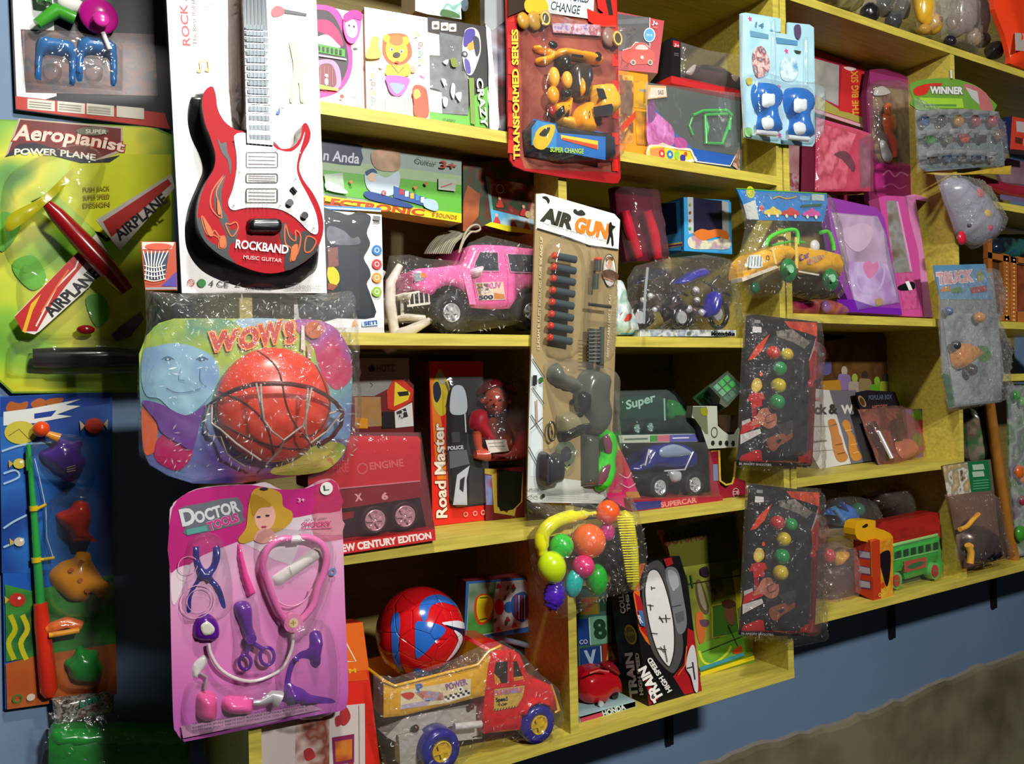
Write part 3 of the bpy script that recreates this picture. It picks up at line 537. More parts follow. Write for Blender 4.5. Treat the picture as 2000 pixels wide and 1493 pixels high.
c.flat(smooth([(700, 245), (1000, 245), (1080, 300), (900, 330), (760, 310)]), '9ab8cc'); c.flat(smooth([(1080, 250), (1240, 255), (1350, 310), (1430, 440), (1450, 620), (1340, 700), (1240, 560), (1200, 420), (1100, 330)]), busy(['b83a6a', 'c0285c', '9a4a9a', 'c8604a'], 10, 'n'))
c.flat(smooth([(920, 1240), (1050, 1140), (1290, 1040), (1410, 1080), (1300, 1215), (1100, 1255)]), busy(['9ab440', 'c8b450', '6a9a34'], 12, 'n'))
c.flat(smooth([(92, 800), (170, 800), (190, 900), (185, 1060), (150, 1120), (100, 1090)]), 'd8602a'); c.flat(smooth([(200, 1010), (300, 990), (420, 1100), (340, 1220), (240, 1200), (170, 1130)]), 'b0145c')
c.flat(smooth([(100, 450), (180, 420), (320, 400), (470, 440), (560, 500), (590, 600), (560, 700), (480, 800), (380, 868), (280, 830), (200, 760), (120, 740), (85, 620)]), busy(['7aa8c8', '8ab8cc', '6a90c0', 'a4bcd4'], 9, 'n'))
for x in (258, 480): c.line(smooth([(x-38, 505), (x, 488), (x+40, 505)], 4, False), 7, '3a6484'); c.flat(ell(x, 505, 22, 9), '3a6484'); c.circ(x, 505, 6, 'cfe0ea')
c.line(smooth([(250, 690), (300, 715), (360, 720), (430, 706), (470, 692)], 4, False), 5, '5c82a8'); c.line(smooth([(345, 560), (330, 630), (372, 640)], 4, False), 4, '7a9cc0'); c.line(smooth([(470, 560), (470, 640), (510, 680)], 4, False), 4, '5a84a8')
c.flat(smooth([(90, 780), (200, 790), (380, 870), (500, 800), (470, 900), (420, 1080), (330, 1050), (220, 980), (180, 900)]), busy(['5a2c8a', '6a2c8a', '8a2c7a'], 9, 'n'))
for ch, x0, y0, x1, y1, h_ in (('W', 530, 450, 700, 430, 110), ('O', 720, 430, 830, 425, 120), ('W', 855, 415, 990, 385, 120), ('!', 1040, 395, 1072, 385, 120)): c.text(ch, x0, y0, x1, y1, h_, 'b83424', .05, slant=.2, outline='e89038', ow=.06)
c.circ(1205, 315, 55, 'b85a24'); c.line([(1170, 350), (1240, 270)], 4, '6a2c14'); c.flat([(1125, 280), (1142, 290), (1150, 450), (1120, 440)], 'd8ccc0'); c.flat([(1160, 405), (1192, 405), (1195, 500), (1165, 500)], 'b89478')
bl = t.part('basketball', label='orange toy basketball')
def halfball(p, x, y, r, mt, off, sq): p.ball(x, y, r, mt, off, sq, n=22)
halfball(bl, 950, 800, 372, m('dc3a1c', .3, 0, .1), .012, (1, 1, .55))
def seam(p, x, y, r, sq, pts, off, w):
    c0 = p.pl.pt(p.pl.uv(x, y, off), off); R_ = r*p.pl.scale(x, y, off); C = []
    for a, b in smooth(pts, 6, False):
        k = max(0, 1-a*a-b*b); C.append(c0+(p.pl.U*a*sq[0]+p.pl.V*b*sq[1]+p.pl.N*math.sqrt(k)*sq[2])*R_*1.0)
    p.wtube(C, [w]*len(C), m('5a1c14', .5), 5)
for q in ([(-.3, .93), (-.05, .6), (.05, 0), (.25, -.4), (.6, -.75)], [(-.95, .25), (-.6, .05), (-.3, -.3), (-.1, -.9)], [(.7, .68), (.85, .2), (.9, -.1), (.65, -.5), (.3, -.55)], [(-.9, -.3), (-.5, -.55), (0, -.72), (.5, -.8)]): seam(bl, 950, 800, 372, (1, 1, .55), q, .012, .0013)
hp = t.part('hoop', label='dark red hoop rim')
c0 = hp.pl.pt(hp.pl.uv(940, 830, .03), .03); R_ = 430*hp.pl.scale(940, 830, .03); C = []; ZZ = []
RIM = [(520, 810, .01), (545, 790, .02), (620, 735, .045), (700, 700, .065), (820, 665, .082), (940, 662, .088), (1060, 665, .088), (1190, 690, .08), (1280, 735, .066), (1350, 790, .045), (1390, 850, .025), (1380, 930, .014), (1330, 1000, .008), (1240, 1060, .005)]
hp.wtube([W3(x, y, 1.185-z) for x, y, z in [(a, b, 0) for a, b, _ in []]] or [hp.pl.pt(hp.pl.uv(x, y, z), z) for x, y, z in RIM], [.0032]*len(RIM), m('5c1414', .35), 8)
nt_ = t.part('hoop_net', label='grey white string net')
def cord(p, pts, r, mt): p.wtube([p.pl.pt(p.pl.uv(x, y, z), z) for x, y, z in pts], [r]*len(pts), mt, 6)
for q in ([(830, 660, .086), (850, 760, .09), (875, 890, .086), (930, 970, .078), (1010, 1030, .07), (1140, 930, .08), (1170, 800, .086), (1190, 690, .084)], [(860, 665, .087), (865, 780, .092), (880, 890, .087)], [(1165, 690, .087), (1150, 920, .082), (1150, 980, .075), (1180, 1050, .06), (1290, 970, .03), (1385, 850, .028)],
          [(545, 800, .022), (540, 920, .03), (600, 960, .03)], [(530, 800, .018), (500, 900, .014), (520, 1000, .01), (600, 1010, .02), (640, 1120, .02), (760, 1200, .015)], [(1010, 1030, .07), (980, 1100, .05), (900, 1180, .03)], [(600, 960, .03), (700, 1050, .05), (860, 1160, .04)], [(1300, 860, .03), (1385, 830, .03)]): cord(nt_, q, .0016, m('b8aca0', .6))
bg = t.part('bag'); bg.bag([(110, 60), (350, 80), (700, 60), (1200, 85), (1440, 60), (1470, 300), (1490, 800), (1460, 1100), (1380, 1190), (1000, 1235), (700, 1270), (400, 1300), (300, 1270), (180, 1210), (70, 1130), (60, 600), (120, 300)], .1, clear('bag', 'ffffff', .1, .9, 45, .05), off=-.002, noise=.004, ns=110, res=.0075)
# ---- doctor set
K('a6'); t = Thing('doctor_toy_set_card', 'pink doctor tools toy card with stethoscope, hanging at lower left', 'toy pack', Y=1.187)
c = t.part('backing_card'); out = smooth([(120, 150), (220, 92), (380, 72), (500, 70), (570, 58), (640, 92), (720, 100), (780, 85), (840, 50), (905, 42), (942, 80), (948, 140), (960, 230), (975, 700), (990, 1060), (985, 1180), (960, 1220), (850, 1240), (600, 1290), (200, 1372), (150, 1372), (115, 1330), (100, 1260), (88, 800), (80, 260), (95, 180)], 3)
c.slab(out, 'd870a8', .004); c.flat(out, grad(['a04aa4', 'c468b0', 'd47cb8', 'd894c0', 'dcb0cc', 'dccad6'], -.02, .34, 2, .10))
c.flat(smooth([(120, 150), (220, 95), (380, 75), (500, 72), (640, 95), (780, 88), (905, 45), (945, 100), (950, 205), (700, 240), (560, 300), (430, 360), (250, 430), (86, 520), (82, 260)], 2), 'c0287c')
c.flat(smooth([(450, 350), (600, 310), (720, 240), (940, 215), (955, 330), (760, 330), (700, 480), (520, 400)], 2), 'd8ccd4'); c.flat(smooth([(95, 520), (180, 480), (160, 560), (110, 680), (90, 640)]), 'e0ccd8')
c.flat(smooth([(135, 190), (250, 165), (430, 135), (455, 230), (440, 270), (170, 330), (160, 290), (140, 250)], 2), '6a7078'); c.text('D', 150, 280, 215, 265, 80, 'd8dce0', .04); c.text('OCTOR', 220, 268, 438, 205, 56, 'd8dce0', .04); c.text('TOOLS', 285, 305, 435, 255, 42, 'd0388c', .05, outline='c8ccd0'); c.flat([(165, 300), (270, 278), (275, 305), (170, 328)], '5aa49a')
hr = '#c49a34'
c.flat(smooth([(500, 110), (540, 85), (600, 90), (650, 120), (660, 180), (705, 210), (700, 260), (650, 300), (600, 320), (540, 340), (460, 370), (430, 350), (470, 290), (480, 200)]), 'c49a34'); c.flat(smooth([(520, 190), (590, 170), (620, 220), (605, 280), (560, 310), (520, 270)]), 'e0ac9a'); c.flat(smooth([(540, 300), (600, 300), (620, 345), (560, 370), (510, 350)]), 'd89c94')
c.flat(smooth([(500, 120), (560, 140), (600, 180), (540, 190), (510, 230), (495, 180)]), 'b08420'); c.flat(ell(535, 235, 11, 5), '3a2c50'); c.flat(ell(580, 228, 11, 5), '3a2c50'); c.flat(ell(562, 285, 14, 5), 'b03a5c'); c.flat(ell(562, 92, 22, 8), '3a2030')
c.circ(880, 90, 33, 'e8e8e4'); c.text('L', 868, 102, 892, 98, 26, '3a5a44', .03); c.text('3+', 735, 160, 770, 158, 20, 'e8b8d4', .02)
c.text('SHOCKY', 758, 285, 905, 278, 22, 'd04a84', .03); c.line([(745, 295), (910, 290)], 4, 'd04a84'); c.text('22 35 mm', 770, 255, 880, 245, 10, '6a4a5c'); c.circ(912, 515, 20, '6a8ac0', w=.5)
c.circ(175, 482, 48, 'e0a0c8', w=.08); c.circ(225, 665, 85, 'e0b0cc', w=.05); c.circ(235, 660, 62, 'e0a8c8', w=.05)
c.flat([(140, 1300), (800, 1190), (860, 1215), (150, 1362)], 'b888a8')
for k in range(3): c.text('CONTAINS SMALL PARTS NOT SUITABLE FOR CHILDREN UNDER 3', 200, 1330-k*18, 780, 1222-k*18, 9, '50405a')
PP = pl('5a148c'); BL = pl('20207c'); PK = pl('e04a94')
a = t.part('tweezers', label='dark blue tweezers'); a.rel(smooth([(200, 385), (230, 385), (235, 450), (262, 500), (290, 480), (300, 430), (305, 380), (335, 385), (340, 440), (320, 500), (298, 540), (340, 590), (368, 690), (345, 692), (315, 610), (280, 572), (240, 560), (195, 640), (190, 715), (168, 715), (180, 620), (222, 540), (205, 480)], 3), BL, .012, .006, th=.004)
a = t.part('thermometer', label='pink thermometer'); a.rel([(425, 375), (440, 370), (480, 520), (520, 620), (475, 648), (440, 540), (422, 440)], PK, .01, .006, th=.004)
a = t.part('stethoscope', label='pink stethoscope with white tube'); ST = [(700, 345), (640, 350), (580, 400), (555, 480), (575, 560), (605, 640), (640, 720), (700, 780), (760, 750), (815, 680), (835, 600), (870, 510), (880, 430), (850, 370), (790, 340), (745, 340)]
a.tube(smooth(ST, 3, False), 18, pl('e070b0'), .014, 10); a.tube([(695, 350), (750, 345)], 20, pl('d8d0d4'), .014); a.disc(712, 775, 48, pl('e080b0'), .02, .018); a.circ(712, 775, 24, 'd8c49a', off=.0203); a.text('+', 700, 788, 724, 786, 24, 'a08a3a', .02, off=.0206)
a.tube(smooth([(708, 830), (705, 900), (660, 1000), (580, 1050), (490, 1072), (400, 1050), (330, 1000), (290, 930), (280, 880)], 3, False), 9, pl('d8c8cc'), .012, 8)
a.tube(smooth([(610, 620), (640, 670), (710, 690), (780, 650), (805, 600)], 3, False), 5, pl('e898c0'), .012, 6)
a = t.part('bandage_box', label='white plaster'); a.rel([(600, 540), (820, 390), (850, 400), (855, 440), (640, 588), (615, 580)], m('ccc8c4', .5), .006, .006, th=.004)
a.line([(690, 490), (705, 525)], 3, '8a8a8a', off=.0085)
a = t.part('hand_mirror', label='purple mirror with white face'); a.rel(smooth([(230, 740), (280, 728), (325, 770), (335, 830), (310, 862), (260, 865), (205, 850), (200, 790)]), PP, .014, .008, th=.004); a.rel(smooth([(240, 790), (275, 768), (310, 800), (300, 830), (255, 835)]), pl('d0ccc0'), .002, .002, off=.0158)
a = t.part('scissors', label='purple scissors'); a.rel(smooth([(405, 700), (430, 665), (475, 665), (500, 700), (505, 790), (520, 840), (500, 900), (470, 890), (440, 800)]), PP, .014, .01, th=.004)
for x, y, r in ((465, 975, 38), (578, 945, 45)):
    a.tube(ell(x, y, r*.8, r, 16), 9, PP, .014, 8, closed=True)
a.tube([(485, 890), (470, 935)], 12, PP, .014); a.tube([(510, 880), (550, 905)], 12, PP, .014); a.disc(498, 858, 26, PP, .02, .006)
a = t.part('microscope', label='purple microscope'); a.rel(smooth([(795, 825), (850, 820), (858, 900), (835, 1000), (800, 990), (790, 960), (740, 960), (710, 1010), (700, 1080), (760, 1110), (800, 1140), (905, 1160), (905, 1185), (670, 1180), (660, 1150), (665, 1080), (690, 980), (740, 925), (790, 900)], 3), PP, .02, .012, th=.004)
a = t.part('dental_mirror', label='white dental mirror with pink handle'); a.rel(smooth([(240, 945), (268, 940), (275, 975), (245, 1020), (225, 1055), (198, 1045), (200, 990)]), pl('cfcaca'), .004, .006); a.tube([(235, 1030), (270, 1050), (262, 1110)], 8, m('c8b8bc', .2, .5), .008); a.rel(rrect(215, 1120, 322, 1270, 40), pl('d8488c'), .022, .016, th=.004)
a = t.part('syringe', label='pink bulb with silver end'); a.rel(rrect(345, 1140, 505, 1235, 42), pl('e0509a'), .022, .014, th=.004); a.tube([(505, 1180), (545, 1180), (600, 1150), (635, 1165)], [14, 16, 30, 48], m('c8c4c8', .2, .5), .016, 12)
a = t.part('blister'); B2 = clear('blister', 'ffffff', .07, .5, 35, .03)
for q, h_ in (([(180, 360), (350, 350), (400, 700), (200, 760), (150, 700)], .018), ([(400, 680), (520, 650), (560, 850), (660, 920), (640, 1010), (420, 1020), (410, 850)], .02), ([(530, 320), (760, 300), (910, 360), (900, 560), (800, 800), (700, 850), (600, 700), (540, 560)], .026), ([(180, 1080), (420, 1090), (660, 1080), (680, 1240), (200, 1300)], .03), ([(650, 800), (900, 790), (920, 1200), (660, 1220)], .026)): a.rel(smooth(q), B2, h_, .012, off=.003, res=.006, noise=.0008, ns=130)
# ================================================================ top row, above shelf B
K('a7')
t = Thing('dollhouse_box', 'white box with a pink mushroom house window, top shelf left beside the guitar', 'toy box')
p = sbox(t, 'box', -60, 362, 5, 1.26, 1.255, zB, .09, 'f2f0f2', 'e8e0e6')
p.flat(smooth([(-60, 40), (60, 28), (190, 60), (250, 180), (290, 330), (285, 470), (220, 580), (100, 632), (-60, 620)]), 'e83a9c')
p.flat(smooth([(-60, 60), (60, 60), (150, 80), (215, 180), (260, 320), (262, 440), (200, 560), (100, 585), (-60, 585)]), '3c3440'); p.flat(smooth([(-40, 180), (70, 130), (150, 140), (215, 220), (230, 300), (150, 240), (60, 200)]), 'c02c64'); p.flat(smooth([(-40, 290), (60, 240), (130, 225), (190, 275), (210, 310), (60, 300)]), 'd8a8cc')
p.flat([(-60, 290), (60, 280), (245, 320), (245, 370), (60, 335), (-60, 325)], '4a9a3a')
for k in range(6): p.flat([(70+k*28, 296+k*5), (84+k*28, 299+k*5), (84+k*28, 330+k*5), (70+k*28, 327+k*5)], '2c3a2a')
p.flat([(60, 350), (255, 380), (255, 392), (60, 362)], 'c8a8b8'); p.flat(smooth([(40, 420), (110, 385), (180, 400), (215, 470), (205, 570), (60, 570)]), 'e08ac0'); p.flat(smooth([(75, 440), (110, 412), (160, 420), (185, 480), (180, 560), (75, 555)]), '7a4448')
for k in range(4): p.line([(85+k*26, 430), (85+k*26, 555)], 4, 'b86a78')
p.flat([(75, 545), (205, 575), (200, 590), (75, 575)], '9ac04a'); p.circ(125, 490, 12, 'f0d8dc'); p.flat(ell(125, 530, 12, 25), 'e8c8d0')
p.flat(smooth([(240, 110), (280, 72), (330, 80), (350, 140), (335, 230), (300, 280), (260, 265), (235, 190)]), 'e860b0'); p.flat(smooth([(248, 150), (290, 125), (320, 150), (325, 210), (300, 245), (262, 225)]), 'f4c8dc'); p.circ(272, 165, 7, '303048'); p.circ(303, 172, 7, '303048'); p.flat(smooth([(236, 100), (290, 66), (350, 80), (352, 130), (300, 120), (250, 140)]), 'd82c90')
p.flat(ell(310, 318, 16, 9), '505058'); p.circ(225, 625, 14, 'd84a3a'); p.flat(ell(300, 632, 26, 6), '8a9ac0')
t = Thing('music_lion_box', 'white box with orange edge and a yellow lion toy picture, marked LION KING', 'toy box')
p = sbox(t, 'box', 370, 777, 45, 1.245, 1.232, zB, .075, 'fbf8f2', 'a8502c', 'e07a34')
p.text('LION KING', 425, 148, 740, 196, 50, 'b8b0a0', .0); p.text('MUSICAL INSTRUMENT DOLL', 440, 190, 700, 222, 10, 'd8a890')
O = 'e8702c'; YL = 'f6c21c'
p.flat(smooth([(500, 230), (560, 215), (640, 225), (668, 280), (680, 350), (650, 400), (600, 420), (530, 410), (490, 350), (488, 280)]), 'd85a24'); p.circ(518, 250, 26, YL); p.circ(637, 262, 26, YL)
p.flat(smooth([(512, 290), (560, 245), (620, 255), (648, 310), (645, 370), (600, 405), (550, 400), (515, 360)]), YL); p.flat(smooth([(535, 275), (545, 232), (580, 222), (615, 240), (618, 280), (580, 296)]), O)
p.circ(547, 320, 11, 'fff'); p.circ(612, 333, 11, 'fff'); p.circ(549, 321, 6, '202020'); p.circ(612, 334, 6, '202020'); p.flat(ell(580, 355, 24, 17), '2c2018'); p.flat(ell(582, 402, 14, 8), 'c84a24')
p.flat(smooth([(530, 415), (600, 425), (655, 410), (660, 490), (520, 490), (510, 440)]), 'f4b41c'); p.line([(540, 410), (590, 475), (625, 435)], 6, '8a5a1c'); p.circ(685, 450, 22, 'e8a080'); p.circ(480, 430, 16, 'f0d8c8')
p.flat(smooth([(515, 490), (655, 505), (650, 560), (620, 610), (580, 625), (540, 600), (520, 550)]), 'a858c8'); p.flat(smooth([(535, 540), (630, 550), (600, 600), (570, 605)]), '8a9ae0')
p.flat([(510, 620), (680, 640), (685, 752), (505, 722)], 'f2d8b8'); 
for k in range(6): p.line([(530+k*26, 630), (528+k*26, 728+k*5)], 3, 'd8b090')
p.flat(smooth([(405, 300), (420, 240), (465, 245), (465, 300), (480, 370), (385, 378), (388, 320)]), 'eeb04a'); p.flat(smooth([(680, 590), (700, 550), (750, 560), (778, 600), (785, 755), (700, 745), (690, 650)]), 'b8441c'); p.flat(smooth([(690, 590), (720, 580), (735, 620), (700, 640)]), 'f0c050')
for x, y, q in ((712, 222, 'e09a4a'), (735, 288, 'd84a3a'), (737, 345, '4aa06a'), (737, 398, 'c8c84a'), (425, 490, 'e0a03a'), (428, 545, 'd85a3a'), (430, 600, 'c8a84a'), (430, 650, '808080')): p.circ(x, y, 15, q, w=.45)
p.line([(426, 430), (426, 465)], 4, '5a78a0'); p.line([(697, 490), (697, 525)], 4, '406050'); p.flat(ell(742, 500, 20, 8, rot=30), 'd85aa0')
t = Thing('race_car_box', 'black and green window box with white panel and upright race car, marked CRAZY', 'toy box')
p = sbox(t, 'box', 779, 1158, 108, 1.235, 1.222, zB, .09, '1c1a1c', '2a2826')
p.flat([(783, 210), (855, 225), (860, 360), (792, 358), (795, 580), (870, 600), (876, 735), (790, 722)], 'f6f4f4'); p.flat([(860, 210), (1010, 240), (1000, 460), (1045, 470), (1045, 700), (1040, 745), (880, 735), (870, 600), (850, 580), (795, 570), (792, 362), (860, 362)], busy(['1c2024', '30383c', '4a5458', '242a2c'], 30, 'n'))
p.flat([(790, 724), (880, 738), (1040, 752), (1060, 640), (1170, 560), (1172, 832), (790, 772)], '5aa82c')
for x in (808, 866, 918): p.flat(rrect(x, 138+(x-808)*.14, x+48, 190+(x-808)*.14, 6), 'e8d8c0'); p.flat(ell(x+24, 168+(x-808)*.14, 14, 10), '4a4038')
p.flat(smooth([(1030, 190), (1080, 180), (1115, 220), (1125, 320), (1105, 400), (1070, 480), (1035, 478), (1010, 400), (1005, 300), (1015, 230)]), 'd8d4d0'); p.flat(smooth([(1025, 200), (1080, 188), (1085, 240), (1040, 300), (1012, 290)]), '3a2c8a'); p.flat(smooth([(1020, 380), (1050, 400), (1060, 470), (1030, 465)]), '4a3a9a'); p.flat(smooth([(1040, 290), (1080, 270), (1085, 310), (1050, 325)]), 'e8902c'); p.flat(smooth([(1075, 240), (1112, 250), (1118, 330), (1095, 360)]), '24283a'); p.circ(1022, 350, 20, '202024'); p.circ(1022, 350, 11, 'a0a0a8')
p.flat([(1048, 505), (1080, 505), (1090, 810), (1060, 800)], '6a8a2c'); p.text('CRAZY', 1096, 512, 1130, 818, 40, 'e8ece0', .03, outline='2c4a1c'); p.text('TURBO', 880, 778, 960, 790, 12, '1c3a10', .02)
for q in ([(880, 400), (915, 385), (905, 420)], [(870, 510), (900, 520), (890, 560)], [(940, 540), (960, 560), (950, 640), (930, 600)], [(880, 630), (910, 640), (905, 690), (885, 685)], [(960, 610), (1000, 600), (990, 660)]): p.flat(smooth(q), 'c8d0d4')
p.flat(smooth([(930, 380), (965, 380), (975, 430), (940, 430)]), '6a7a20')
w = p.part('window'); w.flat([(860, 212), (1010, 240), (1045, 470), (1042, 744), (880, 735), (796, 572), (792, 362)], BLI(), .004)
t = Thing('landscape_puzzle_box', 'pale blue box lying on the lion and race car boxes, top shelf left', 'toy box')
p = t.part('box', Plane(1.30)); p.slab([(700, -160), (985, -160), (1000, 125), (780, 92), (700, 70)], 'd8e8ec', .06, .0, 'a09880'); p.flat([(705, -150), (1040, -150), (985, 120), (760, 85)], busy(['cfe4ec', 'a8ccd0', 'e8f0f0', '6a9a94', 'dfeaea'], 18, 'n')); p.flat(smooth([(860, 90), (880, 60), (960, 80), (990, 115), (880, 105)]), '4a6a44'); p.flat(smooth([(1000, 10), (1040, 0), (1040, 60), (1010, 70)]), '50606a')
t = Thing('grey_plastic_sleeve', 'tall grey plastic wrapped pack leaning between the race car box and the red robot card', 'toy pack')
p = sbox(t, 'pack', 1160, 1330, -120, 1.228, 1.215, zB, .05, busy(['40383c', '6a4044', '8a8c9a', '3a3448', '54505c'], 14, 'n', .2), m('8c8c92', .2))
p.flat([(1155, 160), (1185, 155), (1215, 520), (1255, 830), (1230, 830), (1190, 560)], m('c4c8d4', .15, .3)); p.flat([(1150, -100), (1300, -100), (1300, 120), (1200, 200), (1150, 150)], m('9aa0a4', .15, .4)); p.line([(1160, 560), (1215, 830)], 12, m('b8b8c0', .15, .3))
# ---- robot card
K('b3')
t = Thing('robot_toy_card', 'red blister card with yellow and black robot toys, hanging between the top bays', 'toy pack', Y=1.19)
c = t.part('backing_card'); c.slab([(100, -300), (900, -300), (915, 300), (922, 900), (935, 1290), (915, 1325), (880, 1328), (560, 1290), (240, 1235), (160, 1200), (133, 1160), (118, 800), (112, 300)], 'a81c20', .004)
c.flat([(175, -280), (895, -280), (900, 1250), (240, 1220), (200, 1100)], busy(['8a4034', '7a3028', '9a5440', '6a2420'], 10, 'n')); 
for k in range(6): c.flat([(122, 60+k*190), (160, 64+k*190), (162, 160+k*190), (118, 156+k*190)], 'e0342c'); c.flat([(870, 200+k*190), (915, 205+k*190), (918, 290+k*190), (874, 286+k*190)], 'd8281c')
c.text('TRANSFORMED SERIES', 205, 1150, 190, 215, 44, 'e8b83c', .04, outline='7a1c14')
c.flat([(250, 990), (300, 860), (820, 960), (830, 1160), (290, 1070)], '1c6ab8')
c.flat([(395, -60), (745, -60), (735, 140), (390, 90)], 'd8dcd8'); c.flat([(405, -50), (735, -50), (725, 128), (400, 80)], 'b8c4c8'); c.text('CHANGE', 425, 68, 635, 105, 62, '34444c', .02, outline='eef0ee', ow=.06); c.text('WORLD', 540, -2, 700, 20, 50, '34444c', .02)
c.flat([(690, 60), (780, 100), (900, 80), (905, 195), (760, 190), (700, 150)], 'd8281c'); c.flat([(750, -100), (890, -100), (905, 90), (830, 110), (770, 60)], 'b82420'); c.flat([(820, -20), (860, -20), (880, 110), (850, 110)], '2a2420'); c.flat([(120, -80), (260, -80), (260, 60), (120, 120)], '2c2018'); c.flat(smooth([(250, 0), (390, 0), (400, 90), (260, 90)]), 'e0a028')
c.flat([(440, 165), (790, 180), (790, 260), (445, 235)], busy(['7a5aa8', 'c8b8c8', 'a04a5c', 'd8d4d0'], 60, 'n'))
for q_ in (((230, 150, 52), (310, 150, 60), (395, 130, 48)), ((905, 280, 50), (850, 270, 60))):
    b = t.part('round_dome', label='gold round blister dome')
    for x, y, r in q_: b.ball(x, y, r, m('a8802c' if x < 390 else '8a6a60', .3), .008, (1, 1.15, .5))
    x, y = (392, 130) if x < 500 else (915, 275); b.disc(x, y, 40, pl('d8b860'), .02, .004, sy=1.3); b.disc(x, y, 28, pl('4a4034'), .0205, .004, sy=1.3)
b = t.part('blister_tray', label='dark tray with blue printed panel')
b.rel([(225, 950), (300, 870), (440, 900), (820, 965), (870, 1000), (880, 1170), (500, 1180), (240, 1130)], pl('2a3038'), .02, .012, off=.003, th=.0)
b.base = .0235; b.flat([(290, 925), (330, 870), (460, 900), (480, 960), (470, 1080), (290, 1050)], '3a8ac8'); b.flat([(470, 960), (825, 990), (825, 1160), (470, 1090)], '2c6cb8')
b.flat(smooth([(300, 1020), (340, 930), (420, 900), (462, 920), (430, 1020), (380, 1080), (320, 1070)], 3), 'd8b42c'); b.flat(smooth([(345, 975), (385, 930), (425, 925), (395, 985)]), '2c2c20'); b.flat([(500, 975), (770, 1020), (770, 1080), (505, 1005)], 'e8c83a'); b.flat([(510, 995), (768, 1050), (768, 1082), (512, 1012)], 'd0502c'); b.text('SUPER CHANGE', 425, 1098, 665, 1112, 34, 'a8d040', .03)
r = t.part('robot', label='yellow and black robot figure'); YP = pl('f09c14'); YP2 = pl('f6b43c'); BK = pl('1c1a1e')
r.rel(smooth([(310, 330), (380, 350), (460, 380), (500, 350), (640, 370), (760, 400), (790, 440), (770, 470), (600, 430), (480, 420), (400, 470), (330, 460), (330, 420), (400, 400), (320, 370)], 3), YP, .018, .012, off=.006, th=.004); r.ball(445, 325, 36, BK, .02, (1.1, .8, .6)); r.ball(770, 410, 34, BK, .018, (1, 1, .6)); r.tube([(585, 400), (660, 410)], 10, BK, .026)
r.rel(smooth([(470, 420), (530, 400), (560, 460), (520, 540), (470, 500)]), BK, .02, .014, off=.006); r.ball(450, 560, 62, YP2, .022, (.7, 1.2, .7)); r.ball(545, 580, 58, YP2, .022, (.7, 1.1, .7)); r.rel(smooth([(570, 470), (690, 470), (710, 600), (690, 720), (600, 720), (560, 600)]), pl('38302c'), .018, .015, off=.006, th=.004)
r.rel(smooth([(630, 560), (665, 600), (670, 670), (640, 700), (620, 640)]), YP, .012, .01, off=.016); r.ball(445, 690, 60, YP, .022, (.8, 1.1, .7)); r.rel(smooth([(410, 760), (500, 740), (560, 700), (560, 800), (540, 860), (480, 860), (430, 830)]), YP, .022, .014, off=.006, th=.004)
r.rel(smooth([(470, 780), (510, 760), (520, 840), (470, 850)]), BK, .012, .01, off=.018); r.rel(smooth([(525, 760), (555, 770), (550, 850), (528, 850)]), BK, .012, .01, off=.018); r.rel(smooth([(470, 860), (560, 850), (590, 930), (570, 950), (500, 925)]), YP2, .022, .014, off=.006, th=.004)
r.rel(smooth([(590, 840), (620, 780), (690, 740), (720, 800), (715, 880), (735, 960), (640, 965), (590, 900)]), YP, .024, .014, off=.006, th=.004); r.rel(smooth([(665, 810), (700, 800), (700, 880), (672, 890)]), BK, .012, .01, off=.02); r.ball(440, 800, 26, pl('a81c2c'), .02, (1, 1.4, .6)); r.rel(smooth([(500, 660), (560, 650), (570, 710), (520, 720)]), BK, .012, .01, off=.02); r.ball(710, 540, 30, pl('28303c'), .02, (1, 2.2, .7))
v = t.part('toy_van', label='small yellow van with black roof window'); v.rel([(708, 635), (725, 620), (830, 625), (885, 730), (885, 830), (735, 832), (720, 800)], YP2, .03, .008, off=.004, th=.002); v.flat([(758, 638), (812, 642), (835, 715), (775, 715)], '26262a', .035); v.flat([(735, 775), (870, 750), (882, 780), (870, 832), (745, 832)], '26262c', .035); v.tube([(740, 836), (870, 825)], 9, m('d0d0d4', .15, .7), .03)
f = t.part('blister'); f.rel(smooth([(240, 120), (600, 200), (960, 230), (940, 420), (900, 700), (890, 950), (880, 1170), (560, 1190), (250, 1130), (230, 700)], 3), BLI(), .045, .02, off=.0035, res=.008, noise=.0025, ns=70)
K('a7')
# ---- bay 2 top
K('c6')
t = Thing('red_car_box', 'dark red open box with a red toy car picture and 3+ mark, top middle bay', 'toy box')
p = t.part('box', Plane(pts=[(80, 590, 1.27), (458, 628, 1.235), (80, 110, 1.27)])); p.slab([(60, 90), (515, 178), (458, 628), (60, 590)], 'a01c2a', .07, 0, 'b89a80'); p.flat([(60, 110), (385, 150), (388, 400), (280, 360), (240, 380), (150, 440), (60, 420)], '2c2830'); p.flat([(120, 170), (380, 150), (380, 200), (100, 210)], '4c4a50')
p.line([(392, 150), (390, 245)], 6, 'e0c8c8'); p.line([(392, 365), (392, 410), (360, 380), (270, 362), (230, 410), (160, 430)], 8, 'e8c0c0'); p.flat(smooth([(150, 470), (170, 430), (240, 420), (280, 370), (350, 370), (390, 420), (430, 460), (425, 530), (330, 550), (220, 545), (160, 510)]), 'dc3424'); p.flat(smooth([(270, 420), (300, 385), (350, 390), (375, 425)]), 'e8a8a0')
for x in (250, 395): p.circ(x, 535, 24, 'a8988c'); p.circ(x, 535, 13, '4a4040')
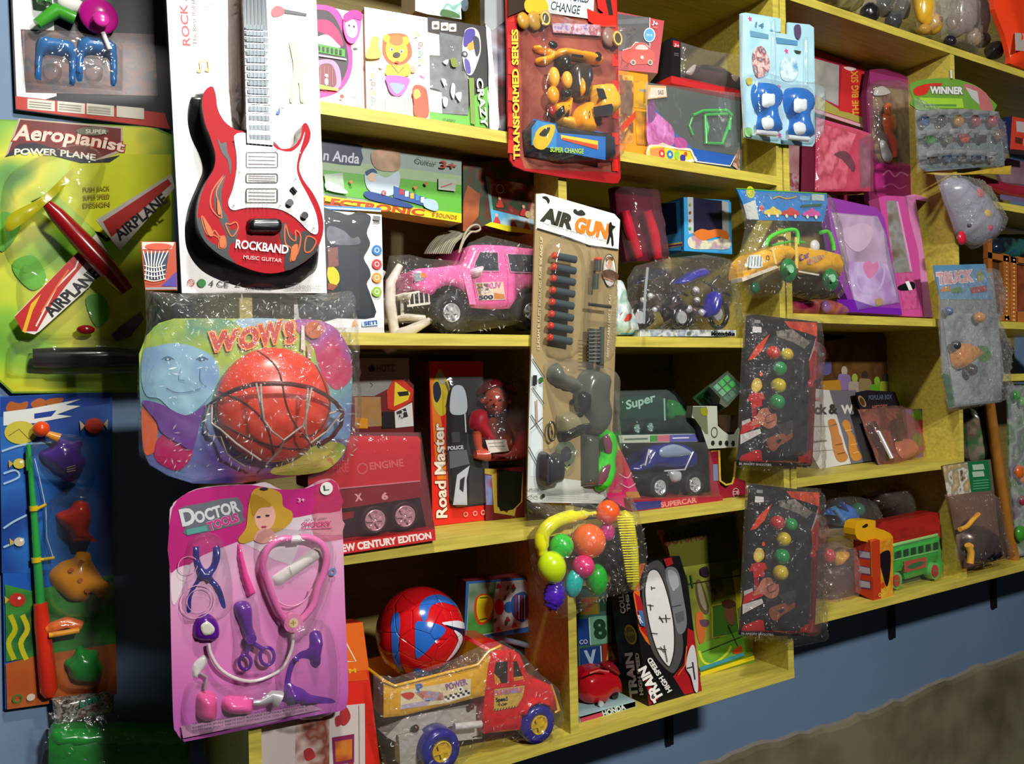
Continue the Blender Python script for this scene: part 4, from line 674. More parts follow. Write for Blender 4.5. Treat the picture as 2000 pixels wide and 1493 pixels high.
p.circ(325, 492, 16, 'f0b0a0'); p.flat(ell(388, 300, 50, 62), 'c8dce8'); p.flat(ell(388, 300, 42, 54), '3a8ac0'); p.text('TRY ME', 362, 310, 414, 312, 18, 'a8d0ec', .02); p.text('3+', 410, 215, 455, 225, 40, 'e8dcdc', .02); p.text('AGES', 412, 235, 455, 242, 12, 'e89080')
w = p.part('window'); w.flat([(60, 110), (385, 150), (388, 400), (60, 430)], BLI(), .003)
t = Thing('orange_gift_box', 'narrow orange box with printed gold pattern under the red car box', 'toy box')
p = sbox(t, 'box', 105, 372, 600, 1.25, 1.24, zB, .05, 'e08a1c', 'e09a34'); p.flat([(110, 640), (250, 650), (250, 1230), (110, 1230)], busy(['b8602c', 'c8983c', '6a4030', 'e0b040', 'a03424'], 25, 'n')); p.flat([(130, 690), (240, 690), (240, 1000), (140, 980)], busy(['5a4034', '7a6050', '4a2c24'], 20, 'n'))
p.flat([(130, 1090), (270, 950), (290, 990), (150, 1140)], 'd83c24'); p.flat([(255, 690), (378, 700), (378, 940), (255, 920)], busy(['d8841c', 'c8981c', '8a6a30'], 25, 'n')); p.line([(300, 770), (375, 785)], 22, '8a8a80'); p.flat([(265, 950), (378, 960), (378, 1250), (280, 1240)], busy(['e8a81c', 'b87a1c', '6a4c20', 'f0c030'], 18, 'n'))
t = Thing('clay_play_box', 'transparent fronted play box with green frame toy and pink shapes, marked SALE', 'toy box')
p = sbox(t, 'box', 375, 1165, 705, 1.232, 1.226, zB, .08, '43504c', 'd8d0c4')
p.flat([(378, 855), (600, 1130), (760, 1270), (1130, 1340), (1100, 1420), (790, 1390), (380, 1330)], '2c5cb0'); p.flat(smooth([(380, 870), (430, 950), (560, 1060), (600, 1150), (580, 1250), (380, 1250)]), busy(['d85ac0', 'e88ad8', 'c040a0', 'f0b0e8'], 24, 'n')); p.flat(smooth([(380, 860), (430, 860), (440, 1000), (380, 1050)]), '7a3a7a'); p.flat(smooth([(600, 1190), (660, 1180), (710, 1220), (700, 1280), (620, 1265)]), 'c838a0')
p.flat(smooth([(380, 1250), (460, 1240), (500, 1225), (570, 1250), (640, 1270), (740, 1275), (770, 1330), (790, 1385), (600, 1390), (380, 1350)], 3), 'f0d8c8'); p.flat(smooth([(395, 1270), (470, 1255), (640, 1285), (735, 1290), (755, 1360), (600, 1375), (395, 1335)]), 'e8c83a'); p.flat([(395, 1275), (520, 1262), (520, 1365), (395, 1335)], 'e88a50'); p.circ(495, 1318, 34, 'd83a3c'); p.circ(495, 1318, 15, 'e8c0a0'); p.circ(565, 1325, 36, '2c7ac0'); p.circ(565, 1325, 14, 'c8e0a0'); p.flat(ell(625, 1330, 20, 40), '8ac04a'); p.circ(675, 1355, 30, '3a3c90'); p.circ(700, 1320, 18, 'c04a3a')
p.line([(600, 1270), (740, 1290), (785, 1385), (1080, 1425), (1125, 1340), (1150, 1290)], 9, 'e8dccc'); p.flat([(1100, 1420), (1140, 1290), (1165, 1250), (1165, 1470)], busy(['a88a70', '6a5040', 'c8a890', '8a3a30'], 40, 'n'))
g = t.part('toy_frame', label='green plastic frame toy'); g.pl = p.pl; GP = pl('22c040')
g.tube([(860, 985), (1060, 975), (1085, 1010), (1060, 1100), (1010, 1235), (860, 1225), (890, 1100), (860, 985)], 15, GP, .004); g.tube([(760, 990), (850, 950), (1050, 945), (1095, 990)], 14, GP, .008); g.tube([(865, 990), (875, 1230)], 14, GP, .006); g.tube([(760, 1000), (730, 1080), (760, 1160)], 10, GP, .004); g.tube([(1075, 1050), (1070, 1120)], 18, GP, .006)
k = t.part('label_sticker'); k.pl = p.pl; k.slab([(375, 728), (530, 738), (540, 832), (372, 852)], 'eeb070', .001, .006); k.base = .006; k.flat([(400, 750), (530, 755), (535, 825), (375, 845)], 'f0e4d0'); k.text('SALE', 465, 812, 510, 808, 36, '6a5a40', .02)
w = t.part('window'); w.pl = p.pl; w.flat([(378, 712), (1163, 800), (1163, 1285), (1120, 1330), (740, 1270), (380, 1240)], clear('bag', 'ffffff', .1, .35, 18, .08), .014)
t = Thing('black_car_box', 'black and red window box with dark sports car, lying on the green frame play box', 'toy box')
z0 = W3(600, 712, 1.25)[2]; p = t.part('box', Plane(1.245)); p.slab([(575, 645), (1290, 800), (1290, 862), (575, 712)], 'b8282c', .10, 0, 'c02820'); 
p.slab([(575, 320), (655, 345), (655, 665), (575, 648)], '18161a', .1, .0004, '201c22'); p.flat([(590, 345), (645, 358), (645, 410), (592, 398)], 'b02430'); p.text('3+', 600, 400, 640, 408, 28, 'e8c8c8', .02); p.line([(600, 455), (640, 463)], 5, '707074'); p.line([(600, 470), (640, 478)], 5, '707074')
ca = t.part('toy_car', label='dark red sports car'); ca.rel(smooth([(680, 640), (700, 600), (780, 575), (830, 560), (960, 575), (1060, 640), (1150, 680), (1280, 740), (1280, 790), (1100, 745), (900, 705), (720, 665)], 3), pl('3a1420'), .02, .012, off=.004 -.03, th=.03); ca.rel(smooth([(800, 580), (850, 562), (950, 580), (1010, 620), (900, 610)]), pl('141218'), .006, .01, off=-.008)
ca.rel(smooth([(700, 620), (760, 560), (785, 560), (770, 620), (740, 645)]), m('f0e8e4', .1, .6), .006, .01, off=-.004); ca.rel(smooth([(1090, 640), (1150, 655), (1140, 700), (1110, 690)]), m('f0e8e4', .1, .6), .006, .01, off=-.004)
w = t.part('window'); w.rel([(655, 360), (880, 430), (1150, 470), (1280, 500), (1280, 800), (655, 665)], clear('bag', 'ffffff', .1, .5, 30, .06), .004, .01, off=.002, res=.008, noise=.002, ns=60)
# ---- light blue two figure blister (plain stand-in shapes)
K('b7')
t = Thing('blue_figure_card', 'light blue blister card with two rounded blue and white toys', 'toy pack', Y=1.192)
c = t.part('backing_card'); out = [(92, 90), (125, 84), (362, 125), (362, 215), (310, 215), (410, 232), (410, 150), (555, 165), (585, 185), (592, 600), (592, 960), (575, 988), (350, 968), (120, 925), (95, 500)]
c.slab(out, 'a8d4e4', .004); c.flat([(110, 100), (280, 118), (300, 240), (520, 270), (580, 300), (580, 970), (350, 955), (125, 915)], busy(['a0d0e0', 'b8e0ec', '8cc4dc'], 8, 'n'))
for x, y in ((155, 128), (400, 345), (355, 912), (350, 590)): c.poly_m(x, y, 22, [(math.cos(a*.628)*(1 if a % 2 else .5), math.sin(a*.628)*(1 if a % 2 else .5)) for a in range(10)], 'e04a8c')
c.flat([(155, 205), (280, 232), (280, 262), (160, 245)], '6a9ab8'); c.flat([(330, 250), (475, 275), (475, 305), (335, 292)], '5a90b8'); c.text('14', 190, 180, 245, 190, 34, '5a8aa0', .02); c.line([(290, 200), (312, 200)], 12, '7ab8e0')
c.flat(smooth([(180, 340), (230, 310), (265, 350), (290, 430), (270, 500), (200, 520), (170, 420)]), busy(['c88078', 'e0c8c0', '8a4a50', 'a8ccd8'], 50, 'n')); c.flat(smooth([(360, 430), (400, 380), (460, 400), (480, 480), (440, 545), (370, 530)]), busy(['9cc8dc', 'd8ecf0', '6aa8cc'], 40, 'n')); c.flat(smooth([(455, 175), (490, 168), (500, 220), (485, 265), (460, 240)]), '5a4a70'); c.flat([(450, 335), (500, 345), (495, 360), (470, 358)], '3a4a34')
c.flat(smooth([(130, 530), (165, 525), (170, 560), (140, 570)]), 'c8b84a'); c.flat(smooth([(125, 860), (170, 870), (160, 920), (125, 912)]), '8ac47a')
for x, y in ((0, 0), (215, 35)):
    b = t.part('toy_shape', label='rounded blue and white plastic shape'); b.rel(smooth([(160+x, 640+y), (175+x, 570+y), (230+x, 555+y), (290+x, 580+y), (330+x, 640+y), (330+x, 720+y), (300+x, 760+y), (320+x, 830+y), (340+x, 890+y), (300+x, 915+y), (210+x, 905+y), (195+x, 850+y), (205+x, 780+y), (175+x, 720+y)], 3), pl('1c6ac0'), .03, .02, off=.001, th=0)
    b.rel(rrect(235+x, 625+y, 318+x, 725+y, 24), pl('e4ecf0'), .008, .012, off=.026); b.rel(smooth([(235+x, 800+y), (300+x, 795+y), (310+x, 860+y), (250+x, 870+y)]), pl('e4ecf0'), .006, .01, off=.026); b.tube([(190+x, 890+y), (330+x, 902+y)], 18, pl('d8e0e4'), .02)
f = t.part('blister'); f.rel([(300, 130), (318, 130), (318, 560), (300, 560)], BLI(), .008, .006, off=.003); f.rel([(515, 250), (535, 255), (535, 600), (518, 600)], BLI(), .008, .006, off=.003)
f.rel(smooth([(110, 520), (300, 530), (420, 560), (580, 600), (588, 900), (560, 960), (350, 940), (130, 900)]), BLI(), .038, .016, off=.002, res=.008); f.line([(100, 100), (96, 500), (118, 920)], 12, m('e8f0f0', .1, .5))
# ---- bay 3 top: doll boxes
t = Thing('pink_picture_box', 'red and white box marked THE BIG SIX at the top of the pink bay', 'toy box')
p = t.part('box', Plane(1.345)); p.slab([(480, 290), (930, 455), (948, 850), (590, 735), (480, 700)], 'a82040', .04, 0, 'c03848'); p.flat([(520, 375), (755, 440), (750, 715), (600, 640), (520, 600)], busy(['b0aca8', '9a9a94', 'c0bcb4'], 10, 'n')); p.flat([(600, 640), (760, 740), (945, 800), (948, 845), (590, 730)], 'a09a48'); p.flat([(772, 440), (925, 485), (935, 785), (755, 745)], 'c42c2c')
p.text('THE BIG SIX', 892, 775, 880, 478, 46, 'd8a03c', .02); p.flat(smooth([(785, 455), (830, 450), (870, 465), (830, 478)]), 'e8c8c8')
p.slab([(480, 700), (590, 735), (948, 850), (948, 872), (480, 722)], 'c89aa4', .05, .004)
t = Thing('pink_doll_bag_box', 'pink wrapped doll box in the pink bay, under the red and white box', 'toy box')
p = t.part('box', Plane(1.295)); K('b7'); p.slab([(600, 790), (880, 870), (965, 900), (965, 1290), (590, 1290)], 'c84a78', .04, 0, 'a83a60'); p.flat([(620, 830), (870, 905), (830, 1000), (800, 1270), (610, 1285)], busy(['d87a8c', 'e0a8b0', 'b84464', 'e8c8cc', 'c05a70'], 14, 'n')); p.flat([(885, 940), (970, 900), (965, 1260), (900, 1270)], busy(['a8b0b8', '7a7c84', 'b0607c'], 14, 'n')); p.flat(smooth([(720, 1040), (800, 1020), (860, 1100), (850, 1160), (780, 1080)]), '5a3040')
w = p.part('window'); w.rel([(600, 800), (885, 880), (985, 920), (985, 1290), (595, 1290)], clear('bag', 'ffc8d8', .1, .7, 30, .08), .004, .01, off=.003, res=.009, noise=.003, ns=60)
t = Thing('small_pink_box', 'small faded pink box at the left of the pink bay, beside the divider', 'toy box')
p = t.part('box', Plane(1.345)); p.slab([(375, 960), (580, 990), (590, 1360), (375, 1290)], busy(['a06a70', 'b08a8c', '8a4a58'], 12, 'n'), .06, 0); K('b8'); p.flat([(380, 20), (590, 60), (600, 140), (380, 135)], busy(['c09a8c', '8a3a4c', 'b8a0a8', 'a8485c'], 30, 'n'))
K('b7')
t = Thing('tall_purple_doll_box', 'tall purple window box with orange haired doll, beside the right divider', 'doll box')
p = t.part('box', Plane(1.318)); p.slab(smooth([(960, 470), (1235, 530), (1270, 760), (1290, 1000), (1285, 1300), (1225, 1640), (985, 1610), (950, 900)], 2), '7a2450', .015, 0, '5a1c40'); p.flat([(960, 480), (1225, 540), (1228, 590), (960, 560)], '9a3470'); p.flat([(985, 580), (1230, 610), (1265, 1000), (1240, 1110), (1010, 1090), (975, 900)], busy(['6a5044', '8a7458', '5a3038', '9a8868'], 12, 'n'))
p.flat(smooth([(1000, 1130), (1080, 1090), (1240, 1110), (1280, 1180), (1230, 1330), (1150, 1370), (1020, 1330)]), 'b02c7c'); p.line(smooth([(1050, 1180), (1090, 1150), (1130, 1190), (1170, 1160), (1220, 1185)], 4, False), 12, 'e878b8'); p.line(smooth([(1050, 1260), (1110, 1240), (1160, 1270), (1210, 1250)], 4, False), 9, 'd86aa8')
d = t.part('doll', label='orange doll with fair legs'); d.ball(1085, 740, 40, pl('c8502c'), .012, (.9, 1.2, .6)); d.rel(smooth([(1050, 770), (1110, 765), (1125, 850), (1110, 900), (1060, 890)]), pl('d8581c'), .012, .012, off=.004); d.tube([(1085, 890), (1120, 960), (1130, 1060)], [22, 30, 14], pl('c8402c'), .01); d.rel(smooth([(1030, 960), (1060, 950), (1110, 1060), (1090, 1095), (1050, 1070)]), pl('b8bcc4'), .008, .012, off=.004); d.flat(smooth([(1000, 600), (1050, 580), (1100, 620), (1060, 640), (990, 640)]), 'b8b4b0', .006)
w = t.part('window'); w.rel(smooth([(965, 560), (1220, 590), (1268, 1000), (1240, 1120), (990, 1080), (960, 820)]), clear('bag', 'ffffff', .08, .6, 25, .04), .022, .016, off=.003, res=.008, noise=.001)
K('b8')
t = Thing('purple_doll_box', 'purple framed box with grey white doll window and pink heart, front of the pink bay', 'doll box')
p = t.part('box', Plane(pts=[(850, 968, 1.235), (1180, 985, 1.225), (670, 215, 1.27)])); p.slab([(668, 205), (690, 190), (1010, 262), (1060, 330), (1180, 985), (850, 965), (760, 760)], '8a3a9c', .025, 0, '7a3090'); p.flat([(700, 295), (1010, 320), (1060, 420), (1160, 900), (1000, 930), (870, 945), (800, 700)], '9a9094')
p.flat([(705, 300), (1015, 325), (1055, 420), (1080, 640), (800, 620)], busy(['8a8484', 'b8a8a8', 'd0c4c4', '7a7478'], 8, 'n')); p.flat([(800, 620), (1080, 640), (1155, 900), (870, 940)], busy(['c8b8cc', 'd8d0dc', 'b090b8', 'c08ab8'], 10, 'n')); p.flat(smooth([(920, 640), (955, 620), (985, 640), (1010, 625), (1020, 670), (965, 740), (925, 690)]), 'e0809c'); p.line(smooth([(870, 640), (860, 720), (900, 820), (960, 840), (1030, 800), (1060, 700), (1040, 640)], 4, False), 14, 'c8c4d0'); p.flat(smooth([(1000, 880), (1040, 870), (1050, 910), (1010, 920)]), 'b8a83a')
p.flat([(740, 880), (850, 880), (1000, 930), (1170, 940), (1180, 985), (850, 966), (750, 975)], '6a1c9c'); p.flat(smooth([(780, 420), (900, 370), (980, 400), (960, 500), (880, 560), (800, 500)]), 'd8ccc4')
w = p.part('window'); w.rel([(700, 290), (1015, 318), (1065, 420), (1165, 900), (880, 950), (800, 700)], clear('bag', 'f4e8ff', .08, .45, 22, .1), .004, .01, off=.004, res=.009, noise=.003, ns=50)
t = Thing('slim_pink_doll_box', 'slim bright pink window box right of the purple doll box', 'doll box')
p = t.part('box', Plane(pts=[(1190, 992, 1.25), (1310, 998, 1.245), (1020, 140, 1.27)])); p.slab([(1020, 195), (1065, 180), (1190, 185), (1290, 560), (1320, 998), (1165, 990), (1100, 650)], 'c04a90', .03, 0, 'b84a88'); p.flat([(1075, 215), (1140, 215), (1200, 500), (1240, 700), (1130, 700), (1090, 450)], busy(['4a4040', '7a6a50', 'a0a09a', '6a7468'], 14, 'n')); p.line([(1145, 220), (1215, 560), (1245, 720)], 14, 'e0a8d0')
p.flat([(1150, 700), (1255, 690), (1300, 940), (1190, 950)], busy(['b83a7c', 'c85a90', '7a2c58'], 30, 'n')); p.flat(smooth([(1155, 790), (1250, 760), (1260, 810), (1170, 820)]), '101418'); p.flat([(1200, 760), (1225, 755), (1250, 815), (1225, 818)], 'e8e8e8')
w = p.part('window'); w.flat([(1075, 215), (1150, 215), (1245, 700), (1130, 700)], BLI(), .004)
t = Thing('pale_pink_box', 'pale pink open frame box at the right end of the pink bay', 'doll box')
p = t.part('box', Plane(pts=[(1320, 1000, 1.262), (1410, 1002, 1.258), (1210, 180, 1.28)])); PKF = m('c87aac', .35)
p.slab([(1210, 180), (1265, 170), (1330, 600), (1385, 1000), (1320, 1000), (1270, 640)], PKF, .03, 0); p.slab([(1265, 172), (1420, 215), (1420, 235), (1268, 205)], PKF, .03, 0); p.slab([(1400, 220), (1440, 380), (1480, 690), (1430, 700), (1400, 420)], m('b07090', .35), .004, -.02)
p.flat([(1270, 220), (1400, 230), (1480, 680), (1340, 690)], busy(['8a7450', '9a8a60', 'b07a8c', 'b89440'], 6, 'n'), -.046)
t = Thing('magenta_toy_bag', 'small magenta and violet bag at the foot of the purple doll box', 'toy pack'); p = t.part('bag_body', Plane(1.25)); p.rel(smooth([(390, 905), (480, 890), (600, 880), (720, 890), (790, 940), (780, 988), (560, 988), (390, 975)]), busy(['a01c5c', '8a1c4c', 'b86a50', '7a3a8a', 'a05090'], 10, 'n', .15), .02, .02, th=.01, noise=.002); p = t.part('toy_ball', Plane(1.245)); p.ball(665, 930, 42, pl('9a6aa0'), .022, (1, 1, .7))
t = Thing('pink_ribbon_box', 'small magenta box behind, above the purple doll box', 'toy box'); p = t.part('box', Plane(1.40)); p.slab([(740, 180), (1000, 170), (1010, 270), (740, 270)], busy(['b01c7c', 'a84a80', 'c03058', '8a1c60'], 20, 'n'), .03)
# ================================================================ bay 1, shelf C: guitar box, jeep
K('a7')
t = Thing('electronic_guitar_box', 'long green box with blue name panel, marked ELECTRONIC, wedged under shelf B', 'toy box')
p = t.part('box', Plane(1.27)); p.slab([(-20, 890), (1000, 1040), (1000, 1445), (-20, 1275)], '8aa88c', .05, 0, 'c8b84a')
p.flat([(-20, 892), (1000, 1042), (1000, 1140), (-20, 1010)], '8fa09a'); p.flat([(-20, 1080), (1000, 1200), (1000, 1390), (-20, 1230)], '5fae3c'); p.flat([(-20, 1010), (1000, 1140), (1000, 1200), (-20, 1090)], '9ab48c')
p.flat([(-20, 1262), (120, 1270), (470, 1318), (1000, 1385), (1000, 1445), (-20, 1280)], 'ecd81c'); p.flat(smooth([(-20, 890), (330, 935), (350, 970), (345, 1075), (110, 1050), (-20, 1040)], 2), '20284c'); p.text('n Anda', 105, 1038, 335, 1062, 66, 'c8d0dc', .02)
p.text('ELECTRONIC', 30, 1318, 752, 1398, 46, 'b8441c', .04, h2=40, slant=.1); p.text('8 SOUNDS', 808, 1402, 968, 1424, 26, 'a8641c', .02)
p.flat(smooth([(420, 985), (500, 965), (590, 975), (605, 1070), (570, 1110), (460, 1100), (420, 1050)]), busy(['c07a50', 'b89070', '8a6a44', 'b04c2c'], 20, 'n'))
p.flat(smooth([(375, 1120), (430, 1090), (460, 1130), (520, 1150), (590, 1110), (600, 1190), (560, 1260), (470, 1270), (390, 1220)]), 'b8c8d4'); p.flat(smooth([(380, 1110), (430, 1092), (455, 1125), (420, 1118), (385, 1140)]), '1c3c6c'); p.flat(ell(420, 1150, 26, 28), 'd8b89c'); p.flat([(560, 1205), (840, 1310), (850, 1360), (560, 1280)], '3c5ca0'); p.flat(smooth([(380, 1240), (520, 1270), (680, 1330), (640, 1345), (400, 1290)]), '2c4a8a')
for k in range(5): p.flat(rrect(600+k*34, 1226+k*13, 624+k*34, 1262+k*13, 4), ('c03a3a', 'e8e4e0', 'e0b040', '4a8ac0', 'e8e4e0')[k])
p.flat(smooth([(760, 1290), (830, 1300), (850, 1345), (830, 1368), (760, 1340)]), 'a8c4d8'); p.circ(497, 1250, 16, 'c84a40', w=.4); p.text('3+', 860, 1088, 960, 1100, 46, 'a04434', .03); p.flat([(850, 1150), (968, 1165), (960, 1240), (850, 1228)], 'a8b4a4'); p.line([(865, 1215), (940, 1190)], 7, 'b04a4a')
p.text('Guitar', 700, 1050, 840, 1075, 34, '5a6a5a', .0); p.flat([(110, 1130), (230, 1120), (240, 1220), (125, 1235)], 'a8b8a8'); p.flat(smooth([(120, 1180), (180, 1190), (260, 1240), (240, 1255), (130, 1230)]), 'd8e0e4')
for x, y in ((285, 1180), (700, 1215), (770, 1190)): p.circ(x, y, 12, 'b86a3a')
t = Thing('party_toy_box', 'dark green and red box with pale blue and yellow base, right of the green box', 'toy box')
p = t.part('box', Plane(1.28)); p.slab([(1010, 1060), (1440, 1020), (1490, 1160), (1490, 1500), (1165, 1460), (1010, 1500)], busy(['2c3a24', '5a2c1c', '1c4a34', '7a3a24', '241c18'], 16, 'n'), .06, 0); p.flat([(1010, 1300), (1040, 1200), (1120, 1260), (1110, 1400), (1030, 1500), (1010, 1500)], busy(['8a4020', 'a85a2c', '5a2c1c'], 16, 'n')); p.flat([(1165, 1145), (1490, 1210), (1490, 1440), (1190, 1350)], busy(['2c5a2c', '1c3a24', '8a2420', 'd8c8a8', '7a6a2c'], 20, 'n')); p.flat([(1155, 1140), (1175, 1145), (1205, 1360), (1185, 1355)], '6aa49c'); p.flat([(1185, 1355), (1490, 1430), (1490, 1500), (1200, 1460)], busy(['3c9ac8', '5ab0d4', 'e0ece8'], 14, 'n'))
for x, y in ((1225, 1425), (1335, 1455), (1420, 1470), (1245, 1315), (1400, 1370)): p.flat(smooth([(x-20, y+26), (x-8, y-12), (x+4, y-28), (x+16, y-8), (x+26, y+28)]), 'c43a3a'); p.circ(x+2, y-30, 11, 'e0a890')
p.circ(1250, 1225, 30, 'b0b8a0', w=.2); p.circ(1430, 1390, 22, 'c8b47c'); p.flat([(1150, 1460), (1190, 1440), (1490, 1500), (1490, 1520), (1300, 1500)], 'd8d01c')
t = Thing('shaped_window_box', 'white box with dark wavy window and four coloured dots, behind the basketball bag', 'toy box')
K('a8')
p = sbox(t, 'box', -120, 580, 100, 1.222, 1.215, zC, .09, 'e6e6e8', 'c0c0c4'); p.flat([(-120, 75), (580, 105), (575, 132), (-120, 110)], '3a84d8'); p.line([(-120, 84), (576, 130)], 12, 'c8dcf0')
p.flat(smooth([(-60, 120), (200, 128), (320, 160), (400, 135), (490, 165), (492, 220), (465, 300), (492, 380), (470, 440), (442, 500), (485, 580), (495, 640), (465, 700), (500, 800), (525, 960), (240, 965), (-60, 960)], 3), '1c2630'); p.flat(smooth([(165, 250), (280, 280), (350, 340), (400, 330), (400, 390), (180, 380)]), busy(['3a4450', '5a6474', '2a3440'], 30, 'n')); p.flat([(240, 400), (400, 410), (410, 900), (300, 950), (250, 700)], '28323e')
p.flat(smooth([(160, 580), (180, 550), (240, 600), (250, 680), (200, 720), (160, 650)]), 'e8d81c'); p.flat([(160, 420), (240, 410), (245, 560), (165, 570)], busy(['5a2c2c', '8a3a30', '3a2c20'], 60, 'n')); p.flat([(160, 690), (240, 710), (200, 750), (160, 740)], 'a0502c')
for y, q in ((435, '2c7cc8'), (545, 'cc3a3c'), (650, 'e09a34'), (760, '94c034')): p.circ(545, y, 40, q); p.circ(545, y, 20, 'e8e8e8', w=.3)
p.flat([(515, 165), (570, 170), (572, 205), (520, 200)], '707478'); p.flat([(515, 215), (568, 220), (568, 226), (515, 221)], '404040'); p.text('A', 355, 1035, 400, 1030, 50, 'e89a3a', .04); p.flat([(430, 985), (560, 980), (558, 1020), (432, 1032)], 'c4dcec'); p.text('SETI', 448, 1024, 545, 1012, 28, '2c4c9c', .05); p.flat([(-120, 1045), (600, 1038), (604, 1082), (-120, 1082)], 'c4c4c6')
w = p.part('window'); w.rel([(-60, 130), (480, 165), (480, 480), (500, 950), (-60, 955)], BLI(), .003, .01, off=.003, res=.01, noise=.001)
t = Thing('pink_toy_jeep', 'large pink toy jeep with black windows and white bull bar in a clear bag', 'toy car')
YJ = 1.262; PJ = pl('ee64a8'); PJD = pl('c8508c'); t.Pl = Plane(YJ)
b = t.part('car_body')
prof = [(845, 590), (880, 578), (1000, 572), (1120, 556), (1205, 548), (1240, 480), (1270, 410), (1310, 395), (1500, 398), (1740, 425), (1800, 440), (1812, 600), (1822, 735), (1790, 730), (1700, 745), (1640, 800), (1605, 890), (1280, 885), (1240, 780), (1170, 722), (1080, 712), (1010, 745), (965, 790), (830, 745), (820, 680), (828, 610)]
b.rel(smooth(prof, 2), PJ, .008, .006, off=0, th=.135, res=.008)
for q in ([(1350, 445), (1490, 452), (1500, 600), (1300, 598), (1310, 530)], [(1562, 462), (1775, 470), (1785, 612), (1590, 606)]): b.slab(q, pl('26303a'), .004, .0095); b.line(q+[q[0]], 8, 'e08ab8', off=.0097)
b.flat([(1200, 560), (1250, 560), (1320, 860), (1270, 860)], 'f07ab4', .0088); b.line([(1310, 620), (1290, 640), (1330, 880)], 4, 'b84a84', off=.0092); b.line([(1545, 460), (1570, 620), (1570, 880)], 4, 'c45a94', off=.0092)
b.flat([(1310, 690), (1530, 682), (1550, 822), (1345, 828)], 'e4c8b0', .0094); b.flat([(1318, 700), (1400, 694), (1440, 760), (1340, 790)], busy(['d8a03a', '3a3434', 'e0d4c8', 'c05a3a'], 90, 'n'), .0098); b.text('XUV', 1405, 735, 1515, 728, 40, 'c05aa0', .04, off=.01); b.text('500', 1345, 822, 1450, 816, 30, '26304c', .06, off=.01); b.flat([(1460, 770), (1540, 780), (1545, 815), (1460, 815)], 'd0843c', .0098)
b.flat(smooth([(835, 620), (900, 612), (930, 625), (915, 660), (860, 682), (838, 670)]), m('b8c4cc', .1, .5), .0092); b.flat(smooth([(890, 615), (932, 622), (920, 650), (895, 645)]), 'd8761c', .0096)
mi = t.part('wing_mirror', label='pale pink wing mirror'); mi.rel(smooth([(1270, 590), (1350, 560), (1360, 585), (1340, 640), (1280, 650)]), pl('f4c8d8'), .02, .01, off=.006, th=.004)
ch = t.part('chassis', label='black underbody'); ch.slab([(960, 800), (1280, 880), (1610, 885), (1810, 790), (1810, 960), (1290, 990), (1000, 960)], pl('141416'), .12, -.004)
fx = W3(828, 700, YJ)[0]; FP = splane(fx); g = t.part('bull_bar', FP, label='cream white grille and bull bar'); WH = pl('dcd4c8')
def fp(d, z): return (fx-.004, YJ+d, z)
z1, z0_ = mm(830, 745, YJ), mm(830, 1000, YJ); zt_ = mm(845, 585, YJ)
g.wtube([fp(.0, z1-.012), (fx-.012, YJ+.004, z1-.01), (fx-.012, YJ+.13, z1-.01), fp(.134, z1-.012)], [.006]*4, WH); g.wtube([(fx+.02, YJ, z1-.048), (fx-.012, YJ+.004, z1-.046), (fx-.012, YJ+.13, z1-.046), fp(.134, z1-.046)], [.006]*4, WH)
for k in range(5): g.wtube([(fx-.012, YJ+.02+.026*k, z1-.05), (fx-.012, YJ+.02+.026*k, z1-.008)], [.0035]*2, WH)
g.wtube([(fx-.022, YJ+.03, z1-.075), (fx-.03, YJ+.03, z1-.02), (fx-.028, YJ+.03, zt_-.02), (fx-.01, YJ+.03, zt_+.01)], [.009, .01, .009, .006], WH); g.wtube([(fx-.022, YJ+.105, z1-.075), (fx-.03, YJ+.105, z1-.02), (fx-.028, YJ+.105, zt_-.02), (fx-.01, YJ+.105, zt_+.01)], [.009, .01, .009, .006], WH)
g.wtube([(fx+.03, YJ-.004, z1-.03), (fx+.03, YJ-.004, z1-.05), (fx-.01, YJ, z1-.07), (fx-.02, YJ+.06, z1-.085), (fx-.01, YJ+.12, z1-.07)], [.005, .006, .01, .02, .01], WH)
K('a8')
for q in ([(795, 785), (830, 782), (832, 855), (800, 858)], [(845, 780), (875, 775), (880, 845), (850, 850)], [(890, 770), (925, 765), (928, 838), (895, 842)]): g2 = None
gr = t.part('grille'); gr.slab([(785, 775), (950, 755), (960, 850), (800, 870)], pl('1c1c20'), .01, .001); 
for k in range(5): gr.line([(795+k*38, 775-k*5), (802+k*38, 868-k*6)], 10, 'dcd4c8')
gr.line([(760, 778), (965, 745)], 14, 'dcd4c8'); gr.line([(780, 872), (975, 848)], 18, 'dcd4c8')
wheel(t, 1128, 925, 160, .022, m('18181a', .6), CH, .04, .47, 'spoke'); wheel(t, 1752, 915, 145, .022, m('18181a', .6), CH, .04, .47, 'spoke')
tr = t.kids[-2]
for kk in range(20):
    c_, s_ = math.cos(kk*.314), math.sin(kk*.314); tr.poly_m(1128, 925, 160, [(c_*.9-s_*.06, s_*.9+c_*.06), (c_*1.06-s_*.06, s_*1.06+c_*.06), (c_*1.06+s_*.06, s_*1.06-c_*.06), (c_*.9+s_*.06, s_*.9-c_*.06)], m('18181a', .6), .0195, .03)
bg = t.part('bag'); bg.bag([(610, 640), (640, 480), (800, 470), (920, 500), (1190, 520), (1260, 380), (1400, 320), (1740, 400), (1820, 430), (1850, 960), (1700, 1010), (1500, 1040), (1200, 1085), (1050, 1085), (960, 1000), (700, 1010), (600, 900)], .03, clear('bag', 'ffffff', .1, .8, 50, .04), off=.012, noise=.003, ns=90, res=.009)
t = Thing('cable_coil', 'coiled grey white cable lying on the pink toy jeep', 'cable'); K('d1'); p = t.part('coil', Plane(1.30))
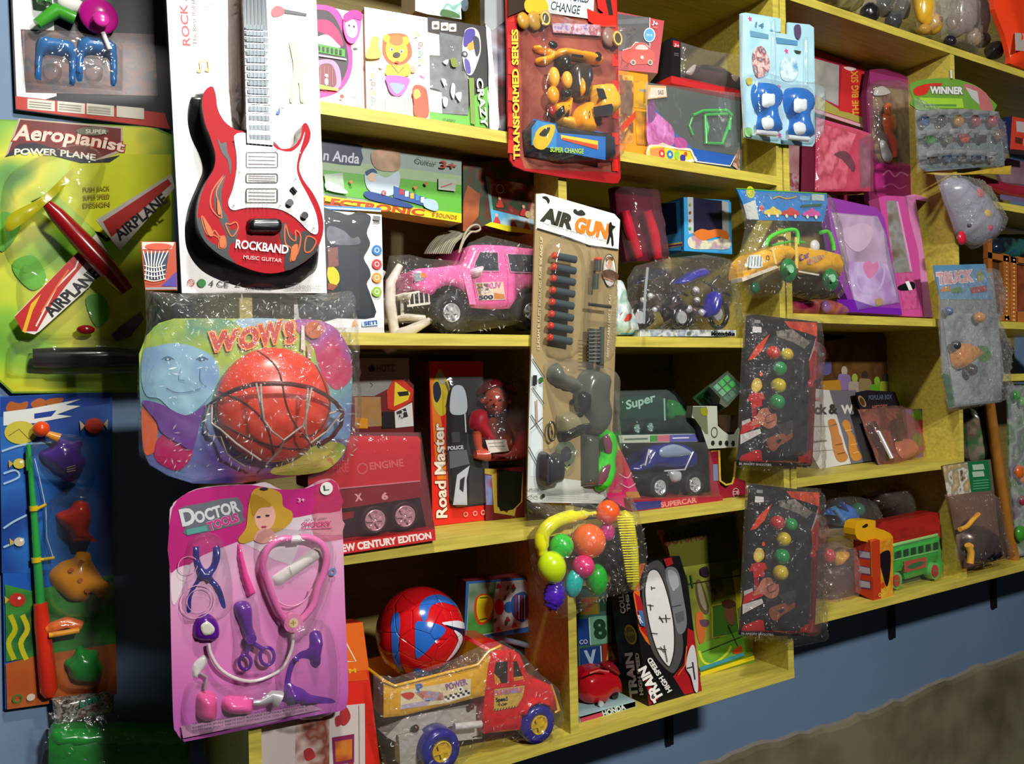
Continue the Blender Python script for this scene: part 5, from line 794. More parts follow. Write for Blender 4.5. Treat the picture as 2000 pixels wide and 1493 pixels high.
for k in range(13):
    o = k*26; p.tube(smooth([(620+o, 600), (700+o*.95, 470), (840+o*.85, 350+k*2), (1000+o*.5, 320), (1120+o*.25, 330)], 5, False), 11, m('8f8e78' if k % 3 else '7a7a68', .5), -.02+.0035*k, 6)
p.tube(smooth([(1040, 590), (1070, 480), (1130, 330), (1200, 260), (1270, 250), (1300, 300), (1250, 330), (1180, 340), (1100, 440), (1050, 570)], 5, False), 14, m('a09c84', .5), .03, 8)
# ================================================================ bay 1, shelf D
K('b1')
t = Thing('helicopter_box', 'white and red box with yellow triangle mark standing behind the red fire engine box', 'toy box')
p = sbox(t, 'box', 215, 580, 130, 1.33, 1.325, zD, .07, '8a8c88', '6a6a68'); p.flat([(215, 370), (360, 370), (570, 260), (612, 300), (612, 720), (215, 720)], '6a1c1c'); p.circ(345, 195, 22, '2a2c2c'); p.text('HOTZ', 378, 215, 490, 210, 40, '5a5c5a', .04); p.line([(335, 285), (350, 300), (338, 312)], 4, '404040')
p.flat([(235, 375), (400, 375), (410, 560), (240, 570)], busy(['7a6040', 'a87a3c', '8a8478'], 16, 'n')); p.flat([(240, 505), (318, 510), (320, 575), (245, 575)], 'd8901c'); p.flat([(440, 340), (480, 265), (545, 265), (610, 330), (600, 400), (500, 465), (445, 450)], 'c83420'); p.flat([(492, 278), (590, 350), (575, 395), (485, 435)], 'e8d02c'); p.flat([(505, 345), (575, 338), (580, 365), (520, 372)], '24241c'); p.flat([(485, 470), (600, 410), (610, 560), (495, 572)], 'dcdcd8'); p.flat([(500, 470), (560, 445), (575, 500), (510, 525)], busy(['1c1c1c', 'd0d0cc', '2c2c2c'], 120)); p.flat([(410, 470), (490, 470), (495, 570), (410, 575)], '1c1616')
t = Thing('fire_engine_box', 'red window box with long red truck and chrome wheels, marked NEW CENTURY EDITION', 'toy box')
Y0 = Yof(400, 1340, zD); p = t.part('box_base', Plane(Y0)); Y0 = Plane(Y0)
p.slab([(-60, 1330), (745, 1215), (750, 1285), (-60, 1405)], 'c42c30', .1, 0, 'a02428'); p.text('NEW CENTURY EDITION', 120, 1365, 722, 1272, 46, 'ecd8d0', .05, h2=38)
p.slab([(-60, 640), (640, 600), (745, 1215), (-60, 1330)], m('5a1a20'), .003, -.085)
tk = t.part('toy_truck', label='red trailer with dark red skirt'); tk.rel(rrect(-60, 632, 655, 960, 20), pl('b81c2c'), .008, .008, off=-.02, th=.06, res=.008)
tk.flat([(-60, 620), (640, 625), (655, 905), (-60, 985)], 'b8202c', -.011); tk.text('FIRE', 100, 860, 200, 850, 55, 'c8585c', .02, off=-.0105); tk.text('ENGINE', 335, 838, 545, 815, 46, 'd07a78', .03, off=-.0105); tk.circ(285, 830, 38, 'c0686c', off=-.0105, w=.3)
tk.slab([(-60, 985), (650, 915), (660, 1010), (150, 1085), (-60, 1100)], pl('7a1624'), .05, -.012); tk.line([(-60, 975), (650, 908)], 8, m('c8a0a4', .2), off=-.0108); tk.text('X', 245, 1035, 282, 1030, 42, 'd8c8c4', .05, off=-.0115); tk.text('6', 412, 1028, 446, 1024, 42, 'd8c8c4', .05, off=-.0115)
tk.slab([(-60, 1090), (650, 1010), (690, 1200), (-60, 1300)], pl('141018'), .05, -.03); tk.flat([(150, 1110), (230, 1100), (230, 1140), (150, 1160)], '8a1c24', -.029)
for x, y in ((365, 1158), (555, 1132)): wheel(t, x, y, 95, -.012, m('18141a', .5), CH, .02, .72, 'spoke')
w = t.part('window'); w.rel([(-60, 600), (655, 600), (745, 1215), (-60, 1320)], clear('bag', 'ffd8e0', .1, .5, 25, .05), .006, .01, off=-.002, res=.01, noise=.001)
t = Thing('road_police_car_box', 'tall red window box with upright black and white police car, marked Road Master', 'toy box')
ya, yb_ = Yof(742, 1195, zD), Yof(1095, 1150, zD)
p = sbox(t, 'box', 708, 1048, 150, ya, ya-.005, zD, .075, 'd8281c', '8a1c1c'); PLN = p.pl
u1 = p.pl.uv(1048, 150)[0]
p.flat([(812, 245), (1050, 245), (1100, 1040), (1070, 1060), (880, 1080), (835, 1050), (820, 700)], '2c2a2e'); p.flat([(712, 250), (740, 250), (812, 700), (818, 900), (760, 900), (742, 700)], 'e07a20')
p.flat(smooth([(735, 290), (770, 200), (800, 230), (830, 290), (845, 380), (820, 470), (780, 495), (740, 440), (728, 360)]), 'c8b42c'); p.flat(smooth([(735, 300), (765, 280), (785, 350), (760, 410), (738, 380)]), '26283a'); p.flat(smooth([(770, 215), (795, 235), (810, 290), (780, 290), (762, 250)]), 'a8a490'); p.line(smooth([(812, 280), (838, 360), (815, 440)], 4, False), 12, '6a6030')
p.text('Road Master', 822, 1138, 800, 545, 66, 'ecdcc8', .03, outline='7a2018', ow=.03)
for k, x in enumerate((940, 1000, 1050)): p.circ(x, 1120-k*6, 17, 'e08a78', w=.5)
cr = t.part('toy_car', label='white and black police car'); cr.pl = PLN
cr.rel(smooth([(850, 330), (880, 300), (920, 305), (948, 360), (955, 480), (945, 600), (950, 720), (970, 800), (960, 900), (955, 1060), (880, 1070), (840, 1050), (835, 900), (825, 800), (820, 600), (825, 480)], 3), pl('1c1c20'), .012, .012, off=.002)
cr.flat(smooth([(855, 320), (915, 305), (945, 370), (945, 470), (880, 490), (840, 460)]), 'b8c0c8', .0145); cr.flat([(885, 870), (965, 810), (945, 900), (950, 1060), (860, 1060)], 'c0c4cc', .0145); cr.flat([(835, 720), (945, 710), (965, 800), (840, 830)], '5a5a60', .0145); cr.line([(935, 480), (942, 600)], 8, 'c8ccd0', off=.0148); cr.text('POLICE', 828, 712, 925, 705, 22, 'c8c8cc', .04, off=.0148); cr.flat([(850, 600), (900, 595), (905, 660), (855, 665)], '3a3c44', .0148)
cr.flat([(905, 900), (935, 880), (925, 980), (900, 960)], '202024', .0149)
w = t.part('window'); w.pl = PLN; w.rel([(812, 248), (1045, 248), (1080, 700), (1095, 1040), (880, 1078), (825, 1000)], BLI(), .004, .01, off=.014, res=.01, noise=.001)
sd = splane(PLN.O[0]); p2_ = t.part('side_print', sd); p2_.text('ROAD MASTER', 688, 640, 665, 210, 34, '8a5a30', .03, off=.0006)
t = Thing('baby_doll_bag', 'red brown baby doll with white tag inside a clear bag on the dark box', 'doll')
t.Pl = Plane(1.335); SK = pl('b8503c'); bd = t.part('doll_body'); bd.ball(1130, 400, 88, SK, .03, (1, 1.02, .8), n=16); bd.rel(smooth([(1060, 480), (1190, 480), (1210, 560), (1220, 700), (1170, 740), (1080, 740), (1040, 680), (1050, 560)]), SK, .035, .03, th=.01); bd.tube([(1050, 520), (1010, 620), (1020, 700), (1060, 740)], [34, 34, 28, 22], SK, .03, 10); bd.tube([(1200, 500), (1260, 600), (1290, 690), (1240, 730)], [34, 34, 28, 24], SK, .025, 10)
bd.tube([(1080, 740), (1060, 745), (1000, 740)], [44, 40, 26], SK, .04, 10); bd.ball(1130, 420, 14, SK, .055, (1, .8, 1)); bd.ball(1045, 400, 18, SK, .03); bd.ball(1215, 400, 18, SK, .03)
for x in (1098, 1160): bd.ball(x, 395, 9, '2a1c18', .053, (1.2, .6, .6))
bd.ball(1130, 455, 16, pl('8a2c2c'), .047, (1.3, .5, .6))
hb = t.part('doll_bonnet', label='dark red bonnet'); hb.rel(smooth([(1010, 360), (1050, 290), (1130, 262), (1210, 290), (1250, 360), (1190, 345), (1130, 332), (1060, 345)]), pl('6a1620'), .03, .02, off=.02, th=.02)
ro = t.part('doll_robe', label='red robe'); ro.rel(smooth([(980, 470), (1060, 460), (1080, 560), (1120, 640), (1090, 680), (1000, 600), (960, 560)]), m('a82030', .5), .02, .015, off=.03); ro.rel(smooth([(1190, 440), (1290, 480), (1330, 620), (1320, 760), (1050, 780), (1000, 740), (1200, 720), (1220, 600)]), m('90202c', .5), .02, .015, off=.02)
tg = t.part('tag', label='white paper tag'); tg.slab([(1065, 650), (1195, 645), (1215, 718), (1090, 732)], 'd8ccc4', .001, .05); tg.base = .05; tg.line([(1080, 670), (1180, 665)], 4, '908880'); tg.line([(1090, 690), (1190, 686)], 4, '908880')
bg = t.part('bag'); bg.bag([(960, 260), (1250, 240), (1330, 400), (1340, 760), (1200, 790), (990, 770), (950, 600)], .065, clear('bag', 'ffffff', .1, .7, 45, .03), off=.0, noise=.002, ns=100, res=.008)
t = Thing('dark_yellow_frame_box', 'dark red box with yellow framed window under the baby doll bag', 'toy box')
p = sbox(t, 'box', 1060, 1308, 835, 1.312, 1.304, zD, .06, '6a1a1c', '4a1418'); p.flat([(1060, 830), (1135, 832), (1140, 1070), (1200, 1110), (1240, 1060), (1260, 860), (1300, 860), (1300, 1040), (1260, 1080), (1250, 1130), (1120, 1110), (1105, 870), (1060, 862)], 'c8b04a'); p.flat([(1145, 835), (1300, 850), (1290, 1040), (1240, 1090), (1160, 1100), (1140, 1050)], '16180f'); p.flat([(1062, 870), (1105, 875), (1112, 1060), (1070, 1060)], busy(['5a3a5a', '7a8ac0', '8a3a4a'], 20, 'n')); p.circ(1245, 1155, 24, '7a5a20', w=.2)
for k in range(5): p.circ(1090+k*18, 1190-k, 6, 'a04a34')
# ================================================================ bay 1, shelf E
K('b2')
t = Thing('red_picture_box', 'red and orange box with a mirror and flowers picture, left of the dump truck', 'toy box')
p = t.part('box', Plane(pts=[(-560, 1600, 1.215), (312, 1560, 1.213), (-560, 560, 1.24)])); p.slab([(-560, 560), (175, 490), (310, 1600), (-560, 1700)], 'd0281c', .05, 0, 'a8301c'); p.flat([(-560, 560), (175, 492), (220, 830), (-560, 900)], 'd8641c'); p.flat([(-560, 900), (200, 835), (215, 900), (-560, 960)], 'd04818'); p.line([(55, 770), (128, 768), (60, 640)], 9, 'e0d0b4'); p.text('M', 82, 852, 128, 846, 30, 'e0a82c', .03)
p.flat([(-560, 1140), (190, 1065), (192, 1600), (-560, 1650)], 'c4b8b4'); p.flat([(-300, 1160), (-60, 1130), (-60, 1600), (-300, 1600)], busy(['a88a7c', '7a3a2c', 'c8b0a8', '8a2c20'], 22, 'n')); 
for q in ([(20, 1110), (60, 1090), (90, 1160), (50, 1220), (10, 1200)], [(-20, 1170), (10, 1150), (30, 1200), (-10, 1230)], [(-240, 1400), (-190, 1380), (-160, 1440), (-220, 1470)], [(50, 1470), (90, 1440), (110, 1500)]): p.flat(smooth(q), 'a03034')
p.flat([(-40, 1305), (115, 1280), (115, 1480), (-30, 1500)], '7a2450'); p.flat([(-20, 1335), (100, 1315), (100, 1460), (-15, 1480)], busy(['d88a30', 'a84a24', '8a2c1c'], 18, 'n')); p.line([(150, 1075), (155, 1600)], 6, 'a89c98')
t = Thing('striped_ball', 'red and blue panelled ball resting in the yellow dump truck bed', 'ball')
p = t.part('ball', Plane(1.285))
mt, nt, q = _new('ball_panels'); N = nt.nodes; tc = N.new('ShaderNodeTexCoord'); v = N.new('ShaderNodeTexVoronoi'); v.feature = 'DISTANCE_TO_EDGE'; v.inputs['Scale'].default_value = 24; rv = N.new('ShaderNodeMapRange'); rv.inputs[2].default_value = .03; bu = N.new('ShaderNodeBump'); bu.inputs['Strength'].default_value = .6; bu.inputs['Distance'].default_value = .003
L(nt, tc.outputs['Object'], v.inputs[0]); L(nt, v.outputs[0], rv.inputs[0]); L(nt, rv.outputs[0], bu.inputs['Height']); L(nt, bu.outputs[0], q.inputs['Normal']); q.inputs['Base Color'].default_value = lin('cc141c'); q.inputs['Roughness'].default_value = .18; q.inputs['Coat Weight'].default_value = .4
p.ball(580, 560, 312, mt, 0, n=26); cB = p.pl.uv(580, 560); rB = 312*p.pl.scale(580, 560)
BP = {}
for k, c_ in (('b', '2a66c0'), ('n', '141a3c'), ('w', 'dcdce4')): mm_ = mt.copy(); mm_.node_tree.nodes['Principled BSDF'].inputs['Base Color'].default_value = lin(c_); BP[k] = mm_
for i, (k, q_) in enumerate((('b', [(500, 330), (560, 285), (650, 270), (740, 300), (800, 360), (740, 335), (640, 310), (560, 335), (520, 400), (490, 425), (485, 370)]), ('b', [(445, 440), (500, 425), (590, 440), (625, 480), (540, 560), (480, 640), (440, 670), (430, 560)]), ('b', [(345, 430), (378, 400), (350, 560), (365, 720), (425, 835), (380, 800), (325, 680), (322, 520)]),
    ('w', [(610, 425), (740, 425), (840, 475), (845, 510), (720, 465), (640, 448)]), ('w', [(690, 480), (750, 500), (775, 560), (700, 650), (640, 690), (700, 600), (725, 540)]), ('n', [(625, 440), (720, 466), (842, 512), (845, 600), (800, 690), (740, 770), (640, 790), (500, 815), (490, 780), (580, 750), (690, 680), (765, 590), (770, 530), (720, 490)]), ('b', [(450, 745), (560, 790), (620, 815), (560, 840), (470, 815)]), ('r', [(790, 560), (825, 590), (805, 640), (785, 610)]), ('r', [(620, 790), (710, 745), (735, 770), (670, 815), (610, 825)]))):
    p.rel(smooth(q_, 4), mt if k == 'r' else BP[k], off=0, res=.004, fn=lambda u, i=i: math.sqrt(max(1e-9, (rB+.0006+.0002*i)**2-(u[0]-cB[0])**2-(u[1]-cB[1])**2)))
t = Thing('ladybug_magnet_box', 'blue edged box with a green and red ladybug picture, behind the ball', 'toy box')
p = t.part('box', Plane(pts=[(890, 622, 1.35), (1470, 520, 1.33), (910, 190, 1.35)])); p.slab([(905, 205), (1330, 175), (1480, 500), (1470, 545), (890, 620)], '2c64a4', .05, 0, '7a2c30'); p.flat([(925, 220), (1325, 190), (1465, 500), (905, 605)], 'bcc0bc'); p.flat([(925, 220), (1120, 205), (1100, 330), (1100, 560), (910, 600)], busy(['5a9a4a', '3a8a34', '8aa08c', '4a6a44'], 12, 'n'))
p.flat(smooth([(970, 330), (1020, 290), (1080, 310), (1090, 400), (1070, 480), (1000, 510), (965, 440)]), 'c8401c'); p.flat(smooth([(985, 330), (1030, 300), (1085, 320), (1092, 400), (1060, 470), (1010, 490), (980, 430)]), 'dcd020'); p.line([(1000, 320), (1060, 315)], 10, '5a6a20'); p.line([(1000, 475), (1055, 465)], 10, '5a6a20'); p.flat(ell(1140, 385, 34, 55), 'c02424'); p.flat(ell(1210, 385, 36, 40), '2c62b0')
p.flat(smooth([(1225, 340), (1260, 290), (1320, 280), (1350, 340), (1345, 420), (1310, 490), (1260, 470), (1230, 420)]), '34508c')
for k in range(5): p.line([(1258+k*20, 300), (1258+k*20, 470)], 8, ('b83a4a', 'c8ccd0')[k % 2])
for x, y in ((1135, 235), (1135, 540), (1240, 240), (1200, 470), (1245, 510)): p.poly_m(x, y, 24, [(0, 1), (.9, -.7), (-.9, -.7)], 'b02c3a')
for x, y in ((1200, 250), (1245, 260), (1180, 320), (1190, 500), (1110, 480)): p.flat(ell(x, y, 9, 20, rot=20), '4a5448')
t = Thing('grey_disc_toy', 'pale grey curved plastic disc edge behind the red truck cab', 'toy'); p = t.part('disc', Plane(1.34)); p.tube(smooth([(1040, 640), (1100, 605), (1200, 620), (1350, 660), (1470, 695)], 5, False), [14, 26, 26, 22, 8]+[10]*16 if False else 20, m('7a8090', .2), 0, 8); p.slab(smooth([(1040, 650), (1110, 620), (1300, 650), (1470, 690), (1350, 720), (1150, 700)]), '2a2428', .01, -.01)
YT = 1.212
t = Thing('toy_dump_truck', 'large toy dump truck with yellow bed, red cab and blue wheels, bottom shelf', 'toy truck'); t.Pl = Plane(YT)
TY = pl('d8a018'); TR = pl('d4181c'); bd = t.part('dump_bed')
near = [(322, 905), (345, 925), (400, 948), (985, 798), (1065, 702), (1150, 662), (1150, 700), (1085, 722), (1060, 830), (1035, 1010), (470, 1150), (322, 1165)]
bd.rel(near, TY, .003, .004, off=0, th=.007, res=.008)
q = [bd.pl.uv(x, y) for x, y in near]; V = [bd.pl.pt(a, -.15) for a in q]; bd.add(V+[bd.pl.pt(a, -.157) for a in q], [tuple(range(12)), tuple(range(23, 11, -1))]+[(i, (i+1) % 12, 12+(i+1) % 12, 12+i) for i in range(12)], TY)
A = [bd.pl.uv(*near[i]) for i in (0, 11, 10, 9, 4)]
for i in range(4): bd.add([bd.pl.pt(A[i], 0), bd.pl.pt(A[i+1], 0), bd.pl.pt(A[i+1], -.155), bd.pl.pt(A[i], -.155)], [(0, 1, 2, 3)], TY)
bd.tube([(322, 905), (400, 942), (985, 793), (1065, 696), (1150, 658)], 12, TY, .002); bd.wtube([bd.pl.pt(q[0], .002), bd.pl.pt(q[0], -.157)], [.003]*2, TY)
bd.flat([(445, 975), (530, 960), (940, 890), (935, 1010), (780, 1060), (440, 1108)], m('d8c8a0', .4), .0036); bd.flat([(450, 1075), (650, 1040), (640, 1075), (445, 1108)], 'b0a0b8', .004); bd.flat(smooth([(445, 1000), (520, 985), (540, 1010), (500, 1040)]), 'c03a2c', .004); bd.flat([(540, 985), (600, 975), (740, 985), (750, 1040), (620, 1050)], busy(['3a5ab0', '8aa0c8', 'c87a6a', '403a60'], 50, 'n'), .004)
bd.text('P', 565, 985, 605, 975, 54, '3a64b0', .04, off=.0044); bd.text('POWER', 770, 970, 915, 930, 42, '8a5a9a', .03, off=.0044); bd.flat([(745, 1040), (935, 960), (935, 1008), (770, 1055)], 'e8e0d0', .0042)
for k in range(10): bd.flat(R4(752+k*18, 1010-k*5+(k % 2)*18, 770+k*18, 1026-k*5+(k % 2)*18), '24202c', .0046)
bd.circ(865, 965, 20, 'e8e4dc', off=.0047); bd.circ(865, 965, 9, '24242c', off=.0049)
cb = t.part('cab', label='red truck cab'); CP = [(1075, 705), (1105, 690), (1240, 688), (1282, 720), (1318, 800), (1345, 885), (1420, 900), (1500, 935), (1530, 1010), (1535, 1110), (1500, 1110), (1460, 1075), (1400, 1062), (1345, 1085), (1310, 1140), (1300, 1200), (1290, 1250), (1030, 1278), (1022, 1130), (1040, 1000), (1060, 830)]
cb.rel(CP, TR, .006, .005, off=.002, th=.15, res=.008)
for q_ in ([(1115, 775), (1198, 765), (1198, 920), (1115, 925), (1100, 850)], [(1238, 770), (1262, 765), (1310, 885), (1240, 905)]): cb.slab(q_, pl('2a1810'), .003, .0082)
cb.flat([(1100, 850), (1140, 890), (1150, 920), (1110, 930)], 'd88a20', .0088); cb.flat([(1240, 880), (1310, 870), (1312, 895), (1240, 908)], 'd88a20', .0088); cb.line([(1218, 700), (1220, 930)], 8, 'a81418', off=.0085); cb.line([(1045, 965), (1320, 935)], 6, 'b01418', off=.0085)
cb.flat([(1105, 965), (1318, 938), (1305, 1020), (1260, 1090), (1100, 1118)], 'c8a848', .0088); cb.flat([(1110, 972), (1310, 945), (1300, 985), (1110, 1010)], busy(['6a5ab0', '9a8ac0', 'c86a5a', 'd8c8c0'], 50, 'n'), .0092); cb.text('Speed', 1120, 1065, 1200, 1052, 38, '1c1c14', .04, off=.0093); cb.text('TOP', 1130, 1085, 1195, 1078, 16, '1c1c14', .04, off=.0093)
for k in range(8): cb.line([(1105+k*20, 1118-k*3), (1112+k*20, 1102-k*3)], 5, '2a2414', off=.0095)
cb.tube([(1505, 930), (1540, 1040), (1560, 1110), (1530, 1130)], [8, 10, 14, 8], TY, -.01); cb.rel(smooth([(1290, 1130), (1320, 1060), (1400, 1020), (1490, 1050), (1510, 1100), (1460, 1080), (1400, 1068), (1345, 1090), (1310, 1150)]), TR, .012, .008, off=.006)
ch = t.part('chassis', label='white underframe'); ch.slab([(480, 1150), (1018, 1080), (1018, 1310), (850, 1330), (700, 1340), (430, 1350), (340, 1300)], pl('c0b8b0'), .12, -.02); ch.tube([(820, 1230), (1010, 1210)], 26, pl('d0ccc8'), .0); ch.slab([(430, 1300), (600, 1260), (640, 1500), (440, 1500)], pl('b0aca4'), .02, -.01); ch.ball(548, 1240, 26, pl('4a2420'), -.012); ch.ball(940, 1090, 22, pl('6a2c24'), -.012); ch.line([(950, 1305), (1010, 1290)], 8, '3a2c2c', off=-.019)
for x, y, r_ in ((735, 1405, 150), (1422, 1217, 136)): wheel(t, x, y, r_, .014, pl('241c8a'), pl('e0b81c'), .045, .5, 'star')
wheel(t, 345, 1188, 95, -.13, pl('241c8a'), pl('e0b81c'), .03, .5, 'star')
bg = t.part('bag'); bg.bag([(250, 860), (400, 880), (800, 760), (1040, 640), (1160, 620), (1290, 700), (1420, 850), (1560, 960), (1600, 1180), (1520, 1330), (1100, 1330), (900, 1470), (700, 1540), (330, 1530), (250, 1200)], .02, clear('bag', 'ffffff', .1, .8, 50, .035), off=.016, noise=.003, ns=100, res=.009)
# ================================================================ bay 2, shelf C
K('b4')
t = Thing('dart_gun_card', 'tall cardboard pack marked AIR GUN with red tipped darts, hanging at centre', 'toy pack', Y=1.19)
c = t.part('backing_card'); BR = 'a08c62'
K('o'); c.slab([(1047, 378), (1062, 378), (1200, 418), (1210, 430), (1208, 490), (1198, 800), (1190, 960), (1170, 984), (1040, 982), (1030, 975), (1034, 800), (1042, 560)], BR, .004); c.flat([(1047, 380), (1062, 378), (1200, 418), (1211, 430), (1208, 488), (1145, 478), (1100, 460), (1047, 448)], 'f2f2ee')
c.flat([(1038, 690), (1060, 740), (1060, 930), (1180, 945), (1186, 970), (1170, 984), (1040, 982), (1030, 975), (1033, 820)], 'c8ccc8'); c.flat([(1040, 700), (1060, 735), (1056, 930), (1036, 930)], 'd0dcdc')
K('b4')
c.text('AIR', 232, 322, 452, 385, 100, '38382e', .06); c.text('GUN', 488, 405, 735, 462, 108, 'e0802c', .06); c.text('THE SAFE PLAY BLASTER WITH SOFT DARTS', 245, 350, 735, 492, 12, '7a7a74'); c.flat(smooth([(235, 140), (270, 135), (295, 165), (285, 190), (268, 160)]), '24241f'); c.line([(195, 385), (440, 460), (600, 520), (830, 552)], 12, '34322a')
c.flat(smooth([(480, 240), (500, 235), (515, 250), (545, 240), (575, 275), (530, 282), (490, 262)]), '34322a'); c.flat(smooth([(760, 345), (775, 335), (785, 360), (810, 372), (785, 400), (790, 440), (795, 515), (780, 510), (772, 440), (755, 500), (740, 500), (755, 430), (755, 390)], 3), '1c1c16')
c.text('12 FOAM BULLETS INCLUDED AGES SIX AND UP', 215, 1330, 240, 450, 18, 'd8c8a4', .03); c.text('EASY TO CARRY EASY TO PLAY', 755, 1390, 775, 900, 16, 'e0d4b4', .03)
c.circ(762, 715, 66, '20201c', off=None, sy=2.0); c.circ(762, 715, 60, 'd8d4c8', sy=2.05)
c.flat(smooth([(735, 640), (755, 610), (778, 620), (785, 665), (770, 700), (740, 690)]), 'c89070'); c.flat(smooth([(730, 620), (755, 605), (785, 612), (788, 640), (760, 628), (738, 645)]), '6a4428'); c.flat(smooth([(710, 720), (760, 705), (815, 730), (835, 760), (800, 800), (740, 790), (708, 760)]), '5a3c2c'); c.line([(715, 770), (790, 800)], 14, 'b07c60')
K('b5')
for q in ([(150, 190), (240, 330)], [(150, 400), (235, 520)], [(140, 600), (240, 760)], [(225, 620), (140, 700)], [(120, 830), (200, 980)]): c.line(q, 7, '4a4a40')
c.circ(212, 345, 20, '2c6a34'); c.text('I', 160, 375, 175, 375, 60, '2c2c2c', .05); c.line([(180, 490), (185, 660)], 10, 'b88a7c'); c.text('CC', 125, 1205, 200, 1210, 26, 'a8a494', .02); c.circ(228, 1192, 16, '303030')
for k in range(3): c.text('WARNING CHOKING HAZARD SMALL PARTS', 262, 1180+k*16, 560, 1192+k*16, 8, '6a6a64')
c.text('AIR GUN', 125, 1150, 190, 1155, 16, '707068', .03)
K('b4')
for i, y in enumerate((592, 680, 770, 862, 955, 1048, 1140, 1232)):
    d = t.part('foam_dart', label='dark foam dart with red tip'); x = 320-i*5; d.tube([(x+25, y+10), (x+175, y+38)], 30, m('38454a', .7), .014, 10); d.tube([(x-2, y), (x+5, y+4), (x+25, y+10)], [26, 30, 26], pl('d83c24'), .014, 10)
g = t.part('toy_gun', label='olive grey toy rifle'); K('b4'); OG = pl('4a5048')
g.tube([(670, 640), (668, 720)], 32, OG, .016, 12); g.ball(672, 628, 34, pl('d84a2c'), .014, (1, .6, 1)); g.tube([(655, 740), (650, 860)], 26, OG, .016, 12); g.tube([(600, 978), (770, 1000)], 14, pl('343a34'), .02)
K('b5')
for k in range(9): g.tube([(598, 10+k*27-30), (596, 24+k*27-30)], 52 if k % 1 == 0 else 40, OG, .018, 14); g.line([(560, 22+k*27-32), (640, 24+k*27-32)], 8, m('9aa0a0', .2, .5), off=.033)
g.tube([(655, -40), (650, 260)], 20, OG, .01, 10); g.rel(smooth([(525, 270), (650, 280), (690, 330), (680, 480), (700, 600), (640, 740), (540, 740), (500, 640), (450, 520), (460, 380)]), OG, .03, .02, off=.002); g.rel(smooth([(255, 330), (270, 250), (330, 220), (370, 290), (460, 330), (480, 420), (400, 420), (300, 380)]), pl('5a5e54'), .022, .02, off=.002)
g.rel(smooth([(330, 600), (470, 580), (560, 640), (540, 720), (420, 760), (340, 740)]), pl('8a8464'), .02, .02, off=.002); g.rel(smooth([(330, 720), (440, 640), (540, 640), (560, 700), (440, 760), (360, 800)]), pl('202420'), .026, .02, off=.002); g.rel([(505, 740), (620, 740), (615, 1130), (505, 1120)], pl('464c40'), .018, .014, off=.002); g.tube(ell(290, 720, 26, 70, 16), 8, pl('3a3c34'), .01, 8, True); g.rel(smooth([(480, 450), (560, 440), (560, 560), (500, 600)]), pl('16181a'), .012, .01, off=.026)
d = t.part('target_disc', label='dark green target disc'); d.disc(398, 885, 82, pl('5a6a4c'), .01, .008, sy=1.15); d.disc(398, 885, 46, pl('1c2430'), .012, .006, sy=1.15); d.line([(380, 960), (400, 1000), (420, 960)], 14, 'a8bc6a', off=.01)
d = t.part('goggles', label='black goggles'); d.rel(smooth([(190, 890), (230, 865), (270, 890), (330, 870), (350, 960), (340, 1080), (280, 1110), (200, 1120), (175, 1030)]), pl('10121c'), .03, .016, off=.002); d.tube([(262, 890), (262, 1100)], 8, pl('303444'), .03)
d = t.part('sunglasses', label='bright green sunglasses'); GG = pl('3ad02c'); 
d.rel(smooth([(640, 740), (680, 700), (735, 740), (752, 850), (735, 930), (740, 1010), (700, 1120), (640, 1160), (600, 1130), (610, 1000), (640, 900), (640, 820)]), GG, .016, .01, off=.004); d.rel(smooth([(665, 770), (700, 740), (730, 800), (725, 880), (690, 880)]), m('7a3c50', .1, 0, .5), .004, .01, off=.018); d.rel(smooth([(650, 1000), (700, 950), (720, 980), (690, 1080), (640, 1120), (630, 1080)]), m('7a3c50', .1, 0, .5), .004, .01, off=.018)
b = t.part('blister'); K('b5'); b.rel(smooth([(270, 200), (680, 260), (720, 600), (740, 1140), (600, 1120), (300, 1140), (170, 1120), (180, 870), (330, 800), (250, 400)]), clear('blister', 'ffffff', .06, .4, 30, .04), .045, .02, off=.002, res=.009, noise=.0015, ns=80); K('b4'); b.rel(smooth([(260, 520), (560, 570), (540, 1320), (230, 1300)]), BLI(), .028, .012, off=.002, res=.009)
b.rel(smooth([(600, 580), (690, 590), (760, 960), (720, 1400), (560, 1400)]), BLI(), .04, .014, off=.002, res=.009)
t = Thing('red_tube_pack', 'dark pink pack with two bright red tubes, right of the AIR GUN card', 'toy pack', Y=1.30)
c = t.part('sleeve'); c.slab([(800, 60), (1090, 70), (1180, 640), (900, 640), (820, 300)], m('5a1638', .3), .02); 
for q in ([(880, 250), (920, 400), (990, 610)], [(1050, 250), (1110, 430), (1140, 620)]): b = t.part('tube', label='red plastic tube'); b.tube(q, [40, 44, 36], pl('c01c38'), .02, 12)
b = t.part('film'); b.rel([(800, 60), (1090, 70), (1190, 650), (890, 655)], clear('bag', 'ffc0d0', .1, .6, 30, .06), .035, .02, off=.004, res=.009, noise=.002)
t = Thing('blue_open_box', 'sky blue open fronted toy box resting on the bagged motorbike', 'toy box')
p = sbox(t, 'box', 1340, 1710, 140, 1.272, 1.262, W3(1500, 575, 1.27)[2], .08, '2c8ac8', '2c7ab8'); p.flat([(1345, 145), (1700, 165), (1715, 575), (1345, 560)], '3a9ad0'); p.flat([(1370, 140), (1415, 142), (1420, 420), (1380, 430)], 'b4b8bc'); p.flat([(1418, 145), (1640, 170), (1650, 400), (1420, 420)], busy(['141634', '241c34', '1c2464'], 10, 'n')); p.flat([(1640, 170), (1690, 180), (1695, 440), (1645, 440)], 'a0a8a8')
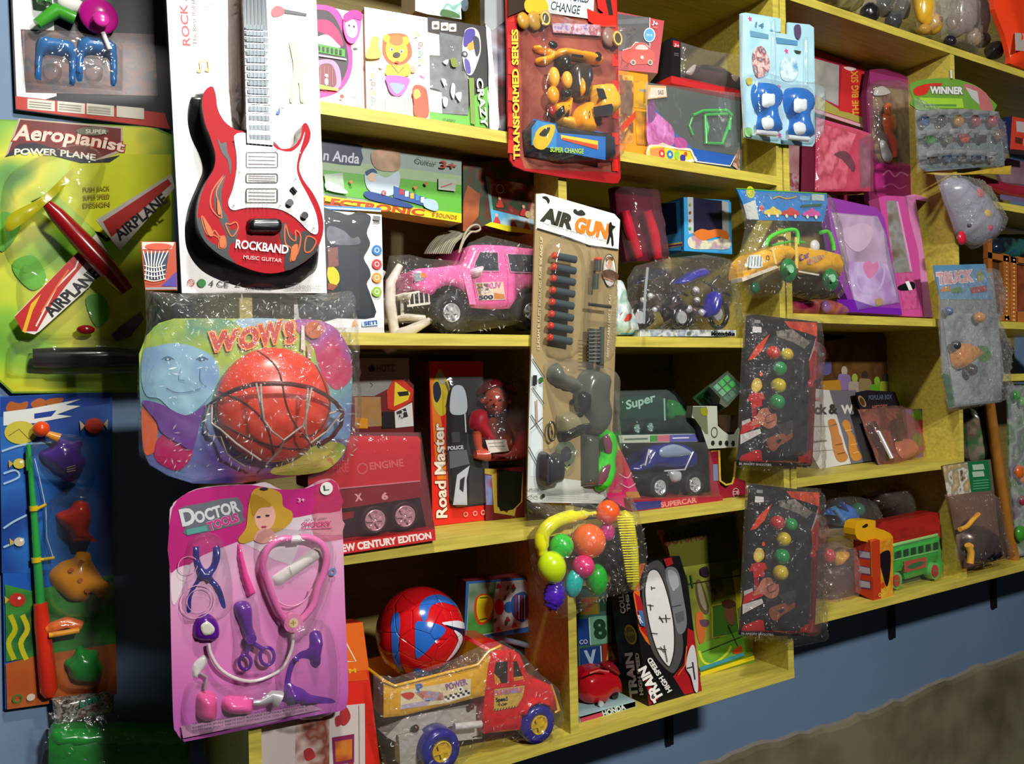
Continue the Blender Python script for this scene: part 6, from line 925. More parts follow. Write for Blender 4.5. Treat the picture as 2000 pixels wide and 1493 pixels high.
p.flat(smooth([(1375, 470), (1440, 440), (1520, 480), (1600, 470), (1690, 440), (1700, 540), (1560, 548), (1400, 540)]), busy(['c8c0c0', 'd8d4b0', 'a89aa8', 'c0808a'], 40, 'n')); p.flat(smooth([(1420, 420), (1480, 390), (1540, 400), (1600, 390), (1680, 410), (1690, 470), (1600, 450), (1500, 480), (1440, 450)]), 'd0702c')
for k, q in enumerate(('8a9a3a', '8a4030', 'a05c3c', '4aa04a')): p.circ(1392, 200+k*62, 12, q)
sd = splane(p.pl.O[0]); q_ = t.part('side_print', sd); q_.flat([(1150, 190), (1310, 170), (1325, 560), (1170, 560)], '3078a8', off=.0006); q_.flat([(1155, 200), (1280, 180), (1290, 420), (1190, 440)], '14183a', off=.0009); q_.line([(1180, 530), (1330, 505)], 30, 'c8a040', off=.001); q_.line([(1180, 530), (1330, 510)], 14, '5a2460', off=.0012)
t = Thing('bagged_motorbike', 'black and blue toy motorbikes in a clear bag on the middle shelf', 'toy motorbike', Y=1.25)
BK = pl('141418'); BLU = pl('1c1c9a')
for nx, (dx, Yp) in enumerate(((0, 0), (-330, -.05))):
    a = t.part('wheel'); a.tube(ell(1330+dx, 1080, 70, 90, 20), 20, BK, .02+Yp, 8, True); a.disc(1330+dx, 1080, 50, CH, .02+Yp, .006)
    a = t.part('wheel'); a.tube(ell(1610+dx, 1050, 70, 110, 20), 20, BK, .02+Yp, 8, True); a.disc(1610+dx, 1050, 50, CH, .02+Yp, .006)
    a = t.part('engine', label='chrome engine'); 
    for k in range(9): a.ball(1380+dx+random.uniform(-60, 150), 940+random.uniform(-80, 120), random.uniform(16, 34), CH if k % 2 else m('5a4a48', .3, .4), .02+Yp)
    a = t.part('fuel_tank', label='blue tank and mudguard'); a.rel(smooth([(1310+dx, 810), (1380+dx, 750), (1440+dx, 715), (1500+dx, 700), (1520+dx, 760), (1430+dx, 790), (1360+dx, 820)]), BLU if nx == 0 else pl('14142c'), .02, .02, off=.02+Yp, th=.02); a.rel(smooth([(1550+dx, 900), (1600+dx, 880), (1620+dx, 960), (1590+dx, 1060), (1530+dx, 1080), (1520+dx, 1000)]), BLU if nx == 0 else BK, .02, .02, off=.03+Yp, th=.01)
    a = t.part('frame'); a.tube([(1200+dx, 1000), (1330+dx, 1080), (1450+dx, 990), (1610+dx, 1050), (1560+dx, 820), (1620+dx, 760)], 14, BK, .01+Yp); a.tube([(1500+dx, 800), (1640+dx, 880), (1700+dx, 910)], 12, BK, .03+Yp); a.rel(smooth([(1240+dx, 1000), (1330+dx, 950), (1420+dx, 1060), (1400+dx, 1150), (1250+dx, 1130)]), pl('3a2c30'), .02, .02, off=.0+Yp, th=.02)
p = t.part('card_tray', label='patterned white card'); K('b4'); p.slab([(1000, 1175), (1750, 1180), (1750, 1228), (1000, 1230)], busy(['c8d0d0', '8a9ab0', 'd8dcd8', '4a5a60', '9ab06a'], 30, 'n'), .14, .04); p.text('Motorbike', 1560, 1222, 1740, 1224, 30, 'e8e8e4', .04, off=.0405, outline='606a6a')
b = t.part('bag'); b.bag([(900, 780), (960, 680), (1200, 620), (1500, 590), (1640, 610), (1700, 700), (1740, 950), (1750, 1180), (1300, 1200), (960, 1190), (900, 1000)], .05, clear('bag', 'ffffff', .08, 1, 45, .04), off=.03, noise=.004, ns=90, res=.009); b.line([(1060, 690), (1040, 900), (1030, 1130)], 20, m('a8b4b8', .1, .3), off=.075)
t = Thing('white_floral_bag', 'small white bag with red and blue print between the AIR GUN card and motorbikes', 'toy pack', Y=1.235)
p = t.part('p'); p.rel([(760, 780), (850, 790), (990, 1170), (985, 1215), (760, 1220)], busy(['c8d8cc', '8ab4a4', 'dce4e0', '3a9ab8', 'a8c4a8'], 16, 'n', .2), .012, .012, th=.006, noise=.002); p.flat(smooth([(850, 1050), (900, 1030), (940, 1070), (900, 1110), (850, 1095)]), 'c84038', .014); p.flat([(770, 1180), (985, 1185), (985, 1212), (765, 1215)], '2c8aa8', .004)
# ================================================================ bay 2, shelf D
K('b5')
t = Thing('blue_monster_truck_box', 'open card box with blue and silver monster truck, marked SUPERCAR', 'toy box', Y=1.225)
Yq = Yof(1000, 1290, zD+.001); p = t.part('box_base', Plane(Yq)); p.slab([(860, 1215), (1530, 1185), (1540, 1230), (880, 1305)], 'a02438', .13, 0, '8a2438'); p.flat([(870, 1235), (1090, 1225), (1090, 1275), (880, 1300)], '3a3c78'); p.flat([(1090, 1220), (1350, 1190), (1350, 1240), (1090, 1275)], 'b83440'); p.text('SUPERCAR', 1090, 1275, 1345, 1238, 36, 'd88a84', .04)
p.slab([(790, 810), (1430, 800), (1520, 1180), (860, 1215)], '16141c', .003, -.13); p.slab([(1435, 860), (1510, 860), (1515, 1110), (1560, 1140), (1600, 1100), (1630, 1060), (1700, 1080), (1720, 1180), (1520, 1210), (1450, 1190)], '8a1c2c', .003, -.02); p.line([(1450, 862), (1510, 860), (1518, 1080), (1560, 1110), (1605, 1100), (1620, 1050), (1630, 940)], 14, 'c8a83c', off=-.019); p.flat([(1465, 960), (1500, 960), (1505, 1080), (1470, 1080)], '7080a0', -.0195); p.circ(1632, 1168, 34, 'd0b8b8', off=-.019, w=.12); p.text('CE', 1610, 1182, 1655, 1178, 24, 'd0b8b8', .02, off=-.019)
ca = t.part('toy_car', Plane(Yq+.04), label='blue and silver monster truck'); ca.rel(smooth([(870, 1000), (940, 960), (990, 850), (1060, 810), (1200, 800), (1300, 840), (1340, 900), (1320, 980), (1250, 1000), (1150, 990), (1050, 990), (960, 1010)], 3), pl('1c2070'), .014, .012, off=0, th=.06); ca.rel(smooth([(1080, 850), (1180, 815), (1280, 850), (1300, 890), (1100, 910)]), m('8a9ab8', .15, .2), .004, .01, off=.0135); ca.tube([(1000, 850), (970, 970)], 7, CH, .016); ca.tube([(1320, 870), (1260, 1000), (1110, 1010)], 7, CH, .016)
ca.rel(smooth([(880, 1040), (1100, 1010), (1300, 1000), (1400, 1040), (1360, 1100), (1180, 1120), (1000, 1100), (900, 1090)]), pl('1c1c20'), .012, .012, off=0, th=.05); ca.rel(smooth([(1140, 1010), (1220, 1010), (1220, 1080), (1160, 1090)]), CH, .01, .01, off=.01)
for x, y in ((1080, 1130), (1335, 1110)): wheel(t, x, y, 92, .03-.04, m('1c1a1c', .6), CH, .03, .6, 'spoke')
w = t.part('window'); w.pl = Plane(Yq); w.rel([(790, 800), (1430, 800), (1520, 1195), (865, 1225)], clear('bag', 'ffffff', .1, .7, 25, .04), .006, .01, off=.001, res=.01, noise=.002, ns=70)
t = Thing('lorry_window_box', 'box with black and green lorry and white lettering, stacked on the blue monster truck box', 'toy box'); Pq = Plane(Yq+.03); t.Pl = Pq
p = t.part('box_base'); p.slab([(775, 750), (1440, 735), (1440, 795), (790, 805)], 'c0c8c4', .05, 0, '404848'); p.flat([(780, 755), (1000, 750), (1000, 800), (785, 803)], 'a8b0a0'); p.flat([(1005, 750), (1060, 748), (1060, 795), (1005, 797)], '4a8a4a'); p.flat([(1060, 748), (1150, 745), (1150, 793), (1060, 796)], 'b86a78'); p.flat([(1150, 745), (1440, 737), (1440, 792), (1150, 797)], '5a5c9a'); p.line([(820, 778), (990, 772)], 9, '5a6a60'); p.line([(1170, 770), (1290, 766)], 9, 'd0d0e4')
p.slab([(745, 430), (1180, 420), (1260, 520), (1300, 735), (770, 750)], '15171a', .002, -.085); p.flat([(740, 630), (1400, 620), (1430, 735), (775, 745)], '14101c', -.083)
tr_ = t.part('toy_truck', label='glossy black and green lorry'); tr_.rel(smooth([(760, 490), (820, 470), (1080, 455), (1120, 500), (1120, 620), (1000, 640), (800, 640)], 2), pl('1c3c38'), .012, .01, off=-.05, th=.03); tr_.rel(smooth([(1130, 500), (1200, 500), (1250, 560), (1260, 610), (1140, 630)]), pl('0f7a2c'), .012, .01, off=-.05, th=.03); tr_.slab([(770, 640), (1130, 625), (1130, 700), (780, 720)], pl('1c2028'), .03, -.05)
tr_.text('Super', 838, 580, 1045, 520, 80, 'c8d4d0', .03, off=-.037, slant=.2); tr_.line([(900, 590), (920, 700)], 10, CH, off=-.046); tr_.line([(1110, 480), (1115, 640)], 12, 'a8c0bc', off=-.037)
for x in (915, 1012): wheel(t, x, 700 if x < 950 else 690, 42, -.04, m('1c1a1c', .6), CH, .015, .75, 'spoke')
w = t.part('window'); w.rel([(745, 425), (1130, 415), (1190, 460), (1300, 640), (1380, 735), (780, 750)], clear('bag', 'e8fff4', .08, .6, 25, .05), .004, .01, off=0, res=.01, noise=.001)
t = Thing('white_bone_box', 'white cut-out frame box with round dark marks, right of the lorry box', 'toy box', plane=Plane(Yq+.008))
p = t.part('frame'); p.slab([(1320, 535), (1495, 535), (1500, 680), (1545, 720), (1580, 745), (1620, 740), (1640, 690), (1660, 700), (1655, 835), (1430, 848), (1400, 760), (1360, 640), (1310, 620)], 'b4b8a8', .018, 0, '3c3c30'); p.flat([(1320, 540), (1420, 540), (1430, 740), (1410, 740), (1340, 640), (1312, 600)], '6a7058'); p.circ(1475, 728, 34, '4a5040', w=.25, sy=1.2); p.flat(smooth([(1375, 555), (1420, 550), (1425, 600), (1385, 600)]), '8a8a20')
for x in (1465, 1520, 1565, 1612): p.circ(x, 805, 18, '24241c'); 
p.flat([(1505, 600), (1655, 600), (1655, 680), (1620, 730), (1560, 730), (1505, 670)], '3a2c20', -.0)
t = Thing('puzzle_cube', 'green and white puzzle cube tilted in a clear case, hanging in the upper right corner', 'puzzle', plane=Plane(1.22))
p = t.part('cube'); q4 = [(1490, 340), (1560, 290), (1680, 400), (1570, 520)]
a = t.part('case'); 
o = Plane(pts=[(1570, 520, 1.215), (1675, 400, 1.22), (1450, 390, 1.235)]); p.pl = o; p.slab([(1455, 395), (1570, 295), (1680, 400), (1570, 520)], pl('14201c'), .05)
for i in range(3):
    for j in range(3):
        f = lambda u, v: (1460+ u*108+v*110, 395-u*95+v*118); col = 'b8c8bc' if (i+j) % 3 == 0 or j == 2 and i < 2 else '1a9a3c'
        p.flat([f(i/3+.03, j/3+.03), f(i/3+.3, j/3+.03), f(i/3+.3, j/3+.3), f(i/3+.03, j/3+.3)], ('7a9a8c' if i == 0 else '12a03c') if j < 2 else '3a5a4c', .0008)
a.pl = o; a.slab([(1435, 390), (1570, 278), (1695, 400), (1575, 535)], clear('bag', 'e0ffe8', .06, .4, 20, .08), .065, .006)
t = Thing('pink_party_hat_pack', 'pink and orange triangular pack standing behind the green sunglasses', 'toy pack', Y=1.222)
p = t.part('p', Plane(Yof(950, 1285, zD))); p.slab([(690, 640), (720, 680), (965, 1278), (845, 1290), (690, 1200)], 'c82c64', .02); p.flat([(700, 660), (740, 740), (790, 860), (690, 850)], 'c89a2c'); p.flat([(690, 860), (800, 870), (880, 1040), (690, 1060)], 'b83a44'); p.flat([(830, 1160), (920, 1160), (940, 1210), (835, 1215)], 'b8803c'); p.flat([(840, 1220), (945, 1215), (965, 1278), (848, 1288)], 'e02c70'); p.line(smooth([(780, 1030), (840, 1060), (870, 1020)], 4, False), 8, 'e0a8b8'); p.line(smooth([(790, 1100), (850, 1130), (900, 1100)], 4, False), 8, 'e0a8b8')
# ================================================================ bay 2, shelf E
K('b6')
t = Thing('alphabet_blocks_box', 'box printed with letter and number blocks, left corner of the bottom middle bay', 'toy box', plane=Plane(1.35))
p = t.part('box'); p.slab([(400, 610), (660, 600), (700, 1250), (420, 1290)], '3a5a50', .03, 0, '2c3a34')
for q, bg_, ch, cc in (([(415, 660), (530, 655), (540, 760), (420, 770)], '7a6420', '7', '9a4024'), ([(545, 655), (640, 650), (645, 740), (548, 745)], '24402c', '', 'fff'), ([(405, 795), (475, 790), (485, 950), (415, 960)], '1c3c80', '', ''), ([(480, 780), (610, 770), (620, 940), (490, 955)], '6a9a80', '8', '1c3c24'), ([(425, 975), (545, 960), (555, 1100), (430, 1120)], '1c3870', 'V', '9ab0c4'), ([(560, 950), (655, 940), (665, 1060), (562, 1070)], '8a2c1c', 'A', 'b8902c')):
    p.flat(q, bg_); x0, y0, x1, y1 = q[0][0], q[0][1], q[2][0], q[2][1]
    if ch: p.text(ch, x0+(x1-x0)*.28, y1-(y1-y0)*.15, x1-(x1-x0)*.25, y1-(y1-y0)*.2, (y1-y0)*.7, cc, .05)
p.line([(478, 785), (488, 955)], 8, 'b0c0b0'); p.line([(550, 960), (558, 1100)], 8, 'b0c0b0'); p.text('CO', 420, 950, 470, 945, 26, 'b0b8c8', .03)
t = Thing('red_motorbike_box', 'low blue card tray with a glossy red toy motorbike, bottom middle bay', 'toy box')
Yr = Plane(Yof(600, 1385, zE(0))); t.Pl = Yr
p = t.part('box_base'); p.slab([(420, 1400), (765, 1305), (770, 1335), (430, 1450)], '7ab0c4', .08, 0, '4a8aa0', ); p.flat([(425, 1410), (560, 1370), (565, 1400), (430, 1446)], 'b8405a'); p.text('HONDA', 570, 1398, 705, 1352, 32, 'c8d4d4', .05); p.bb(*[v for v in (Yr.uv(420, 1400)[0], Yr.uv(765, 1305)[0], Yr.O[1]+.0, Yr.O[1]+.08, zE(0)+.0005, zE(0)+.012)], 'a0c0c4')
b = t.part('toy_motorbike', Plane(Yr.O[1]+.04), label='glossy red motorbike'); RR = pl('b8101c'); b.rel(smooth([(425, 1160), (480, 1110), (560, 1095), (640, 1120), (665, 1180), (660, 1250), (600, 1260), (560, 1310), (480, 1320), (425, 1280)]), RR, .022, .02, off=0, th=.03); b.rel(smooth([(560, 1080), (620, 1060), (660, 1120), (640, 1140)]), pl('8a1420'), .014, .01, off=.01, th=.01)
b.ball(555, 1320, 38, pl('241c1c'), .014, (.9, 1, .4)); b.ball(640, 1265, 28, pl('241c1c'), .014, (.9, 1, .4)); b.disc(555, 1322, 18, CH, .03, .004); b.tube([(480, 1130), (540, 1110), (600, 1120)], 6, pl('e06a6a'), .03)
t = Thing('train_set_box', 'black red and orange train set box with white oval track picture, marked TRAIN', 'toy box')
Ya = Yof(845, 1335, zE(0)); Yb2 = Yof(1175, 1240, zE(0)); P0 = Plane(pts=[(845, 1335, Ya), (1175, 1240, Yb2), (790, 450, Ya+.05)])
p = t.part('box'); p.pl = P0; p.slab([(795, 440), (930, 420), (1040, 400), (1090, 560), (1120, 800), (1178, 1240), (845, 1342), (800, 1000), (750, 620)], '141214', .075, 0, '181614')
p.flat([(795, 450), (830, 445), (790, 560), (800, 800), (860, 960), (830, 930), (790, 860), (752, 640)], 'd8641c'); p.flat([(760, 630), (800, 660), (850, 920), (800, 860)], 'a81c20'); p.flat([(1090, 850), (1130, 870), (1175, 1238), (1070, 1262), (1000, 1150), (1060, 1080), (1085, 960)], 'a01820'); p.flat([(820, 1130), (910, 1290), (850, 1330), (835, 1200)], 'a01820')
ov = smooth([(860, 490), (910, 500), (960, 620), (1000, 800), (1008, 960), (990, 1060), (965, 1085), (900, 990), (850, 820), (825, 640), (835, 540)], 4); p.flat(smooth([(850, 450), (925, 440), (990, 600), (1050, 850), (1060, 1000), (1020, 1110), (975, 1120), (880, 1010), (830, 840), (808, 640), (820, 510)], 4), '4a4848'); p.flat(ov, 'd8d6d4'); p.line(ov, 7, '202020', closed=True)
p.flat(smooth([(955, 480), (1000, 470), (1035, 510), (1060, 640), (1085, 800), (1070, 870), (1035, 885), (1010, 820), (980, 640), (955, 540)], 4), '6e7074'); p.flat(smooth([(965, 500), (995, 490), (1025, 520), (1035, 590), (990, 600)]), '9a9ca0'); p.line([(985, 720), (1050, 705)], 6, '3a3a3c'); p.flat([(1010, 760), (1065, 740), (1070, 800), (1025, 820)], '54565a'); p.ball(1000, 605, 22, m('c0c4c8', .2, .3), .0, (1, 1, .3))
for q in ([(865, 600), (890, 600)], [(865, 590), (868, 612)], [(840, 705), (880, 712)], [(858, 700), (862, 740)], [(910, 790), (985, 790)], [(955, 765), (960, 815)], [(915, 775), (940, 815)], [(865, 880), (905, 885)], [(900, 975), (960, 985)], [(945, 955), (965, 1060)], [(920, 965), (950, 1000)]): p.line(q, 5, '2c2c2c')
p.flat([(940, 420), (990, 410), (1000, 450), (960, 470)], 'a01c24'); p.flat([(785, 740), (810, 740), (828, 840), (800, 835)], '3a6aa0'); p.text('R', 795, 820, 812, 815, 50, 'd8d8e0', .03)
p.text('TRAIN', 940, 1280, 830, 1085, 66, 'ece8e4', .05, h2=52); p.text('HIGH SPEED', 992, 1235, 862, 1030, 30, 'e0dcd8', .04); p.circ(877, 1275, 26, 'e8e4e0'); p.text('6', 868, 1288, 886, 1285, 26, '282828', .05)
p.flat(smooth([(1100, 980), (1130, 960), (1150, 1080), (1155, 1230), (1135, 1240), (1110, 1150), (1080, 1090)]), 'c4c2c2'); p.line([(1120, 1060), (1135, 1170)], 10, '303030'); p.line([(1085, 1100), (1120, 1090)], 8, '303030'); p.line([(1030, 1140), (1075, 1080), (1085, 960)], 5, 'd8702c')
sp = splane(W3(845, 1335, Ya)[0]); sp.O = P0.pt(P0.uv(845, 1342)); uu = P0.V; sp.U = -P0.N*-1; sp.U = P0.N; sp.V = P0.V; sp.N = -P0.U
q_ = t.part('side_print', sp); q_.text('TRAIN', 780, 1272, 745, 1005, 46, 'dcdcd8', .05, off=.0009, h2=44); q_.text('HIGH SPEED', 815, 1262, 785, 1005, 22, 'c8c8c4', .04, off=.0009); q_.text('COLL', 705, 755, 690, 640, 30, 'c8c8c4', .04, off=.0009); q_.text('THIS', 735, 740, 722, 640, 20, 'b8b8b4', .04, off=.0009); q_.circ(735, 890, 60, 'b0a01c', off=.0009); q_.circ(735, 890, 48, '6a6014', off=.0011); q_.text('NEW', 712, 900, 760, 892, 22, 'b0a01c', .03, off=.0013)
t = Thing('green_game_board', 'green and yellow picture box leaning on the back wall of the bottom middle bay', 'toy box')
P0 = Plane(pts=[(1170, 1165, 1.285), (1505, 1065, 1.275), (1060, 270, 1.345)]); p = t.part('box'); p.pl = P0
p.slab([(930, 240), (1380, 140), (1420, 480), (1450, 800), (1505, 1065), (1175, 1170), (1130, 1000), (1060, 560)], '6a8a1c', .02, 0, 'c8501c'); p.flat([(940, 240), (1375, 150), (1400, 420), (1000, 480)], '5a5a1c'); p.text('GO! SHOW', 945, 340, 1270, 285, 70, '5a2c1c', .03); p.flat([(1000, 480), (1400, 420), (1440, 800), (1130, 1000), (1060, 620)], busy(['6a8a24', '8a9a34', '7a7a2c', '4a6a20'], 9, 'n'))
p.flat([(1365, 500), (1405, 480), (1445, 690), (1400, 730)], 'd8c81c'); p.flat([(1240, 710), (1390, 680), (1410, 880), (1245, 910)], '4a7a2c'); p.line([(1240, 710), (1390, 680), (1410, 880), (1245, 910), (1240, 710)], 8, 'c8b83c'); p.flat(smooth([(1140, 570), (1170, 555), (1220, 700), (1215, 760), (1180, 750), (1145, 660)]), '5a4a34'); p.flat(smooth([(1150, 580), (1168, 570), (1205, 700), (1200, 740), (1165, 680)]), '8a8468')
p.flat([(1200, 560), (1300, 530), (1320, 640), (1240, 690)], busy(['7a7a5a', '4a4a3a', '9a8a5a', 'b09a3c'], 30, 'n')); p.flat(smooth([(1320, 720), (1355, 690), (1385, 750), (1370, 830), (1330, 800)]), '8a5a3c'); p.flat(smooth([(1300, 690), (1350, 670), (1390, 700), (1340, 730)]), '5a3424'); p.flat(smooth([(1140, 770), (1180, 750), (1200, 850), (1180, 960), (1150, 900)]), 'b8602c'); p.flat(smooth([(1165, 800), (1220, 800), (1215, 835), (1180, 840)]), '5a4050')
p.flat([(1135, 960), (1430, 860), (1450, 1000), (1160, 1100)], busy(['8ab034', '5a9a2c', 'a8c03c'], 8, 'n')); p.line(smooth([(1160, 990), (1190, 1060), (1250, 1070), (1330, 1010), (1360, 960)], 4, False), 14, 'c8cc34'); p.line([(1165, 1105), (1440, 1010)], 22, '3a8a98'); p.flat([(1170, 1125), (1500, 1020), (1505, 1045), (1172, 1150)], 'd8c01c'); p.line([(1180, 1000), (1430, 900)], 5, '3a3c20'); p.line([(1340, 830), (1400, 960)], 5, '2c3020'); p.flat(smooth([(1370, 990), (1420, 960), (1425, 1000), (1380, 1010)]), 'c84a20')
p.line([(1070, 580), (1440, 520)], 7, '3a3414'); 
for x in (1080, 1110): p.line([(x, 520), (x+14, 600)], 9, '2c5a20')
p.flat(smooth([(1170, 480), (1210, 470), (1220, 530), (1175, 520)]), '2c1c2c')
# ---- bag of plastic fruit
t = Thing('plastic_fruit_bag', 'clear bag of bright plastic fruit hanging below the AIR GUN card', 'toy pack', Y=1.185)
K('b6')
def fruit(nm, lab): return t.part(nm, label=lab)
f = fruit('toy_banana', 'yellow banana'); f.tube(smooth([(195, 410), (185, 340), (195, 260), (250, 200), (330, 165), (420, 150), (520, 135)], 4, False), [16]+[34]*3+[46]*9+[42]*6+[30]*3+[12]*3, pl('e8e41c'), .02, 12)
f = fruit('toy_corn', 'yellow corn cob'); f.tube([(690, 130), (705, 160), (720, 250), (735, 360), (745, 480), (750, 560), (745, 610)], [22, 46, 50, 50, 46, 38, 14], m('dcd01c', .3), .02, 12)
for k in range(26): f.tube([(650+k*2.6, 160+k*16), (765+k*1.2-8, 158+k*16)], 5, m('ece43c', .3), .045, 5)
f = fruit('toy_orange', 'orange fruit'); f.ball(475, 310, 108, pl('f0641c'), .03); f = fruit('toy_orange', 'small orange fruit at the top'); f.ball(595, 130, 76, pl('e85c2c'), .025, fn=lambda u, v, w: 1+.03*math.sin(9*u)*math.sin(9*v))
f = fruit('toy_apple', 'green apple'); f.ball(308, 340, 76, pl('2cc83c'), .03); f = fruit('toy_lemon', 'yellow green lemon'); f.ball(248, 470, 92, pl('c0dc1c'), .035, (1, 1.1, .9), rot=20, fn=lambda u, v, w: 1+.12*max(0, -v)**8)
f = fruit('toy_plum', 'magenta plum'); f.ball(592, 248, 52, pl('c82c84'), .02, (1, 1.2, .8)); f = fruit('toy_peach', 'pink red fruit'); f.ball(442, 468, 72, pl('e02c74'), .04); f = fruit('toy_pear', 'green fruit'); f.ball(525, 550, 80, pl('1cb82c'), .03, (.9, 1.25, .8)); f = fruit('toy_mango', 'teal fruit'); f.ball(385, 570, 62, pl('1cb8b0'), .035, (.95, 1.45, .8), rot=-15)
f = fruit('toy_grapes', 'purple grape bunch'); f.ball(262, 645, 76, pl('4a24a8'), .03, (.95, 1.3, .8), rot=-15, n=24, fn=lambda u, v, w: 1+.09*math.sin(22*v+4*u)); f = fruit('toy_blackberries', 'dark brown grape bunch')
for k in range(26): f.ball(640+random.uniform(-55, 60), 350+k*9.5+random.uniform(-10, 10), 25, pl('241c20'), .02+random.uniform(0, .02), n=8)
b = t.part('bag'); b.bag([(90, 60), (300, 90), (700, 20), (740, 100), (790, 300), (800, 560), (740, 620), (560, 660), (340, 770), (230, 790), (160, 700), (110, 400)], .07, clear('bag', 'ffffff', .07, .9, 45, .03), off=-.001, noise=.003, ns=100, res=.008)
# ================================================================ hanging bead packs at the divider
def beads(K_, dx, dy, lab, sx=1):
    K(K_); t = Thing('bead_shooter_card', lab, 'toy pack', 'black and red cards with a string of coloured balls', Y=1.19 if dy == 0 else 1.187)
    f = lambda pts: [(x+dx+(0 if y < 600 else 0), y+dy) for x, y in pts]
    c = t.part('backing_card'); c.slab(f([(140, 60), (180, 50), (610, 100), (600, 500), (570, 1060), (560, 1075), (70, 1065), (110, 700), (130, 200)]), '1c1a1e', .004)
    c.flat(f([(385, 95), (608, 105), (606, 200), (550, 180), (420, 140)]), busy(['a8241c', 'd8502c', '6a1814', 'e08a3c'], 12, 'n')); c.flat(f([(140, 360), (200, 260), (290, 180), (250, 260), (240, 290), (180, 350)]), 'c83c24'); c.flat(f([(600, 200), (608, 200), (600, 490), (560, 520), (545, 380)]), 'a81c20'); c.flat(f([(545, 380), (598, 210), (590, 280), (560, 350)]), 'b8b0ac'); c.flat(f([(545, 540), (600, 510), (575, 1050), (480, 1055), (520, 800)]), '6a1418')
    c.flat(f([(330, 160), (440, 150), (560, 240), (520, 280), (450, 240), (340, 200)]), busy(['3c3c34', '8a847c', '242420'], 30, 'n'))
    c.flat(f([(98, 1000), (200, 960), (230, 970), (240, 1050), (75, 1045)]), 'a81418'); c.flat(f([(480, 1000), (565, 960), (560, 1050), (480, 1050)]), 'a81418'); c.flat(f([(70, 1030), (565, 1045), (562, 1075), (70, 1066)]), '1c1416'); c.line(f([(85, 1035), (560, 1048)]), 6, '8a1418'); c.text('36 ANGRY SHOOTER', 80+dx, 1062+dy, 300+dx, 1072+dy, 14, 'a8a4a0', .03)
    c.flat(f([(175, 130), (232, 135), (232, 170), (172, 172)]), 'd0ccc8'); c.flat(f([(185, 85), (225, 88), (225, 110), (185, 108)]), '8a8684')
    c.flat(smooth(f([(165, 520), (190, 480), (225, 490), (235, 540), (200, 575), (170, 560)])), 'c8a044'); c.flat(smooth(f([(178, 515), (205, 495), (222, 530), (200, 565), (180, 555)])), 'd8c060'); c.flat(f([(150, 590), (185, 575), (240, 580), (258, 620), (235, 625), (235, 670), (165, 680), (160, 630), (135, 640)]), 'b01c20'); c.flat(f([(165, 675), (200, 680), (195, 780), (170, 790)]), '8a1c24'); c.circ(230+dx, 452+dy, 15, 'd04028')
    c.flat(f([(100, 800), (200, 750), (230, 800), (90, 860)]), 'b81c20'); c.flat(f([(100, 770), (155, 750), (160, 770), (100, 800)]), 'b8b0ac'); c.flat(f([(90, 860), (220, 820), (230, 850), (90, 925)]), 'c0bab6')
    c.flat(smooth(f([(225, 690), (280, 680), (330, 720), (330, 790), (280, 820), (220, 790), (160, 800), (190, 750)])), 'b06a54'); c.line(smooth(f([(300, 720), (260, 740), (270, 780), (320, 760)]), 4, False), 8, '7a3c30'); c.flat(smooth(f([(270, 890), (340, 860), (430, 840), (440, 880), (360, 930), (320, 970), (280, 950)])), '8a4a34'); c.flat(smooth(f([(330, 900), (370, 890), (350, 920)])), '2c1c18'); c.flat(f([(330, 800), (440, 760), (470, 820), (400, 870)]), '3a3434')
    cols = [(310, 310, 'c0342c', 48), (402, 320, 'c8b01c', 44), (352, 415, '12904a', 50), (345, 530, 'c8b41c', 52), (335, 640, '128a48', 54)] if dy == 0 else [(345, 280+30, 'b02c30', 50), (435, 320, '128a48', 44), (385, 420, 'c8b01c', 50), (375, 535, '128a48', 52), (365, 645, 'c8b01c', 52)]
    for x, y, q, r in cols: b = t.part('ball', label={'c0': 'red', 'b0': 'red', 'c8': 'yellow', '12': 'green'}[q[:2]]+' ball'); b.ball((x+dx) if dy == 0 else x+dx-20, y+dy, r, pl(q), .018, n=12)
    b = t.part('ball', label='small red ball'); b.ball(548+dx, 520+dy, 34, pl('a8282c'), .016)
    g = t.part('tube_holder', label='black plastic handle'); g.rel(f([(455, 330), (520, 330), (530, 440), (510, 1000), (430, 1000), (440, 520)]), pl('1c1c24'), .02, .014, off=.002)
    b = t.part('blister'); b.rel(smooth(f([(260, 240), (420, 200), (580, 260), (570, 520), (540, 1020), (420, 1050), (250, 1000), (240, 600)])), BLI(), .04, .016, off=.002, res=.009, noise=.001)
    b = t.part('bag'); b.bag(f([(110, 40), (620, 80), (620, 600), (640, 1110), (430, 1150), (60, 1080)]), .045, clear('bag', 'ffffff', .1, .8, 50, .03), off=-.003, noise=.003, ns=90, res=.01)
beads('c1', 0, 0, 'upper black and red card with red, yellow and green balls, on the divider')
beads('c2', 15, 110, 'lower black and red card with coloured balls, hanging below its twin')
